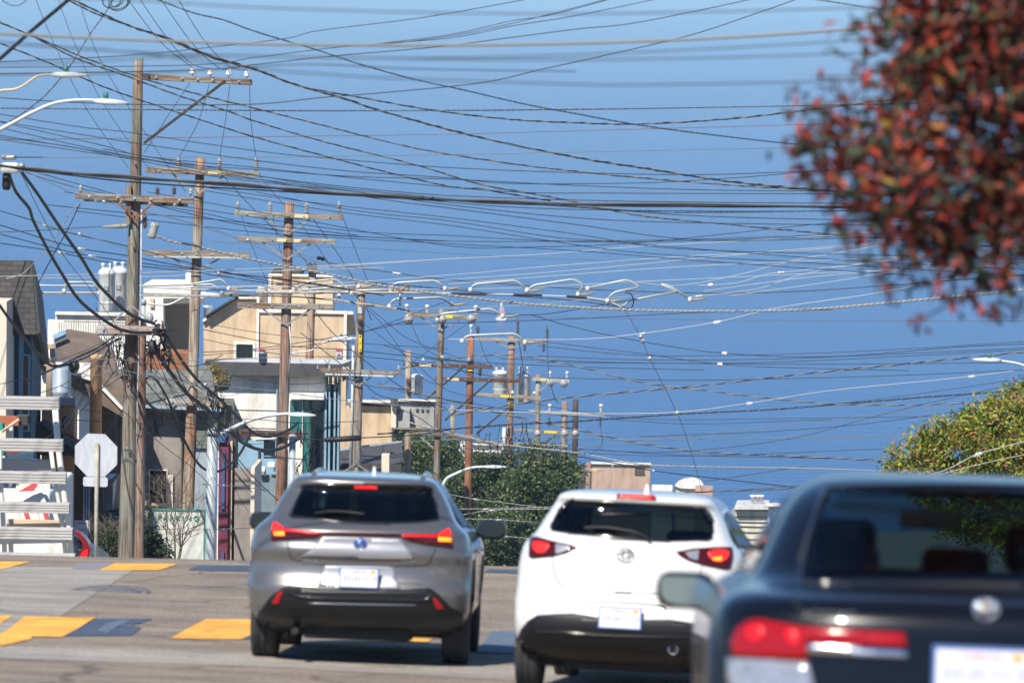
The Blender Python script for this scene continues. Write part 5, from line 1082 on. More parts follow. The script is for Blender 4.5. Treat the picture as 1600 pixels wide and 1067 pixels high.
part(h, "roof_box", "dark_wall", 424, 446, 424, 431, d + 2, 1.5); part(h, "roof_box", "dark_wall", 456, 470, 425, 431, d + 2, 1.5); mb = MB(); mb.tube([P(322, 496, d - .3), P(362, 470, d - .3), P(372, 464, d - .3)], .07, 8); mb.build("roof_conduit", "rail_black", h); mb = MB(); mb.lathe([(.14, 0), (.14, .45), (.2, .46), (.2, .55)], P(324, 500, d + 1), UP, 12); mb.build("roof_vent", "flue_metal", h)
mb = MB(); mb.lathe([(.18, 0), (.18, .6), (.2, .62)], P(410, 474, d + 1), UP, 12); mb.build("roof_vent", "white_trim", h)
# modern white building
d = 140; h = house("modern_white_building", "white modern building with a charcoal fascia and teal windows in the centre left", 430, d, "building")
plane3(h, "roof", "roof_membrane", [(318, 571, d - .5), (322, 561, d + 6), (392, 559, d + 3), (552, 562, d + 3), (545, 573, d - .5)], .2); part(h, "fascia", "dark_fascia", 318, 534, 569, 587, d - .55, .5); slab(h, "fascia_end", "dark_fascia", [(534, 569), (552, 562), (552, 570), (534, 587)], d - .5, 3)
part(h, "wall", "white_stucco", 340, 508, 586, 900, d, 8, base=True); part(h, "glass_corner", "window_glass", 508, 528, 600, 745, d + .2, 6); part(h, "lower_overhang", "white_trim", 452, 506, 615, 624, d - .4, .5)
window(h, 453, 472, 626, 680, d, "teal_glass", "white_trim", 1); window(h, 486, 505, 626, 742, d, "window_glass", "dark_fascia", 1); window(h, 474, 483, 626, 742, d, "teal_glass", "dark_fascia", 1)
for x in (507, 513, 521, 527): part(h, "fin", "pale_blue_wall", x, x + 3, 588, 745, d - .1, .5)
for y in (640, 668): part(h, "ledge", "grey_parapet", 342, 450, y, y + .7, d - .03, .05)
part(h, "downpipe", "flue_metal", 431, 433, 588, 700, d - .15, .12)
for x, y in ((514, 607), (527, 602)): mb = MB(); mb.box(P(x, y, d - .3), (px2m(5, d), .1, px2m(9, d)), None, 0, .02); mb.build("wall_lantern", "rail_black", h)
mb = MB(); mb.lathe([(.14, 0), (.14, .3), (.17, .31)], P(411, 566, d - .5), UP, 12); mb.build("roof_vent", "flue_metal", h); part(h, "dormer", "grey_shingles", 330, 365, 622, 700, d - 3, 3); window(h, 340, 347, 634, 680, d - 3, fw=1, frame="dark_fascia"); window(h, 352, 361, 634, 680, d - 3, fw=1, frame="dark_fascia"); part(h, "chimney", "grey_shingles", 309, 328, 577, 602, d - 4, 1.2)
pt = thing("roof_planter", P(345, 612, 133), "wedge shaped dark planter on a roof with a yellowing shrub growing in it", "planter"); slab(pt, "box", "dark_fascia", [(328, 603), (358, 590), (356, 609), (333, 613)], 133, .7); 
# cream low building with grey parapet
d = 176; h = house("cream_low_building", "low cream building with grey arched parapet behind the number strip pole", 580, d, "building"); part(h, "wall", "cream_siding", 527, 611, 634, 900, d, 8, base=True); part(h, "roof_edge", "white_trim", 543, 622, 624.5, 629, d - .4, 8.5); part(h, "dark_reveal", "dark_wall", 566, 612, 628, 634, d - .15, 7)
part(h, "pilaster", "curtain", 611, 619, 630, 668, d - .3, .6); part(h, "parapet_wall", "grey_parapet", 617, 678, 626, 668, d + .5, 4); part(h, "parapet_cap", "white_trim", 615, 681, 623.5, 627, d + .3, 4.4); slab(h, "buttress", "grey_parapet", [(616, 668), (616, 655), (628, 640), (640, 640), (640, 668)], d - .1, .6)
for x in (650, 658, 666): part(h, "arch", "dark_fascia", x, x + 4, 633, 643, d + .44, .1)
mb = MB(); mb.lathe([(.17, 0), (.17, .3), (.2, .31)], P(616, 634, d - .5), UP, 12); mb.build("roof_vent", "white_trim", h)
# dark roofed block
d = 152; h = house("dark_roofed_house", "low house with a sagging charcoal roof right above the crossover", 560, d); plane3(h, "roof", "dark_fascia", [(496, 741, d - 2.5), (497, 708, d + 1), (560, 698, d + 3), (628, 690, d + 4), (630, 720, d - 1), (560, 741, d - 2.5)], .15); part(h, "wall", "dark_wall", 500, 626, 724, 900, d - 1.5, 5, base=True); part(h, "beam", "curtain", 596, 608, 710, 745, d - 3, .4)
slab(h, "gutter", "flue_metal", [(497, 707.5), (560, 697), (628, 689), (628, 691), (560, 699.5), (497, 710)], d - .2, .15)
# far buildings
d = 335; h = house("far_white_building", "small white flat building peeking over the dark green trees", 765, d, "building"); part(h, "wall", "white_siding", 739, 789, 695, 716, d, 8, base=True); part(h, "roof_band", "brown_roof", 739, 803, 709, 716, d - 1, 1); part(h, "roof_edge", "white_trim", 738, 790, 693, 695.5, d - .3, 8)
h = house("far_brown_building", "far brown gabled block just right of the short slim pole", 715, d + 10, "building"); part(h, "wall", "white_siding", 716, 736, 690, 720, d + 10, 6, base=True)
d = 400; h = house("beige_flat_building", "blank beige box building with three lines of tiny dark lettering above the white car", 970, d, "building"); part(h, "wall", "far_beige", 924, 1015, 725, 830, d, 14, base=True); part(h, "parapet", "white_trim", 922, 1017, 722, 725.5, d - .3, 14.6); part(h, "left_block", "dark_wall", 898, 924, 726, 830, d + .5, 12, base=True)
mb = MB()
for k, s_ in enumerate(("SELF STORE", "MOVING & CO", "OPEN DAILY")[:0]): pass
for y in (731, 733.6, 736.2, 738.8, 741.4):
    for k in range(6 if y != 741.4 else 1):
        if y in (731, 741.4): wallbox(mb, 992, 1008, y, y + .7, d - .1, .12); break
        wallbox(mb, 992 + k * 2.7, 994 + k * 2.7 - (k % 2) * .5, y, y + 1.6, d - .1, .12)
mb.build("wall_lettering", "dark_wall", h)
d = 455; h = house("far_domed_house", "far off white house with a rounded roof above the white hatchback", 1075, d); slab(h, "roof", "white_stucco", smooth_poly([(1050, 762), (1064, 747), (1090, 745), (1100, 757), (1100, 764)], 1), d, 10); part(h, "wall", "far_cream", 1056, 1092, 757, 830, d + .4, 9, base=True); part(h, "side_block", "far_beige", 1086, 1113, 758, 830, d - 1, 8, base=True); part(h, "low_block", "white_stucco", 1018, 1050, 757, 830, d + 12, 8, base=True)
d = 420; h = house("far_cream_building", "far cream clapboard building with roof vents between white hatchback and black sedan", 1180, d, "building"); part(h, "wall", "far_cream", 1148, 1201, 790, 900, d, 12, base=True); plane3(h, "roof", "roof_membrane", [(1148, 791, d - 1), (1152, 781, d + 10), (1202, 781, d + 10), (1202, 791, d - 1)], .3)
for y in (797, 807, 815, 822, 831, 842, 852): part(h, "siding_line", "dark_fascia", 1148, 1200, y, y + 1.1, d - .12, .14)
for x in (1176, 1184, 1190): mb = MB(); mb.lathe([(.2, 0), (.2, .5), (.28, .52), (.28, .7)], P(x, 784, d + 4), UP, 10); mb.build("roof_vent", "white_trim", h)
h = house("far_white_house", "far rounded white house end just left of the black sedan's pillar", 1207, d - 10); mb = MB(); mb.lathe([(px2m(13, d), -12), (px2m(13, d), 3.2), (px2m(12, d), 3.6), (px2m(6, d), 4.0)], P(1212, 850, d - 10), UP, 20); mb.build("wall", "white_stucco", h); part(h, "cornice", "white_trim", 1196, 1222, 786, 791, d - 12, 2)

# ---------------------------------------------------------------- slatted rack and the cars beyond it
nmat("lamp_mid_red", (.16, .004, .006), .15)
nmat("tread_grey", (.40, .39, .37), .8, noise_amt=.15, scale=4, stretch=(1, 8, 8)); nmat("rack_white", (.68, .67, .62), .5, noise_amt=.08, scale=5)
d = 70; rk = thing("slatted_stair", P(20, 900, d), "white framed stair rack with six ribbed grey treads at the left edge", "stair rack")
for k, (y0, y1, xr, dd) in enumerate(((618, 638, 95, 0), (684, 703, 101, -.05), (735, 753, 106, -.1), (783, 799, 111, -.15), (822, 840, 116, -.2), (862, 879, 119.5, -.25))):
    mb = MB(); a, b = P(-260, y0, d + dd), P(xr, y1, d + dd); zt, zb = P(xr, y0, d + dd).z, b.z; hh = (zt - zb)
    for j in range(4): z = zb + hh * (j + .5) / 4; mb.box(((a.x + b.x) / 2, d + dd + .09, z), (b.x - a.x, .18, hh / 4 * .82), None, 0, .006)
    mb.box(((a.x + b.x) / 2, d + dd + .10, (zt + zb) / 2), (b.x - a.x - .02, .15, hh * .96), None, 0); mb.build("tread", "tread_grey", rk)
for pts, w_ in (([(86, 636), (90, 690), (96, 738), (102, 786), (108, 826), (112, 880)], 10), ([(78, 690), (84, 738), (92, 786), (98, 826), (104, 880)], 7), ([(-2, 690), (0, 745), (4, 795), (8, 880)], 8)):
    mb = MB(); q = [P(x, y, d + .28) for x, y in pts]; mb.tube(q, px2m(w_ / 2, d), 8); mb.build("stringer", "rack_white", rk)
part(rk, "shaded_tread", "tread_grey", -200, 80, 716, 733, d + .6, .1)
part(rk, "cream_panel", "tan_panel", 10, 102, 812, 823, d + .55, .05); part(rk, "white_panel", "rack_white", -200, 110, 838, 872, d + .5, .06)
tr_ = thing("contractor_truck", P(10, 900, 76), "white utility truck back with striped boards seen through the stair rack", "truck"); part(tr_, "body", "rack_white", -160, 78, 766, 930, 76, 3, bev=.05); part(tr_, "upper_panel", "curtain", 25, 78, 752, 768, 76.4, .3)
part(tr_, "red_board", "red_roof", -60, 29, 651, 664, 76, .25); mb = MB(); mb.tube([P(3, 674, 75.8), P(30, 655, 75.8)], .03, 6); mb.build("wood_strut", "tan_panel", tr_); part(tr_, "dark_box", "dark_wall", 24, 43, 650, 664, 76.1, .3); part(tr_, "teal_box", "teal_letter", -60, 4, 660, 672, 75.9, .3); part(tr_, "lower_red_board", "red_roof", -60, 30, 700, 708, 76, .25); part(tr_, "lower_teal_box", "teal_letter", -60, 6, 704, 712, 75.9, .3); part(tr_, "navy_box", "blue_wall", 8, 52, 706, 716, 76, .4); part(tr_, "blue_tarp", "blue_wall", -50, 60, 718, 748, 76.8, .3)
part(tr_, "frame_post", "rack_white", 14, 19, 664, 770, 76.5, .12)
mb = MB(); mb.prism([P(28, 768, 75.8), P(56, 752, 75.8), (P(60, 757, 75.8)), P(52, 767, 75.8)], SD * .04); mb.build("stripe_board", "plate_red", tr_); mb = MB(); mb.prism([P(56, 752, 75.75), P(62, 752, 75.75), P(70, 768, 75.75), P(64, 768, 75.75)], SD * .04); mb.build("stripe_board", "rack_white", tr_)
for k in range(5): mb = MB(); x = 22 + k * 15; mb.prism([P(x, 801, 75.5), P(x + 7, 801, 75.5), P(x + 12, 818, 75.5), P(x + 5, 818, 75.5)], SD * .04); mb.build("stripe_board", "plate_red" if k % 2 else "rack_white", tr_)
d = 73; pc = thing("parked_car", P(60, 900, d), "dark blue parked car with one bright red tail lamp showing beside the stair rack", "car"); 
def rloft(mb, secs, mi=0):
    n_ = len(secs[0]); vs = [v for s_ in secs for v in s_]; mb.add(vs, [(i * n_ + k, i * n_ + (k + 1) % n_, (i + 1) * n_ + (k + 1) % n_, (i + 1) * n_ + k) for i in range(len(secs) - 1) for k in range(n_)] + [tuple(range(n_))[::-1], tuple((len(secs) - 1) * n_ + k for k in range(n_))], mi, True)
c0 = P(60, 880, d); mb = MB(); secs = []
for yy, zt, wd in ((0, .55, .80), (.1, .72, .86), (.5, .78, .88), (1.0, .8, .86), (3.2, .78, .84), (4.2, .5, .8)):
    zb = -1.2 - yy * .2; secs.append([c0 + ST * sx * wd * q_ + SD * yy + UP * (z - yy * .2) for sx, q_, z in ((-1, 1, -.9), (1, 1, -.9), (1, 1, zt * .5 - .3), (1, .96, zt * .8 - .25), (1, .7, zt - .25), (-1, .7, zt - .25), (-1, .96, zt * .8 - .25), (-1, 1, zt * .5 - .3))])
rloft(mb, secs); mb.build("body", "paint_blue", pc)
mb = MB(); tl = smooth_poly([(116, 829), (128, 835), (138, 847), (142.5, 860), (139, 870), (137, 878), (119, 878), (122, 866), (130, 856), (127, 844), (115, 832)], 1); mb.prism([P(x, y, d - .05) for x, y in tl], SD * .25); tl_ = mb.build("tail_lamp", "lamp_mid_red", pc); MATS["lamp_red"]; mb = MB(); mb.prism([P(x, y, d - .08) for x, y in smooth_poly([(124, 872), (128, 862), (137, 856), (137, 868), (131, 875)], 1)], SD * .03); mb.build("lamp_lens", "lit_red_soft", tl_)

P = P_world
# ---------------------------------------------------------------- trees and plants
leafmat("leaf_red", [(0, (.010, .022, .010)), (.32, (.065, .095, .045)), (.36, (.045, .012, .010)), (.62, (.15, .028, .015)), (.88, (.36, .040, .022)), (.97, (.38, .08, .03)), (1, (.34, .26, .04))], .6, .3)
leafmat("leaf_dark", [(0, (.012, .026, .010)), (.4, (.035, .065, .02)), (.75, (.08, .12, .035)), (1, (.17, .19, .06))], .5, .15)
leafmat("leaf_yellow_green", [(0, (.04, .10, .015)), (.25, (.12, .20, .02)), (.6, (.30, .36, .035)), (.84, (.46, .42, .05)), (.88, (.45, .17, .11)), (1, (.55, .22, .15))], .5, .35)
leafmat("leaf_bush", [(0, (.010, .02, .010)), (.6, (.02, .04, .015)), (1, (.05, .07, .02))], .6, .1); leafmat("leaf_ochre", [(0, (.10, .09, .02)), (.5, (.24, .17, .04)), (1, (.34, .26, .07))], .6, .2)
nmat("bark", (.10, .07, .05), .9, noise_amt=.3, scale=8, bump=.5); nmat("twig", (.16, .13, .10), .9, noise_amt=.2, scale=8)
def leaf_mesh(mb, c, n, ln, wd, rr, droop=0.0):
    """one folded leaf at c facing n"""
    t = Vector((rr.gauss(0, 1), rr.gauss(0, 1), rr.gauss(0, 1) - droop)).normalized(); s_ = t.cross(n)
    if s_.length < .01: s_ = t.orthogonal()
    s_.normalize(); u = s_.cross(t) * wd * .25
    mb.add([c, c + t * ln * .5 + s_ * wd * .5 + u, c + t * ln, c + t * ln * .5 - s_ * wd * .5 + u], [(0, 1, 2), (0, 2, 3)], 0, False)
def crown(root, mat, blobs, nclump, nleaf, ln, wd, clump, seed, droop=0.0, shell=.45, name="foliage"):
    """blobs: (centre, rx, ry, rz)"""
    rr = random.Random(seed); mb = MB(); tot = sum(b[1] * b[3] for b in blobs)
    cl = []
    for (c, rx, ry, rz) in blobs:
        k = max(1, int(nclump * rx * rz / tot))
        for _ in range(k):
            v = Vector((rr.gauss(0, 1), rr.gauss(0, 1), rr.gauss(0, 1))).normalized(); q = (shell + (1 - shell) * rr.random()) ** .6
            nz = 1 + .34 * noise.noise(Vector((v.x * 2.2 + seed, v.y * 2.2, v.z * 2.2 + c.x)))
            p = c + Vector((v.x * rx, v.y * ry, v.z * rz)) * q * nz; cl.append((p, v))
    for p, v in cl:
        for _ in range(nleaf):
            o = Vector((rr.gauss(0, clump), rr.gauss(0, clump), rr.gauss(0, clump * .8)))
            nn = (v + Vector((rr.gauss(0, .8), rr.gauss(0, .8), rr.gauss(0, .8) + .4))).normalized()
            leaf_mesh(mb, p + o, nn, ln * rr.uniform(.6, 1.2), wd * rr.uniform(.6, 1.2), rr, droop)
    o = mb.build(name, mat, root, fix=False); return cl
def limbs(root, foot, top, targets, r0, mat="bark", seed=1):
    rr = random.Random(seed); mb = MB(); m_ = foot + (top - foot) * .5 + Vector((rr.uniform(-.1, .1), 0, 0)); mb.tube([foot, m_, top], [r0 * 1.15, r0 * .9, r0 * .7], 10)
    for t in targets:
        s_ = foot + (top - foot) * rr.uniform(.7, 1.0); k = s_ + (t - s_) * .5 + Vector((rr.uniform(-.1, .1), rr.uniform(-.1, .1), .08 * (t - s_).length)); mb.tube([s_, k, t], [r0 * .45, r0 * .28, r0 * .08], 6)
    return mb.build("trunk", mat, root)
def tree(name, label, foot, blobs_px, d, mat, nclump, nleaf, ln, wd, clump, seed, r0, dy=1.0, droop=0.0, shell=.45, group=None, cat="tree"):
    """blobs_px: (px, py, rx_px, rz_px, extra distance)"""
    root = thing(name, foot, label, cat, group); bl = []
    for x, y, rx, rz, e in blobs_px: bl.append((P(x, y, d + e), px2m(rx, d + e), px2m((rx + rz) / 2, d + e) * dy, px2m(rz, d + e)))
    if name == "dark_green_tree":
        r3 = random.Random(seed + 5); sat = []
        for c, rx, ry, rz in bl:
            for _ in range(6):
                a = r3.uniform(0, 2 * math.pi); e = r3.uniform(-.5, .9); k = r3.uniform(.26, .46); sat.append((c + Vector((math.cos(a) * rx * .86, math.sin(a) * ry * .86, e * rz * .95)), rx * k, ry * k, rz * k * .8))
        bl = [(c, rx * .84, ry * .84, rz * .84) for c, rx, ry, rz in bl] + sat
    cl = crown(root, mat, bl, nclump, nleaf, ln, wd, clump, seed, droop, shell); rr = random.Random(seed)
    cen = sum((b[0] for b in bl), Vector()) / len(bl); top = foot + (cen - foot) * .75; top = Vector((foot.x * .6 + cen.x * .4, foot.y * .6 + cen.y * .4, min(b[0].z - b[3] * .3 for b in bl) if name != 'red_leaved_tree' else cen.z))
    if top.z < foot.z + .5: top.z = foot.z + .5
    limbs(root, foot, top, [cl[rr.randrange(len(cl))][0] for _ in range(26)] + [b[0] for b in bl], r0, seed=seed); return root
def on_street(x, d, lift=-.2): p = SD * d + ST * x; p.z = gz(d) + lift; return p
# red leaved street tree, close, out of focus
d = 16.5; fx = P(2230, 900, d).x
tree("red_leaved_tree", "red and dark green leaved street tree filling the upper right corner", Vector((fx, d, gz(d) - .2)),
     [(1560, 120, 190, 190, 0), (1420, 250, 120, 130, -.2), (1330, 235, 65, 85, 0), (1520, 330, 150, 110, .2), (1640, 330, 160, 130, 0), (1430, 75, 95, 110, .1), (1690, 100, 190, 220, .3), (1420, 370, 65, 60, 0), (1520, 415, 70, 45, -.1), (1300, 190, 40, 45, .1), (1275, 235, 28, 42, 0), (1560, -120, 260, 160, 0), (1800, 0, 250, 300, .4), (1345, 330, 35, 45, 0), (1480, 30, 120, 120, -.2)],
     d, "leaf_red", 2300, 6, .078, .031, .068, 5, .030, dy=.9, droop=.3, shell=.12)
# hanging leaf sprays below the crown
mb = MB(); rr = random.Random(4)
root = [o for o in bpy.data.objects if o.name == "red_leaved_tree"][0]
for x, y in ((1438, 505), (1433, 500), (1545, 480), (1560, 490), (1500, 478), (1300, 350), (1325, 372), (1395, 430), (1420, 445), (1462, 455), (1590, 470), (1350, 410), (1376, 400), (1482, 462), (1250, 205), (1238, 160), (1275, 105), (1243, 230), (1380, 452), (1400, 470), (1525, 470), (1575, 455), (1280, 300), (1262, 262)):
    for k in range(3): leaf_mesh(mb, P(x + rr.uniform(-8, 8), y + rr.uniform(-14, 10), d + rr.uniform(-.2, .2)), Vector((0, -1, .2)), .052, .022, rr, 1.2)
mb.build("hanging_leaves", "leaf_red", root, fix=False)
mb = MB()
for pts in ([(1700, 250), (1600, 380), (1540, 440), (1438, 500)], [(1600, 380), (1500, 430), (1400, 450), (1350, 400)], [(1650, 150), (1450, 200), (1330, 220), (1245, 200)], [(1640, 120), (1450, 100), (1340, 120), (1270, 120)], [(1700, 200), (1560, 300), (1420, 330), (1310, 350)], [(1800, 400), (1760, 300), (1700, 150), (1650, 0)]):
    q = chain([P(x, y, d + .1 * i) for i, (x, y) in enumerate(pts)], 4); mb.tube(q, [.010 - .007 * i / len(q) for i in range(len(q))], 5)
rr = random.Random(8)
for k in range(26):
    a = rr.uniform(2.2, 4.4); x0, y0 = 1560 + rr.uniform(-120, 160), rr.uniform(20, 330); L_ = rr.uniform(110, 240); x1, y1 = x0 + math.cos(a) * L_, y0 - math.sin(a) * L_ * .8
    q = chain([P(x0, y0, d + rr.uniform(-.3, .3)), P((x0 + x1) / 2 + rr.uniform(-15, 15), (y0 + y1) / 2 + rr.uniform(-15, 15), d + rr.uniform(-.3, .3)), P(x1, y1, d + rr.uniform(-.3, .3))], 4); mb.tube(q, [.008 - .006 * i / len(q) for i in range(len(q))], 5)
mb.build("branch", "bark", root)
# green tree with pinkish new growth, right
d = 75.0; tree("flowering_green_tree", "yellow green tree with pinkish tips rising over the black sedan at the right", on_street(P(1640, 700, d).x - .0345 * d + .6, d),
     [(1640, 760, 150, 130, 0), (1560, 680, 70, 62, -.4), (1500, 715, 70, 58, 0), (1440, 732, 54, 46, .2), (1410, 742, 26, 26, 0), (1590, 650, 50, 44, .2), (1490, 672, 32, 28, -.3), (1450, 700, 30, 26, 0), (1540, 645, 24, 26, 0), (1620, 620, 50, 28, .3), (1700, 640, 90, 60, 0), (1540, 780, 100, 70, 0)], d, "leaf_yellow_green", 2400, 14, .12, .045, .085, 9, .16, dy=.8, shell=.66)
# dark green trees in the middle
for lab, bl, dd, sd in (("dark green tree crown right above the roof of the grey crossover's right side", [(668, 735, 42, 50, 0), (645, 720, 26, 32, 0), (700, 760, 40, 50, 0), (690, 715, 26, 24, 0)], 205, 21),
                    ("broad dark green tree in the gap between crossover and white hatchback", [(745, 770, 46, 48, 0), (770, 745, 40, 34, 0), (735, 820, 50, 55, 0), (720, 775, 26, 36, 0), (800, 800, 40, 48, 0), (755, 728, 24, 18, 0)], 196, 22),
                    ("dark green tree left of the beige flat building with a ragged top", [(845, 745, 44, 42, 0), (870, 770, 34, 52, 0), (815, 770, 40, 46, 0), (850, 715, 26, 14, 0), (830, 820, 50, 55, 0), (880, 745, 18, 32, 0)], 188, 23),
                    ("low dark green tree just over the crest between the two cars", [(770, 860, 70, 44, 0), (720, 865, 50, 40, 0), (820, 860, 60, 50, 0)], 180, 24),
                    ("dark tree behind the short slim pole and the dark roofed house", [(640, 700, 22, 30, 0), (622, 712, 16, 20, 0), (612, 730, 20, 24, 0)], 215, 25)):
    cx = sum(b[0] for b in bl) / len(bl); p = P(cx, 900, dd); tree("dark_green_tree", lab, Vector((p.x, dd, gz(dd) - .5)), bl, dd, "leaf_dark", 270, 64, .19, .11, .30, sd, .22, dy=1.0, shell=.62, group="dark green trees in the dip")
# bushes
d = 88; tree("dark_bush", "dense dark evergreen bush at the foot of the tallest pole", on_street(P(222, 880, d).x - .036 * d, d), [(230, 860, 22, 34, 0), (245, 870, 16, 26, 0), (218, 835, 12, 40, .3)], d, "leaf_bush", 260, 14, .10, .04, .10, 31, .04, cat="bush")
d = 86; tree("dark_bush", "small dark shrub between the stop sign post and the tallest pole", on_street(P(175, 880, d).x - .036 * d, d), [(175, 862, 14, 26, 0), (168, 845, 8, 22, 0)], d, "leaf_bush", 110, 12, .09, .035, .10, 32, .03, cat="bush")
tree("planter_shrub", "yellowing shrub growing from the dark roof planter", P(340, 612, 132.8), [(338, 582, 10, 16, 0), (346, 592, 8, 12, 0), (330, 572, 8, 7, 0)], 132.8, "leaf_ochre", 70, 9, .10, .04, .10, 33, .02, cat="shrub", shell=.2)
def bare(label, d, x0, x1, ytop, ybase, n_, seed):
    rr = random.Random(seed); xm = (x0 + x1) / 2; root = thing("bare_shrub", P(xm, 900, d), label, "shrub", "bare twiggy shrubs")
    mb = MB()
    def br(p, v, L, r, dep):
        q = p + v * L * .5 + Vector((rr.gauss(0, .03), rr.gauss(0, .03), 0)); e = p + v * L + Vector((rr.gauss(0, .06), rr.gauss(0, .06), 0)); mb.tube([p, q, e], [r, r * .8, r * .55], 4, cap=False)
        if dep > 0:
            for _ in range(3): br(e if rr.random() < .6 else q, (v + Vector((rr.gauss(0, .45), rr.gauss(0, .45), rr.gauss(0, .25)))).normalized(), L * .66, r * .6, dep - 1)
    base = P(xm, ybase, d); H = P(xm, ytop, d).z - base.z
    for k in range(n_):
        x = rr.uniform(x0, x1); br(P(xm + (x - xm) * .3, ybase, d), (P(x, ytop, d) - P(xm, ybase, d)).normalized(), H * .42, .018, 4)
    mb.build("stems", "twig", root)
bare("bare twiggy shrub in front of the white parking board", 94, 248, 296, 735, 885, 7, 2); bare("bare twiggy shrub left of the tallest pole's foot", 88, 160, 190, 800, 885, 4, 3)
# ---------------------------------------------------------------- overhead wires
LMK = [(-20, -20, "top left corner"), (20, 70, "upper left edge"), (0, 150, "two upper left lamps"), (0, 215, "lower lamp arm's root"), (15, 265, "white box at the left edge"), (0, 330, "left edge above the shingled roof"), (0, 420, "shingled house roof"), (0, 470, "left edge beside the shingled house"), (60, 570, "blue house wall"), (10, 620, "stair rack's top"),
       (180, 0, "top edge above the tallest pole"), (280, 0, "top edge left of centre"), (600, 0, "top edge centre"), (1000, 0, "top edge right of centre"), (1245, 0, "top edge beside the red tree"), (216, 92, "tallest pole's top"), (340, 118, "one sided top crossarm"), (210, 310, "tallest pole's second crossarm"), (210, 400, "tallest pole's middle"), (205, 515, "tallest pole's platform"), (200, 620, "tallest pole's lower shaft"),
       (313, 265, "second pole's top crossarm"), (305, 395, "second pole's lower crossarm"), (300, 630, "second pole's bottom arm"), (450, 335, "third pole's top crossarm"), (450, 376, "third pole's second crossarm"), (445, 480, "third pole's low crossarm"), (440, 680, "third pole's bottom arm"), (488, 418, "slim grey pole's top"), (520, 400, "black splice sleeve"), (565, 450, "numbered pole's top"), (560, 580, "numbered pole's crossarm"), (560, 690, "numbered pole's foot"),
       (638, 550, "short slim pole"), (690, 490, "strain insulator pole"), (735, 530, "rust red pole's top"), (735, 595, "rust red pole's crossarms"), (800, 530, "twin transformer pole's top"), (800, 600, "twin transformers"), (860, 590, "pole right of the transformers"), (890, 645, "far galvanised crossarm"), (890, 700, "far pole pair's foot"), (980, 485, "trolley span corner"), (1100, 445, "trolley switch tip"), (800, 300, "centre of the view"), (800, 800, "gap between the cars"), (700, 770, "crossover's roof"),
       (1240, 200, "red tree's left tip"), (1400, 40, "red tree's top"), (1600, 20, "top right corner"), (1320, 300, "red tree's lower left"), (1320, 370, "just under the red tree's left side"), (1420, 450, "red tree's lowest leaves"), (1600, 450, "right edge below the red tree"), (1520, 560, "far right street lamp"), (1600, 550, "right edge by the far right lamp"), (1600, 600, "right edge above the green tree"), (1500, 660, "green tree's upper side"), (1400, 720, "green tree's left tip"), (1600, 700, "right edge on the green tree"), (1230, 740, "black sedan's roof corner"), (1070, 765, "far domed house"), (1200, 800, "far cream building"), (1250, 690, "sea above the black sedan"), (960, 725, "beige box building"), (400, 290, "space above the third pole"), (333, 675, "round capped metal pole"), (660, 820, "crossover's light bar")]
def near(x, y):
    return min(LMK, key=lambda q: (q[0] - x) ** 2 + (q[1] - y) ** 2)[2]
STY = {'b': ("wire_black", "black wire"), 'g': ("wire_grey", "grey wire"), 'w': ("wire_white", "white wire"), 'l': ("wire_light", "pale grey cable"), 'r': ("wire_red", "reddish wire"), 'o': ("wire_olive", "olive wire"), 'd': ("wire_dull", "pale blurred cable"), 'u': ("wire_black", "out of focus cable"),
       't': (None, "twisted black and tan cable"), 'tw': (None, "twisted pale rope cable"), 'tb': (None, "twisted black cable"), 'h': (None, "heavy lashed cable bundle"), 'hc': ("black_rubber", "thick black cable")}
SEEN = {}
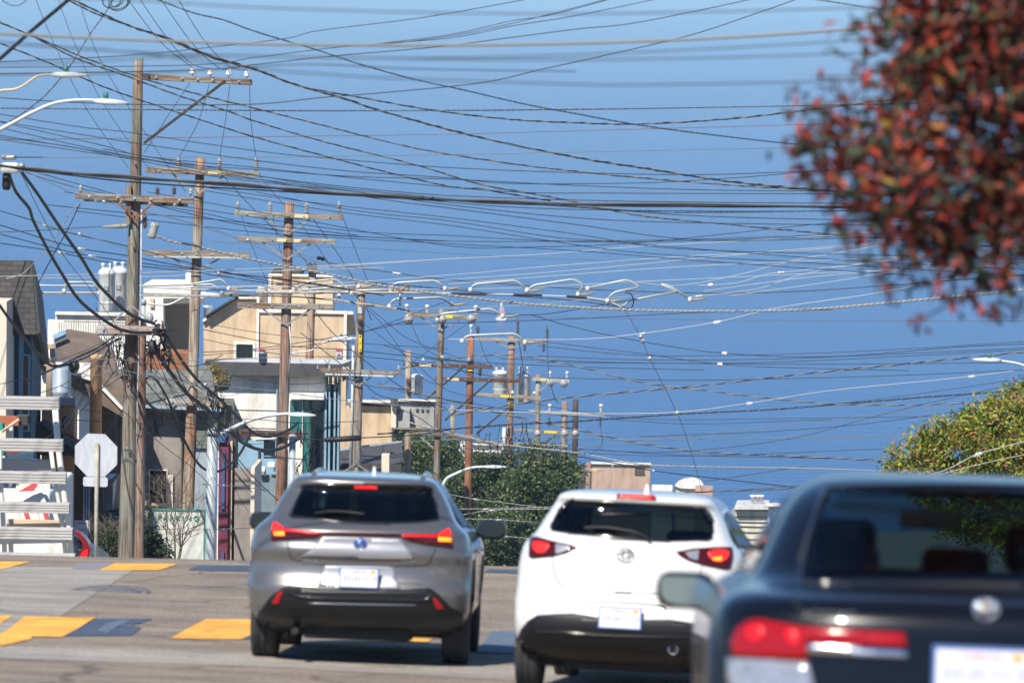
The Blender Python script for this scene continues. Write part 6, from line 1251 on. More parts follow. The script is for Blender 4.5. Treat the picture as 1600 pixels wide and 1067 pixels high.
def wire(sty, w, d0, d1, pts, bits=()):
    """pts: photograph pixels from left to right, the wire hangs between distance d0 and d1; bits: fittings at pixels along it"""
    q = chain([(x, y) for x, y in pts], 10)
    if pts[-1][0] >= 1600 or (pts[-1][0] >= 1280 and pts[-1][1] < 430):      # carried on past the frame to the houses across
        (xa, ya), (xb, yb) = q[-5], q[-1]; q.append((2600, yb + (yb - ya) / (xb - xa) * (2600 - xb)))
    if pts[0][0] <= -30 and abs(pts[1][1] - pts[0][1]) < .5 * abs(pts[1][0] - pts[0][0]):
        (xa, ya), (xb, yb) = q[0], q[4]; q.insert(0, (-900, ya - (yb - ya) / (xb - xa) * 520))
    n_ = len(q); L = [0.0]
    for a, b in zip(q, q[1:]): L.append(L[-1] + math.hypot(b[0] - a[0], b[1] - a[1]))
    dd = [d0 + (d1 - d0) * l / L[-1] for l in L]; p3 = [P(x, y, dd[i]) for i, (x, y) in enumerate(q)]
    k = (pts[0], pts[-1]); a, b = near(*pts[0]), near(*pts[-1]); mt, nm_ = STY[sty]; th = "thin " if w < 1.6 and sty in 'bgwro' else ""
    slope = pts[-1][1] - pts[0][1]
    lab = f"{th}{nm_} from {a} to {b}"
    if a == b: lab = f"short {th}{nm_} at {a}"
    if len(lab.split()) > 16: lab = lab.replace(" the ", " ").replace(" at left edge", "").replace("out of focus", "blurred")
    if len(lab.split()) > 16: lab = lab.replace("two upper left lamps", "upper left lamps").replace("twisted black and tan", "twisted tan").replace("lower left", "underside").replace("heavy lashed", "heavy").replace(" by far right lamp", "")
    key = lab; SEEN[key] = SEEN.get(key, 0) + 1
    name = "cable_bundle" if sty == 'h' else ("heavy_cable" if sty == 'hc' else "overhead_wire")
    if w < 3.6: w *= .82
    r = [px2m(w / 2, x) for x in dd]; mb = MB(); mats = [mt or "wire_black"]
    if sty in ('t', 'tw', 'tb'):
        mats = {'t': ["wire_black", "wire_tan"], 'tw': ["wire_tan", "wire_light"], 'tb': ["wire_black", "wire_grey"]}[sty]; pitch = {'t': 34, 'tw': 9, 'tb': 16}[sty]
        fine = []; 
        for i in range(n_ - 1):
            m_ = max(1, int((L[i + 1] - L[i]) / (pitch / 4)))
            for j in range(m_): t_ = j / m_; fine.append((p3[i] + (p3[i + 1] - p3[i]) * t_, L[i] + (L[i + 1] - L[i]) * t_, r[i]))
        fine.append((p3[-1], L[-1], r[-1]))
        for s_ in (0, 1):
            out = []
            for p, l, rr_ in fine: a_ = 2 * math.pi * l / pitch * 1.0 + 1.6 * noise.noise(Vector((l * .012, pitch, 0))) * 3 + s_ * math.pi; out.append(p + Vector((0, math.sin(a_) * rr_ * .9, math.cos(a_) * rr_ * .6)))
            mb.tube(out, [f[2] * .62 for f in fine], 4, s_, cap=False)
    elif sty == 'h':
        mats = ["wire_black", "wire_grey"]
        for j, (oy, oz, rf, ph) in enumerate(((0, .45, .42, 0), (.4, -.3, .42, 2), (-.4, -.35, .4, 4), (0, .0, .45, 1))):
            mb.tube([p + Vector((0, oy * r[i] + .0, (oz + .25 * math.sin(i * .7 + ph)) * r[i])) for i, p in enumerate(p3)], [x * rf for x in r], 6, 1 if j == 0 else 0, cap=False)
    else: mb.tube(p3, r, 5 if w < 3 else 8, 0, cap=False)
    me_name = mb.build(name, mats, None, fix=False); o = me_name; tag(o, lab, "cable" if sty in ('h', 'hc') else "wire", "overhead wires"); o["_k"] = key
    for (bx, by, kind) in bits:
        i = min(range(n_), key=lambda j: (q[j][0] - bx) ** 2 + (q[j][1] - by) ** 2); c = p3[i]; t_ = (p3[min(i + 1, n_ - 1)] - p3[max(0, i - 1)]).normalized(); D = dd[i]; mb = MB(); c = c - Vector((0, .05, 0))
        if kind == 'tag':
            ez = UP - t_ * t_.z; ez.normalize(); mb.box(c, (px2m(11, D), .05, px2m(4.6, D)), Matrix((t_, ez.cross(t_), ez)).transposed(), 0, px2m(.8, D)); mb.lathe([(px2m(1.2, D), -px2m(9, D)), (px2m(1.2, D), px2m(9, D))], c, t_, 8); nm = "wire_marker"; m_ = "lamp_white"
        elif kind == 'ball': mb.lathe([(px2m(1, D), -px2m(4.5, D)), (px2m(3.4, D), -px2m(2.5, D)), (px2m(2, D), -px2m(.8, D)), (px2m(3.6, D), px2m(1, D)), (px2m(3, D), px2m(3, D)), (px2m(1, D), px2m(4.5, D))], c, t_, 12); nm = "egg_insulator"; m_ = "porcelain_white"
        elif kind == 'clamp': mb.lathe([(px2m(1, D), -px2m(7, D)), (px2m(2, D), -px2m(4, D)), (px2m(1.4, D), 0), (px2m(2.2, D), px2m(3, D)), (px2m(1, D), px2m(7, D))], c, t_, 8); nm = "splice_clamp"; m_ = "wire_light"
        else: mb.lathe([(px2m(1.2, D), -px2m(12, D)), (px2m(3.2, D), -px2m(8, D)), (px2m(2.4, D), 0), (px2m(3.4, D), px2m(8, D)), (px2m(1.2, D), px2m(12, D))], c, t_, 10); nm = "splice_sleeve"; m_ = "black_rubber"
        mb.build(nm, m_, o)
    return o
# out of focus cables close to the camera
wire('u', 2.6, 22, 22, [(-40, -8), (200, 1), (400, 12), (650, 20), (900, 22), (1100, 19), (1300, 14), (1640, 3)])
wire('d', 4.6, 30, 34, [(-40, 50), (0, 53), (200, 62), (400, 69), (600, 71), (800, 70), (1000, 65), (1150, 58), (1300, 48), (1640, 20)])
wire('u', 2.6, 22, 22, [(-40, 62), (0, 67), (100, 75), (250, 84), (400, 88), (560, 91), (750, 90), (1000, 82), (1300, 66), (1640, 44)])
wire('u', 2.6, 22, 22, [(-40, 95), (0, 100), (120, 97), (300, 88), (500, 90), (800, 94), (1050, 92), (1300, 85), (1640, 72)])
wire('u', 2.6, 22, 22, [(-40, 64), (100, 74), (200, 82), (330, 98), (400, 108), (600, 122), (900, 132), (1000, 133), (1280, 128), (1640, 120)])
wire('u', 2.2, 30, 30, [(-40, 118), (200, 115), (350, 108), (400, 104), (500, 101), (650, 108), (900, 112)])
wire('hc', 6, 44, 47, [(-60, 140), (0, 92), (50, 48), (105, 2), (140, -28)])
wire('tb', 3, 62, 62, [(15, 190), (32, 180), (70, 150), (100, 116), (110, 103), (140, 55), (165, 20), (182, -10)])
# twisted service drops falling left to right
wire('t', 3.4, 60, 95, [(95, -6), (150, 22), (230, 50), (262, 62), (330, 90), (400, 110), (470, 135), (560, 152), (680, 173), (800, 187), (900, 192), (1000, 194), (1150, 185), (1320, 165)])
wire('t', 3.6, 60, 95, [(110, -2), (200, 40), (262, 60), (330, 88), (400, 109), (460, 132), (540, 155), (600, 175), (750, 215), (900, 246), (1000, 262), (1150, 285), (1330, 301)])
wire('t', 3.2, 58, 90, [(-40, 20), (0, 36), (60, 60), (130, 90), (220, 122), (300, 145), (400, 170), (500, 195), (650, 232), (800, 256), (900, 268), (1000, 278), (1150, 290), (1330, 300)])
wire('t', 3.2, 58, 92, [(-40, 18), (50, 57), (120, 92), (200, 120), (280, 150), (350, 172), (400, 190), (500, 220), (650, 258), (750, 288), (850, 306), (900, 316), (1000, 337), (1150, 352), (1320, 368), (1450, 378)])
wire('t', 3.0, 58, 90, [(-40, 50), (0, 68), (75, 98), (140, 127), (200, 150), (290, 180), (400, 215), (500, 242), (600, 268), (700, 291), (755, 296), (800, 304), (860, 314)])
wire('tb', 2.8, 55, 80, [(236, -4), (300, 20), (350, 32), (400, 50), (500, 80), (560, 100), (650, 125), (720, 140), (820, 163), (900, 178), (1000, 196), (1130, 213), (1260, 227), (1520, 248)])
wire('b', 1.9, 70, 70, [(-40, 150), (0, 153), (110, 160), (240, 164), (400, 163), (500, 153), (600, 145), (750, 130), (850, 108), (950, 86), (1080, 55), (1180, 22), (1260, -6)])
wire('tb', 2.6, 80, 80, [(-40, 169), (400, 173), (700, 173), (1000, 170), (1340, 164)])
wire('b', 1.6, 60, 60, [(-40, 99), (0, 97), (200, 87), (350, 72), (450, 60), (500, 48), (660, 28), (820, 0)])
wire('b', 1.6, 60, 60, [(-40, 106), (300, 102), (400, 90), (540, 73), (700, 60), (800, 41), (900, 25), (1040, -4)])
wire('b', 1.8, 60, 60, [(-40, 116), (300, 110), (400, 101), (520, 88), (680, 74), (800, 59), (900, 46), (1000, 35), (1190, -4)])
wire('b', 1.4, 62, 62, [(560, 72), (700, 55), (800, 33), (860, 24), (965, -4)]); wire('b', 1.4, 62, 62, [(600, 70), (720, 54), (830, 30), (900, 12), (960, -4)])
wire('tb', 2.4, 50, 50, [(1250, -4), (1290, 2), (1330, 8), (1400, 18), (1450, 20), (1640, 14)])
for p in ([(52, -10), (85, 70), (135, 170), (200, 262)], [(88, -10), (115, 65), (160, 160), (235, 268)], [(120, -10), (150, 80), (190, 150), (245, 235), (290, 300)]): wire('b', 1.1, 70, 100, p)
for p in ([(190, -14), (250, 65), (301, 106)], [(212, -10), (265, 65), (300, 100), (329, 108)], [(245, -10), (300, 68), (340, 105), (357, 109)], [(274, -8), (320, 65), (360, 105), (386, 110)]): wire('b', 1.5, 60, 85, p)
for p in ([(296, 131), (270, 170), (226, 238)], [(327, 132), (310, 190), (279, 247)], [(359, 133), (352, 190), (343, 247)], [(390, 133), (392, 190), (400, 246)]): wire('b', 1.3, 85, 104, p)
wire('r', 1.3, 110, 110, [(-40, 219), (400, 214), (700, 210), (1000, 202), (1290, 194)]); wire('o', 1.2, 112, 112, [(20, 246), (400, 246), (700, 242), (900, 238), (1290, 230)])
for p in ([(-40, 172), (120, 198), (200, 207), (400, 236), (520, 248), (700, 262), (900, 270), (1100, 273), (1300, 266)], [(-40, 182), (150, 225), (230, 245), (400, 262), (600, 283), (800, 300), (950, 302), (1300, 303)], [(-40, 210), (100, 228), (200, 248), (330, 272), (440, 285), (560, 300), (700, 320), (870, 338), (1030, 347), (1330, 352)],
          [(-40, 212), (150, 240), (300, 258), (400, 251 + 14), (550, 276), (700, 280), (900, 290), (1100, 297), (1330, 299)], [(0, 190), (200, 222), (400, 251), (550, 268), (700, 278), (800, 287), (1000, 286), (1150, 278), (1290, 266)], [(0, 200), (180, 240), (400, 280), (600, 312), (700, 325), (900, 351), (1090, 375), (1330, 372)],
          [(-40, 205), (160, 238), (400, 275), (600, 298), (750, 308), (1000, 315), (1330, 318)], [(230, 262), (400, 284), (560, 300), (700, 316), (850, 326), (1100, 330), (1330, 330)], [(160, 233), (330, 262), (500, 290), (700, 310), (900, 324), (1100, 338), (1340, 344)]): wire('b', 1.5, 70, 75, p)
wire('h', 7.5, 66, 72, [(-40, 253), (60, 266), (200, 277), (400, 291), (500, 300), (700, 312), (900, 319), (1300, 323), (1640, 330)]); wire('hc', 3, 66, 72, [(20, 262), (200, 284), (420, 298), (600, 308), (820, 316)])
wire('tb', 2.4, 66, 72, [(840, 318), (1000, 330), (1100, 332), (1340, 329)])
for p in ([(40, 270), (150, 300), (400, 340), (560, 362), (700, 368), (850, 376), (1000, 378), (1330, 369)], [(100, 300), (300, 330), (450, 362), (600, 372), (700, 377), (900, 377), (1080, 374), (1330, 366)], [(400, 300), (560, 330), (700, 345), (860, 370), (960, 378), (1250, 402), (1420, 412)],
          [(320, 298), (520, 330), (700, 352), (850, 375), (1000, 395), (1250, 410), (1420, 420)], [(230, 300), (480, 345), (700, 384), (830, 386), (1000, 379), (1250, 353), (1340, 345)], [(120, 330), (300, 352), (450, 367), (700, 381), (900, 392), (1100, 408), (1420, 430)], [(300, 290), (500, 318), (700, 340), (900, 366), (1050, 388), (1340, 398)]): wire('b', 1.3, 90, 95, p)
wire('g', 1.0, 110, 110, [(330, 378), (600, 390), (800, 402), (1000, 408), (1330, 414)])
# white span wires rising to the right
for p in ([(440, 422), (700, 405), (850, 397), (1000, 385), (1150, 377), (1340, 365), (1500, 352)], [(400, 452), (700, 430), (860, 416), (1080, 400), (1200, 395), (1340, 384), (1500, 366)], [(420, 455), (700, 437), (900, 422), (1100, 403), (1300, 385), (1450, 372)], [(700, 444), (880, 430), (1080, 416), (1330, 405), (1500, 396)], [(990, 440), (1060, 446), (1150, 430), (1250, 405), (1340, 390), (1450, 368)],
          [(1140, 462), (1300, 440), (1450, 415)], [(1100, 455), (1240, 436), (1400, 420), (1500, 404)], [(640, 483), (800, 478), (900, 470), (1000, 462)], [(640, 452), (800, 450), (1000, 440), (1300, 426), (1500, 418)], [(-40, 436), (240, 432), (420, 424), (600, 418)]): wire('w', 1.2, 100, 104, p)
wire('w', 1.3, 100, 104, [(1078, 464), (1180, 452), (1250, 430), (1330, 415), (1480, 400)], bits=[(1095, 462, 'clamp')]); wire('w', 1.3, 100, 104, [(1090, 446), (1150, 442), (1200, 428), (1240, 424), (1330, 414), (1460, 398)], bits=[(1112, 445, 'ball'), (1222, 427, 'clamp')])
wire('b', 2.0, 118, 112, [(510, 405), (520, 412), (620, 427), (700, 437), (900, 451), (1100, 458), (1250, 455), (1400, 445), (1500, 437), (1640, 427)], bits=[(620, 427, 'clamp')]); wire('w', 1.5, 118, 120, [(452, 392), (480, 399), (512, 406)], bits=[(500, 404, 'sleeve')])
wire('tw', 4.0, 85, 105, [(236, 365), (262, 376), (300, 383), (330, 391), (370, 400), (430, 413), (520, 430), (600, 447), (750, 467), (850, 477), (980, 484), (1100, 486), (1250, 484), (1400, 472), (1640, 449)])
wire('tb', 2.0, 95, 105, [(560, 440), (700, 452), (800, 462), (900, 470), (985, 482)])
wire('b', 1.4, 104, 108, [(700, 485), (830, 492), (920, 480), (980, 470)]); wire('b', 1.4, 120, 120, [(830, 492), (900, 512), (1000, 533), (1132, 552), (1300, 557), (1500, 542), (1640, 536)], bits=[(1132, 552, 'ball')]); wire('b', 1.2, 120, 120, [(820, 530), (900, 540), (1000, 552), (1125, 569), (1250, 575), (1420, 579)], bits=[(1127, 569, 'ball')])
wire('w', 1.4, 108, 104, [(700, 530), (900, 530), (1003, 521), (1120, 503), (1220, 480), (1370, 458), (1500, 432)], bits=[(1120, 503, 'tag'), (1003, 521, 'clamp')]); wire('r', 1.1, 104, 112, [(978, 487), (1003, 530), (1015, 560), (1058, 645), (1078, 700), (1097, 768)], bits=[(1003, 524, 'ball'), (1004, 535, 'ball'), (1015, 560, 'ball'), (1058, 645, 'ball')])
wire('b', 1.3, 130, 120, [(600, 507), (700, 505), (900, 498), (1100, 488), (1300, 484)]); wire('g', 1.0, 130, 130, [(640, 488), (800, 494), (1100, 500), (1340, 501), (1640, 502)])
for p, w_ in (([(840, 540), (1000, 555), (1200, 554), (1400, 546), (1640, 531)], 1.1), ([(840, 556), (1000, 562), (1200, 561), (1400, 553), (1640, 542)], 1.3), ([(780, 560), (1000, 567), (1200, 566), (1420, 556), (1640, 544)], 1.3), ([(840, 566), (1100, 568), (1300, 569), (1640, 566)], 1.3), ([(850, 590), (1060, 594), (1250, 591), (1420, 586), (1640, 576)], 1.3),
               ([(830, 630), (1000, 654), (1200, 654), (1350, 652), (1640, 648)], 1.0), ([(1000, 682), (1200, 674), (1350, 662), (1500, 642), (1640, 622)], 1.3), ([(880, 700), (1050, 706), (1230, 686), (1350, 655), (1450, 630), (1640, 588)], 1.2), ([(860, 730), (900, 703), (1060, 711), (1250, 715), (1380, 719)], 1.2), ([(1100, 752), (1180, 740), (1260, 728)], 1.2), ([(1040, 772), (1150, 766), (1260, 758)], 1.2), ([(600, 540), (700, 562), (900, 573), (1100, 578)], 1.3), ([(560, 600), (800, 640), (1000, 658), (1100, 662), (1300, 655)], 1.1), ([(1220, 640), (1400, 620), (1640, 585)], 1.1), ([(700, 700), (900, 708), (1100, 712), (1400, 700)], 1.1)): wire('b', w_, 150, 150, p)
wire('t', 3.0, 165, 130, [(700, 650), (800, 632), (900, 620), (1000, 611), (1100, 602), (1250, 585), (1430, 567), (1640, 546)]); wire('tb', 3.4, 170, 120, [(590, 678), (680, 672), (800, 663), (900, 658), (1060, 647), (1200, 640), (1330, 630), (1450, 620), (1640, 607)])
wire('t', 2.4, 150, 130, [(700, 560), (800, 555), (900, 572), (1000, 597), (1100, 610), (1200, 622), (1300, 631), (1400, 633), (1500, 630), (1640, 624)]); wire('w', 1.7, 175, 125, [(640, 637), (700, 640), (900, 646), (1055, 644), (1170, 630), (1300, 610), (1500, 590), (1640, 572)], bits=[(690, 636, 'tag'), (1169, 630, 'tag'), (1522, 588, 'tag')])
wire('t', 3.0, 170, 140, [(590, 600), (700, 625), (800, 650), (900, 671), (1000, 693), (1100, 706), (1220, 712), (1400, 720), (1520, 722)]); wire('tw', 3.0, 170, 140, [(640, 660), (740, 685), (800, 696), (900, 707), (980, 722), (1050, 728), (1280, 732), (1400, 737)]); wire('b', 1.9, 180, 150, [(840, 696), (900, 712), (980, 727), (1020, 735), (1100, 745), (1260, 763)], bits=[(1022, 735, 'clamp')])
wire('t', 2.6, 150, 140, [(1070, 770), (1100, 768), (1180, 766), (1260, 761)]); wire('o', 1.7, 170, 160, [(640, 690), (800, 683), (1000, 686), (1170, 685), (1430, 681), (1520, 680)]); wire('o', 1.2, 160, 160, [(900, 700), (1060, 684), (1240, 662), (1430, 642), (1500, 634)])
wire('w', 1.8, 66, 70, [(1440, 745), (1480, 733), (1525, 710), (1560, 700), (1640, 680)], bits=[(1530, 709, 'tag')]); wire('tw', 2.2, 66, 70, [(1440, 748), (1480, 738), (1540, 723), (1640, 702)])
# cross-street runs in front of the houses, left side
for p, w_ in (([(-40, 322), (0, 330), (52, 345), (100, 362), (200, 385), (330, 420), (470, 450)], 1.7), ([(-40, 345), (0, 352), (110, 385), (200, 400), (330, 424), (470, 440), (600, 462)], 1.8), ([(-40, 360), (0, 366), (120, 396), (250, 415), (400, 432), (560, 455)], 1.7), ([(-40, 372), (0, 380), (80, 392), (170, 410), (300, 425), (440, 446)], 1.7)): wire('b' if w_ < 1.75 else 'b', w_, 78, 98, p, bits=[(p[2][0] + 20, p[2][1] + 5, 'tag')])
wire('w', 1.5, 78, 100, [(40, 268), (115, 302), (170, 317), (250, 335), (330, 358), (450, 395), (560, 430)], bits=[(163, 316, 'tag'), (385, 383, 'tag')]); wire('w', 1.4, 78, 100, [(50, 345), (125, 366), (200, 388), (330, 424), (440, 455)], bits=[(126, 366, 'tag'), (347, 427, 'tag')])
wire('w', 1.3, 80, 96, [(60, 270), (190, 320), (300, 350), (400, 385), (470, 420)]); wire('w', 1.4, 84, 90, [(-40, 433), (0, 432), (170, 428), (260, 425), (450, 418), (640, 408), (720, 403)])
wire('b', 1.4, 92, 92, [(-40, 365), (60, 360), (160, 354)]); wire('b', 1.5, 84, 100, [(40, 264), (130, 290), (300, 335), (450, 362), (700, 377)]); wire('b', 1.5, 84, 96, [(70, 320), (90, 322), (200, 333), (300, 340), (420, 352), (560, 368)])
wire('tw', 2.6, 82, 80, [(10, 435), (35, 428), (55, 408), (80, 380), (100, 350), (110, 332), (125, 318)]); wire('b', 2.0, 82, 80, [(60, 442), (85, 395), (105, 360), (125, 318)]); wire('b', 1.3, 82, 82, [(30, 265), (62, 330), (100, 400), (140, 450), (190, 520)])
wire('hc', 5.2, 68, 84, [(14, 272), (25, 300), (45, 325), (52, 345), (72, 385), (95, 425), (125, 470), (170, 505), (200, 518), (236, 520)]); wire('hc', 5.2, 68, 84, [(33, 268), (60, 305), (90, 350), (125, 400), (150, 440), (175, 467), (195, 485), (215, 497), (240, 505)])
wire('hc', 4.6, 72, 80, [(-30, 430), (0, 478), (35, 525), (70, 563), (85, 572), (112, 568)]); rnd2 = random.Random(9)
lp = thing("cable_coil", P(115, 570, 79.9), "black bundled cable coil hanging in front of the brown roof", "cable coil"); mb = MB(); 
for k in range(3): ellipse_tube(mb, P(115.5, 572, 80) + Vector((0, .03 * k, 0)), Vector((1, 0, 0)), UP, px2m(7 - k, 80), px2m(9 - k, 80), .03)
mb.lathe([(px2m(6, 80), -.03), (px2m(6, 80), .03)], P(115.5, 572, 80), (0, 1, 0), 14); mb.build("coil", "black_rubber", lp)
wire('tb', 3.6, 79, 85, [(112, 566), (130, 560), (150, 550), (175, 535), (190, 528)]); wire('hc', 3.2, 80, 86, [(40, 596), (80, 578), (110, 563), (150, 545), (185, 520)])
wire('hc', 4.4, 85, 100, [(188, 560), (210, 590), (225, 620), (240, 637), (262, 643), (275, 635)]); wire('hc', 5.4, 85, 100, [(238, 545), (262, 575), (290, 612), (320, 637), (350, 665), (380, 692), (410, 703), (440, 700), (468, 684)])
wire('hc', 4.4, 86, 104, [(258, 520), (285, 565), (310, 595), (345, 625), (370, 650), (395, 675), (420, 682), (450, 672), (466, 660)]); wire('hc', 4.0, 92, 100, [(266, 635), (280, 670), (300, 710), (320, 733), (345, 735), (370, 715), (388, 685), (392, 672)])
wire('hc', 3.6, 86, 98, [(190, 590), (215, 600), (240, 590), (270, 640), (285, 690)])
for p in ([(130, 640), (200, 650), (260, 656), (330, 668)], [(100, 655), (180, 660), (250, 664), (380, 676), (480, 678)], [(120, 590), (170, 560), (220, 560), (300, 640), (340, 700)], [(230, 640), (300, 652), (400, 655), (470, 661), (560, 658)], [(180, 470), (220, 500), (265, 560), (300, 600)], [(210, 520), (235, 560), (250, 600), (262, 640)], [(150, 480), (165, 530), (190, 540), (235, 515)], [(175, 530), (205, 590), (240, 640), (300, 680), (330, 720)],
          [(0, 600), (60, 585), (140, 548), (185, 530)], [(40, 620), (100, 600), (160, 560), (190, 545)], [(60, 550), (90, 562), (150, 540), (170, 528)], [(85, 690), (120, 640), (150, 590), (172, 540)], [(65, 655), (110, 620), (140, 575), (165, 535)], [(190, 640), (260, 700), (300, 730), (330, 760)], [(325, 700), (380, 745), (440, 700), (480, 670)], [(470, 450), (520, 520), (620, 600), (700, 640)], [(470, 520), (560, 590), (600, 620), (700, 630)],
          [(600, 600), (640, 570), (680, 540), (740, 500)], [(580, 620), (650, 650), (700, 680), (800, 700)], [(330, 580), (450, 600), (560, 590), (700, 560)], [(318, 505), (420, 522), (560, 536), (700, 545)], [(318, 515), (450, 540), (560, 548), (760, 570)], [(318, 530), (450, 555), (600, 560), (780, 590)], [(318, 550), (400, 545), (560, 520), (640, 500)], [(318, 555), (430, 545), (540, 528), (700, 470)], [(560, 500), (640, 560), (700, 610), (760, 620)], [(570, 480), (600, 510), (660, 590), (700, 600)],
          [(640, 500), (660, 540), (690, 560), (740, 590)], [(540, 450), (600, 500), (640, 530), (720, 560)], [(740, 500), (760, 560), (790, 600), (800, 640)], [(855, 530), (857, 580), (860, 600)], [(810, 528), (815, 560), (819, 585)], [(860, 598), (866, 620), (872, 630)], [(938, 665), (941, 690), (930, 705), (905, 715)], [(480, 330), (530, 400), (560, 450), (580, 500)], [(534, 335), (555, 390), (575, 440)], [(343, 268), (380, 310), (430, 360), (480, 410)], [(402, 270), (430, 305), (470, 350), (520, 420)], [(425, 335), (440, 400), (452, 440)], [(376, 335), (400, 400), (430, 470)]): wire('b', rnd2.choice((1.1, 1.3, 1.6)), 84 if p[0][0] < 300 else 120, 92 if p[0][0] < 300 else 150, p)
for p in ([(318, 757), (350, 758), (420, 765)], [(318, 827), (350, 826), (410, 824)]): wire('tw', 2.0, 91, 100, p, bits=[(p[1][0], p[1][1], 'clamp')])
for p in ([(700, 772), (745, 780), (800, 787), (870, 796)], [(715, 795), (760, 795), (830, 793), (900, 790)], [(715, 806), (770, 797), (880, 795)], [(730, 835), (790, 838), (880, 846)], [(700, 810), (780, 812), (860, 818)]): wire('tw', 2.4, 120, 124, p, bits=[(p[1][0], p[1][1], 'clamp')])
wire('w', 1.5, 80, 108, [(130, 568), (210, 582), (300, 598), (420, 610), (560, 628), (700, 640)], bits=[(322, 601, 'tag')]); wire('w', 1.3, 80, 90, [(130, 562), (180, 561), (230, 566), (330, 562), (440, 558)]); wire('w', 1.3, 80, 88, [(128, 588), (180, 585), (260, 592)], bits=[(172, 587, 'clamp')])
for (x, y) in ((48, 12), (14, 3)): wire('b', 1.6, 50, 50, [(x - 46, y - 12), (x - 30, y - 3), (x - 15, y - 5), (x, y - 18)])
cl = thing("cable_coil", P(180, 4, 60), "loose loops of black cable at the top edge above the tallest pole", "cable coil"); mb = MB()
for k, (rx, rz, ox) in enumerate(((20, 12, 0), (14, 9, -6), (17, 14, 6), (10, 8, 2))): ellipse_tube(mb, P(180 + ox, 3, 60) + Vector((0, .02 * k, 0)), Vector((1, 0, .1 * k)).normalized(), UP, px2m(rx, 60), px2m(rz, 60), .008)
mb.build("loops", "wire_black", cl)
rr = random.Random(77)
for k in range(34):       # service drops fanning out of the tallest pole's platform and the second pole's bottom arm
    x0, y0 = ((rr.uniform(165, 262), rr.uniform(505, 540)) if k % 3 else (rr.uniform(300, 350), rr.uniform(600, 640)))
    x1 = x0 + rr.choice((-1, 1, 1)) * rr.uniform(40, 170); y1 = y0 + rr.uniform(40, 190); sg = rr.uniform(5, 40)
    if x1 < x0: x0, y0, x1, y1 = x1, y1, x0, y0
    wire('b', rr.choice((.9, 1.1, 1.4, 1.9)), 85, 92, [(x0, y0), (x0 * .67 + x1 * .33, y0 * .67 + y1 * .33 + sg), (x0 * .33 + x1 * .67, y0 * .33 + y1 * .67 + sg), (x1, y1)])
# box at the left edge where the two thick cables start
bx = thing("splice_box", P(15, 262, 67.8), "white splice box with dark boots at the upper left edge", "splice box"); mb = MB(); mb.box(P(16, 262, 67.8), (px2m(30, 68), .25, px2m(17, 68)), None, 0, .05); mb.build("case", "lamp_white", bx)
mb = MB(); mb.box(P(14, 246, 67.8), (px2m(22, 68), .2, px2m(8, 68)), None, 0, .03); mb.box(P(34, 262, 67.8), (px2m(8, 68), .2, px2m(14, 68)), None, 0, .03); mb.build("clamp", "steel_brace", bx); mb = MB(); mb.lathe([(px2m(5, 68), 0), (px2m(7, 68), .06), (px2m(6, 68), .25), (px2m(4, 68), .28)], P(10, 297, 67.8), UP, 12); mb.build("boot", "black_rubber", bx)
wire('g', 2.2, 67, 69, [(20, 246), (40, 246), (67, 246)])
# tangle of drops and boots at the tallest pole's platform and the third pole's arm
tg_ = thing("splice_tangle", P(248, 525, 84.4), "dark tangle of drop wires and boots at the right end of the platform", "cable tangle"); mb = MB(); rr = random.Random(12)
for k in range(26):
    x, y = 232 + rr.uniform(0, 34), 500 + rr.uniform(-5, 50); q = chain([P(x, y, 84.3), P(x + rr.uniform(-12, 14), y + rr.uniform(2, 14), 84.2), P(x + rr.uniform(-14, 18), y + rr.uniform(8, 36), 84.4)], 5); mb.tube(q, .018 * rr.uniform(.5, 1.4), 5)
mb.build("drop_wires", "wire_black", tg_); mb = MB(); mb.lathe([(.02, -.15), (.09, -.1), (.10, .08), (.03, .15)], P(239, 543, 84.2), Vector((.3, 0, -1)), 12); mb.build("boot", "black_rubber", tg_); mb = MB(); mb.lathe([(.05, -.1), (.08, 0), (.05, .1)], P(234, 497, 84.2), UP, 10); mb.build("insulator", "porcelain_grey", tg_)
for lab, x0, x1, y0, y1, D, nn in (("dark tangle of drop wires left under the platform of the tallest pole", 165, 200, 528, 568, 84.5, 22), ("dark cable tangle at the second pole's bottom arm", 325, 352, 598, 650, 102, 22), ("dark cable tangle right of the reddish brown pole above the crossover", 464, 500, 655, 735, 110, 34), ("small dark cable tangle on the tallest pole's lower shaft", 214, 250, 640, 665, 86, 14), ("cable tangle around the top of the rust red and strain insulator poles", 735, 830, 655, 700, 178, 26)):
    t_ = thing("splice_tangle", P((x0 + x1) / 2, (y0 + y1) / 2, D), lab, "cable tangle"); mb = MB()
    for k in range(nn):
        x, y = rr.uniform(x0, x1), rr.uniform(y0, y1); q = chain([P(x, y, D), P(x + rr.uniform(-4, 4), y + rr.uniform(5, 12), D + .1), P(x + rr.uniform(-9, 9), y + rr.uniform(14, 34), D)], 4); mb.tube(q, px2m(rr.uniform(.4, 1.1), D), 5)
    mb.build("drop_wires", "wire_black", t_)
ca = thing("cable_sleeve", P(538, 685, 132), "fat black horizontal cable sleeve crossing the numbered pole", "cable sleeve"); mb = MB(); a, b = P(511, 687, 132), P(564, 684, 132); mb.lathe([(.04, -.1), (.085, 0), (.09, .5), (.09, (b - a).length)], a, b - a, 14); mb.build("sleeve", "black_rubber", ca); wire('hc', 2.4, 120, 132, [(400, 688), (450, 686), (515, 687)]); wire('hc', 2.2, 132, 140, [(562, 684), (640, 680), (700, 672)])
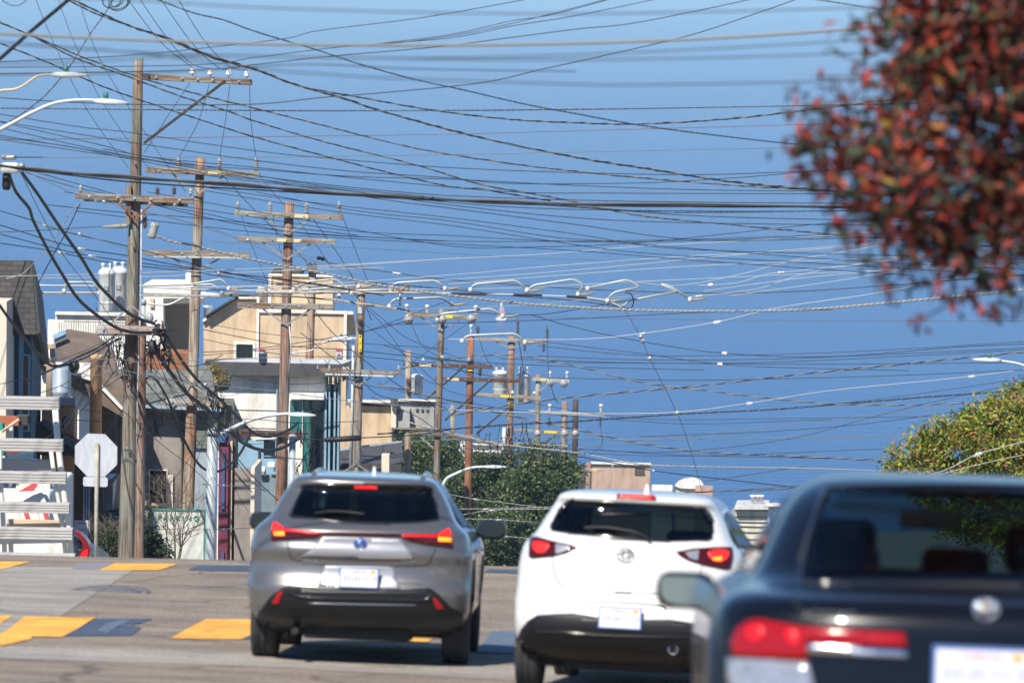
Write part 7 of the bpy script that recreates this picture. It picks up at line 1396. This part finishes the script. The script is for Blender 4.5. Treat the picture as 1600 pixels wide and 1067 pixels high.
# ---------------------------------------------------------------- trolley-bus overhead
HL = ["leftmost bent trolley hanger over the shingled house", "long bent trolley hanger in front of the second pole", "small bent trolley hanger right of the second pole", "bent trolley hanger in front of the cream house top", "straight trolley hanger left of the numbered pole", "low bent trolley hanger beside the numbered pole", "bent trolley hanger right of the numbered pole", "low bent trolley hanger over the strain insulator pole", "bent trolley hanger just above the sailboat", "lowest bent trolley hanger spanning the rust red pole", "second bent trolley hanger right of the strain insulator pole", "bent trolley hanger above the black contact bar, third from right", "second last bent trolley hanger on the right", "rightmost bent trolley hanger reaching the switch tip"]
HP = [[(100, 454), (104, 441), (147, 441), (155, 457)], [(160, 449), (300, 444), (347, 436), (357, 450)], [(300, 446), (333, 444), (346, 458)], [(463, 449), (480, 440), (525, 436), (535, 445), (550, 458)], [(455, 456), (525, 448), (560, 447)], [(530, 461), (540, 455), (585, 453), (611, 453)], [(612, 449), (618, 442), (681, 438), (695, 450)], [(608, 478), (615, 467), (690, 465), (705, 475)], [(683, 498), (690, 490), (767, 482), (785, 493)], [(722, 532), (730, 524), (805, 521), (820, 534)], [(735, 452), (741, 444), (806, 438), (823, 453)], [(825, 454), (832, 446), (896, 436), (912, 445), (903, 459)], [(918, 450), (980, 437), (1001, 448), (958, 457), (949, 469)], [(974, 479), (982, 470), (1060, 455), (1030, 444), (1045, 446), (1078, 467)]]
for k, (lab, p) in enumerate(zip(HL, HP)):
    t_ = thing("trolley_hanger", P(p[0][0], p[0][1], 98), lab, "trolley hanger", "bent white trolley wire hangers"); q = []
    for i, (x, y) in enumerate(p): q.append((x, y))
    fine = [q[0]]
    for i in range(1, len(q) - 1):
        a, b, c = q[i - 1], q[i], q[i + 1]; la, lc = math.hypot(a[0] - b[0], a[1] - b[1]), math.hypot(c[0] - b[0], c[1] - b[1]); u = min(.3, 4 / la); v_ = min(.3, 4 / lc)
        fine += [(b[0] + (a[0] - b[0]) * u, b[1] + (a[1] - b[1]) * u), ((a[0] * u + c[0] * v_ + b[0] * (2 - u - v_)) / 2, (a[1] * u + c[1] * v_ + b[1] * (2 - u - v_)) / 2), (b[0] + (c[0] - b[0]) * v_, b[1] + (c[1] - b[1]) * v_)]
    fine.append(q[-1]); D = 98 + (k % 3) * .4; mb = MB(); mb.tube([P(x, y, D) for x, y in fine], px2m(1.75, D), 8); mb.build("bent_arm", "galv_white", t_) if "galv_white" in MATS else mb.build("bent_arm", "lamp_white", t_)
    for e in (q[0], q[-1]): mb = MB(); mb.lathe([(px2m(1.5, D), -px2m(5, D)), (px2m(3.4, D), -px2m(3, D)), (px2m(3.4, D), px2m(1, D)), (px2m(1.5, D), px2m(3, D))], P(e[0], e[1], D - .05), UP, 12); mb.build("insulator", "porcelain_white", t_)
    mb = MB(); x, y = q[-1]; mb.tube([P(x - 2, y + 2, D), P(x + 12, y + 1, D), P(x + 26, y - 1, D)], [px2m(1.4, D), px2m(2.2, D), px2m(1.2, D)], 6); mb.build("clamp", "wire_tan", t_)
for lab, p, w_, m_ in (("upper grey trolley contact wire running right from the left edge", [(-40, 447), (0, 446), (170, 447), (300, 452), (450, 455), (620, 457), (700, 458), (917, 465), (975, 482)], 2.4, "wire_light"), ("lower grey trolley contact wire from the left edge to the numbered pole", [(-40, 458), (0, 458), (150, 458), (340, 462), (450, 463), (520, 469), (600, 478), (640, 486)], 2.8, "wire_grey"), ("dark trolley runner wire between third pole and the span corner", [(340, 461), (500, 458), (620, 459), (760, 461), (885, 463), (950, 473), (980, 484)], 2.0, "wire_grey"), ("short pale trolley wire below the first one at the left edge", [(-40, 440), (60, 445), (240, 449), (420, 447), (560, 446)], 1.6, "wire_light")):
    mb = MB(); q = chain([P(x, y, 98.6) for x, y in p], 5); mb.tube(q, px2m(w_ / 2, 98.6), 6, cap=False); o = mb.build("trolley_wire", m_, None, fix=False); tag(o, lab, "trolley wire", "trolley contact wires")
for lab, x0, y0, x1, y1, m_ in (("long grey trolley contact bar in front of the tallest pole", 55, 457.5, 190, 458, "steel_brace"), ("grey trolley contact bar between second and third pole", 190, 461, 345, 463, "steel_brace"), ("dark trolley contact bar crossing the third pole", 400, 457, 505, 457.5, "steel_brace"), ("sloping trolley contact bar at the numbered pole", 505, 466, 620, 483, "steel_brace"), ("black contact bar above the sailboat", 704, 459, 760, 460, "black_rubber"), ("black contact bar, middle of three", 802, 460.5, 847, 461.5, "black_rubber"), ("black contact bar, right one of three", 885, 463, 917, 465.5, "black_rubber")):
    a, b = P(x0, y0, 98.3), P(x1, y1, 98.3); ex = (b - a).normalized(); ez = (UP - ex * ex.z).normalized(); mb = MB(); mb.box((a + b) / 2, ((b - a).length, .06, px2m(3.8, 98)), Matrix((ex, ez.cross(ex), ez)).transposed(), 0, .012); tag(mb.build("contact_bar", m_), lab, "contact bar", "trolley contact bars")
lb_ = thing("feeder_loop", P(985, 470, 98.2), "small black feeder loop at the trolley span corner", "feeder loop"); mb = MB(); mb.tube([P(x, y, 98.2) for x, y in chain([(976, 457), (986, 460), (990, 470), (987, 480), (978, 484)], 5)], px2m(1.0, 98), 6); mb.build("loop", "wire_black", lb_)
tbx = thing("feeder_box", P(633, 452, 98.4), "small brown feeder box hung on the trolley wires beside the numbered pole", "feeder box"); mb = MB(); mb.box(P(634, 449, 98.2), (px2m(10, 98), .12, px2m(9, 98)), None, 0, .01); mb.box(P(624, 453, 98.3), (px2m(9, 98), .1, px2m(6, 98)), None, 0, .01); mb.build("case", "wood_brown", tbx); mb = MB(); mb.tube([P(625, 456, 98.3), P(625, 478, 98.3)], px2m(1.4, 98), 6); mb.build("hanger_rod", "porcelain_grey", tbx)
# ---------------------------------------------------------------- sailboat far out on the water
nmat("sail_pink", (.50, .22, .30), .8); nmat("hull_white", (.7, .7, .72), .5)
bd = -SEA_Z * F / (500 - HZ); bt = P(783, 502, bd); sb = thing("sailboat", Vector((bt.x, bt.y, SEA_Z)), "tiny sailboat with a pink sail far out on the blue sea", "sailboat"); o_ = Vector((bt.x, bt.y, SEA_Z)); s_ = bd / F
mb = MB(); mb.prism([o_ + Vector((-9 * s_, -1, 3 * s_)), o_ + Vector((9 * s_, -1, 3 * s_)), o_ + Vector((6 * s_, -1, 0)), o_ + Vector((-7 * s_, -1, 0))], Vector((0, 3, 0))); mb.box(o_ + Vector((-1 * s_, .5, 4 * s_)), (7 * s_, 2, 3 * s_)); mb.build("hull", "hull_white", sb)
mb = MB(); mb.tube([o_ + Vector((0, .5, 2 * s_)), o_ + Vector((0, .5, 30 * s_))], .5, 6); mb.build("mast", "wire_light", sb); mb = MB(); mb.prism([o_ + Vector((-6 * s_, .3, 5 * s_)), o_ + Vector((8 * s_, .3, 5 * s_)), o_ + Vector((.5 * s_, .3, 29 * s_))], Vector((0, .25, 0))); mb.build("sail", "sail_pink", sb)
# wires that read alike share one label and one group
for o in COL.objects:
    if "_k" in o:
        if SEEN[o["_k"]] > 1: o["group"] = "alike wires " + o["_k"].split(" from ")[-1].split(" at ")[-1]
        del o["_k"]
for o in COL.objects:
    if "d_" in o: del o["d_"]
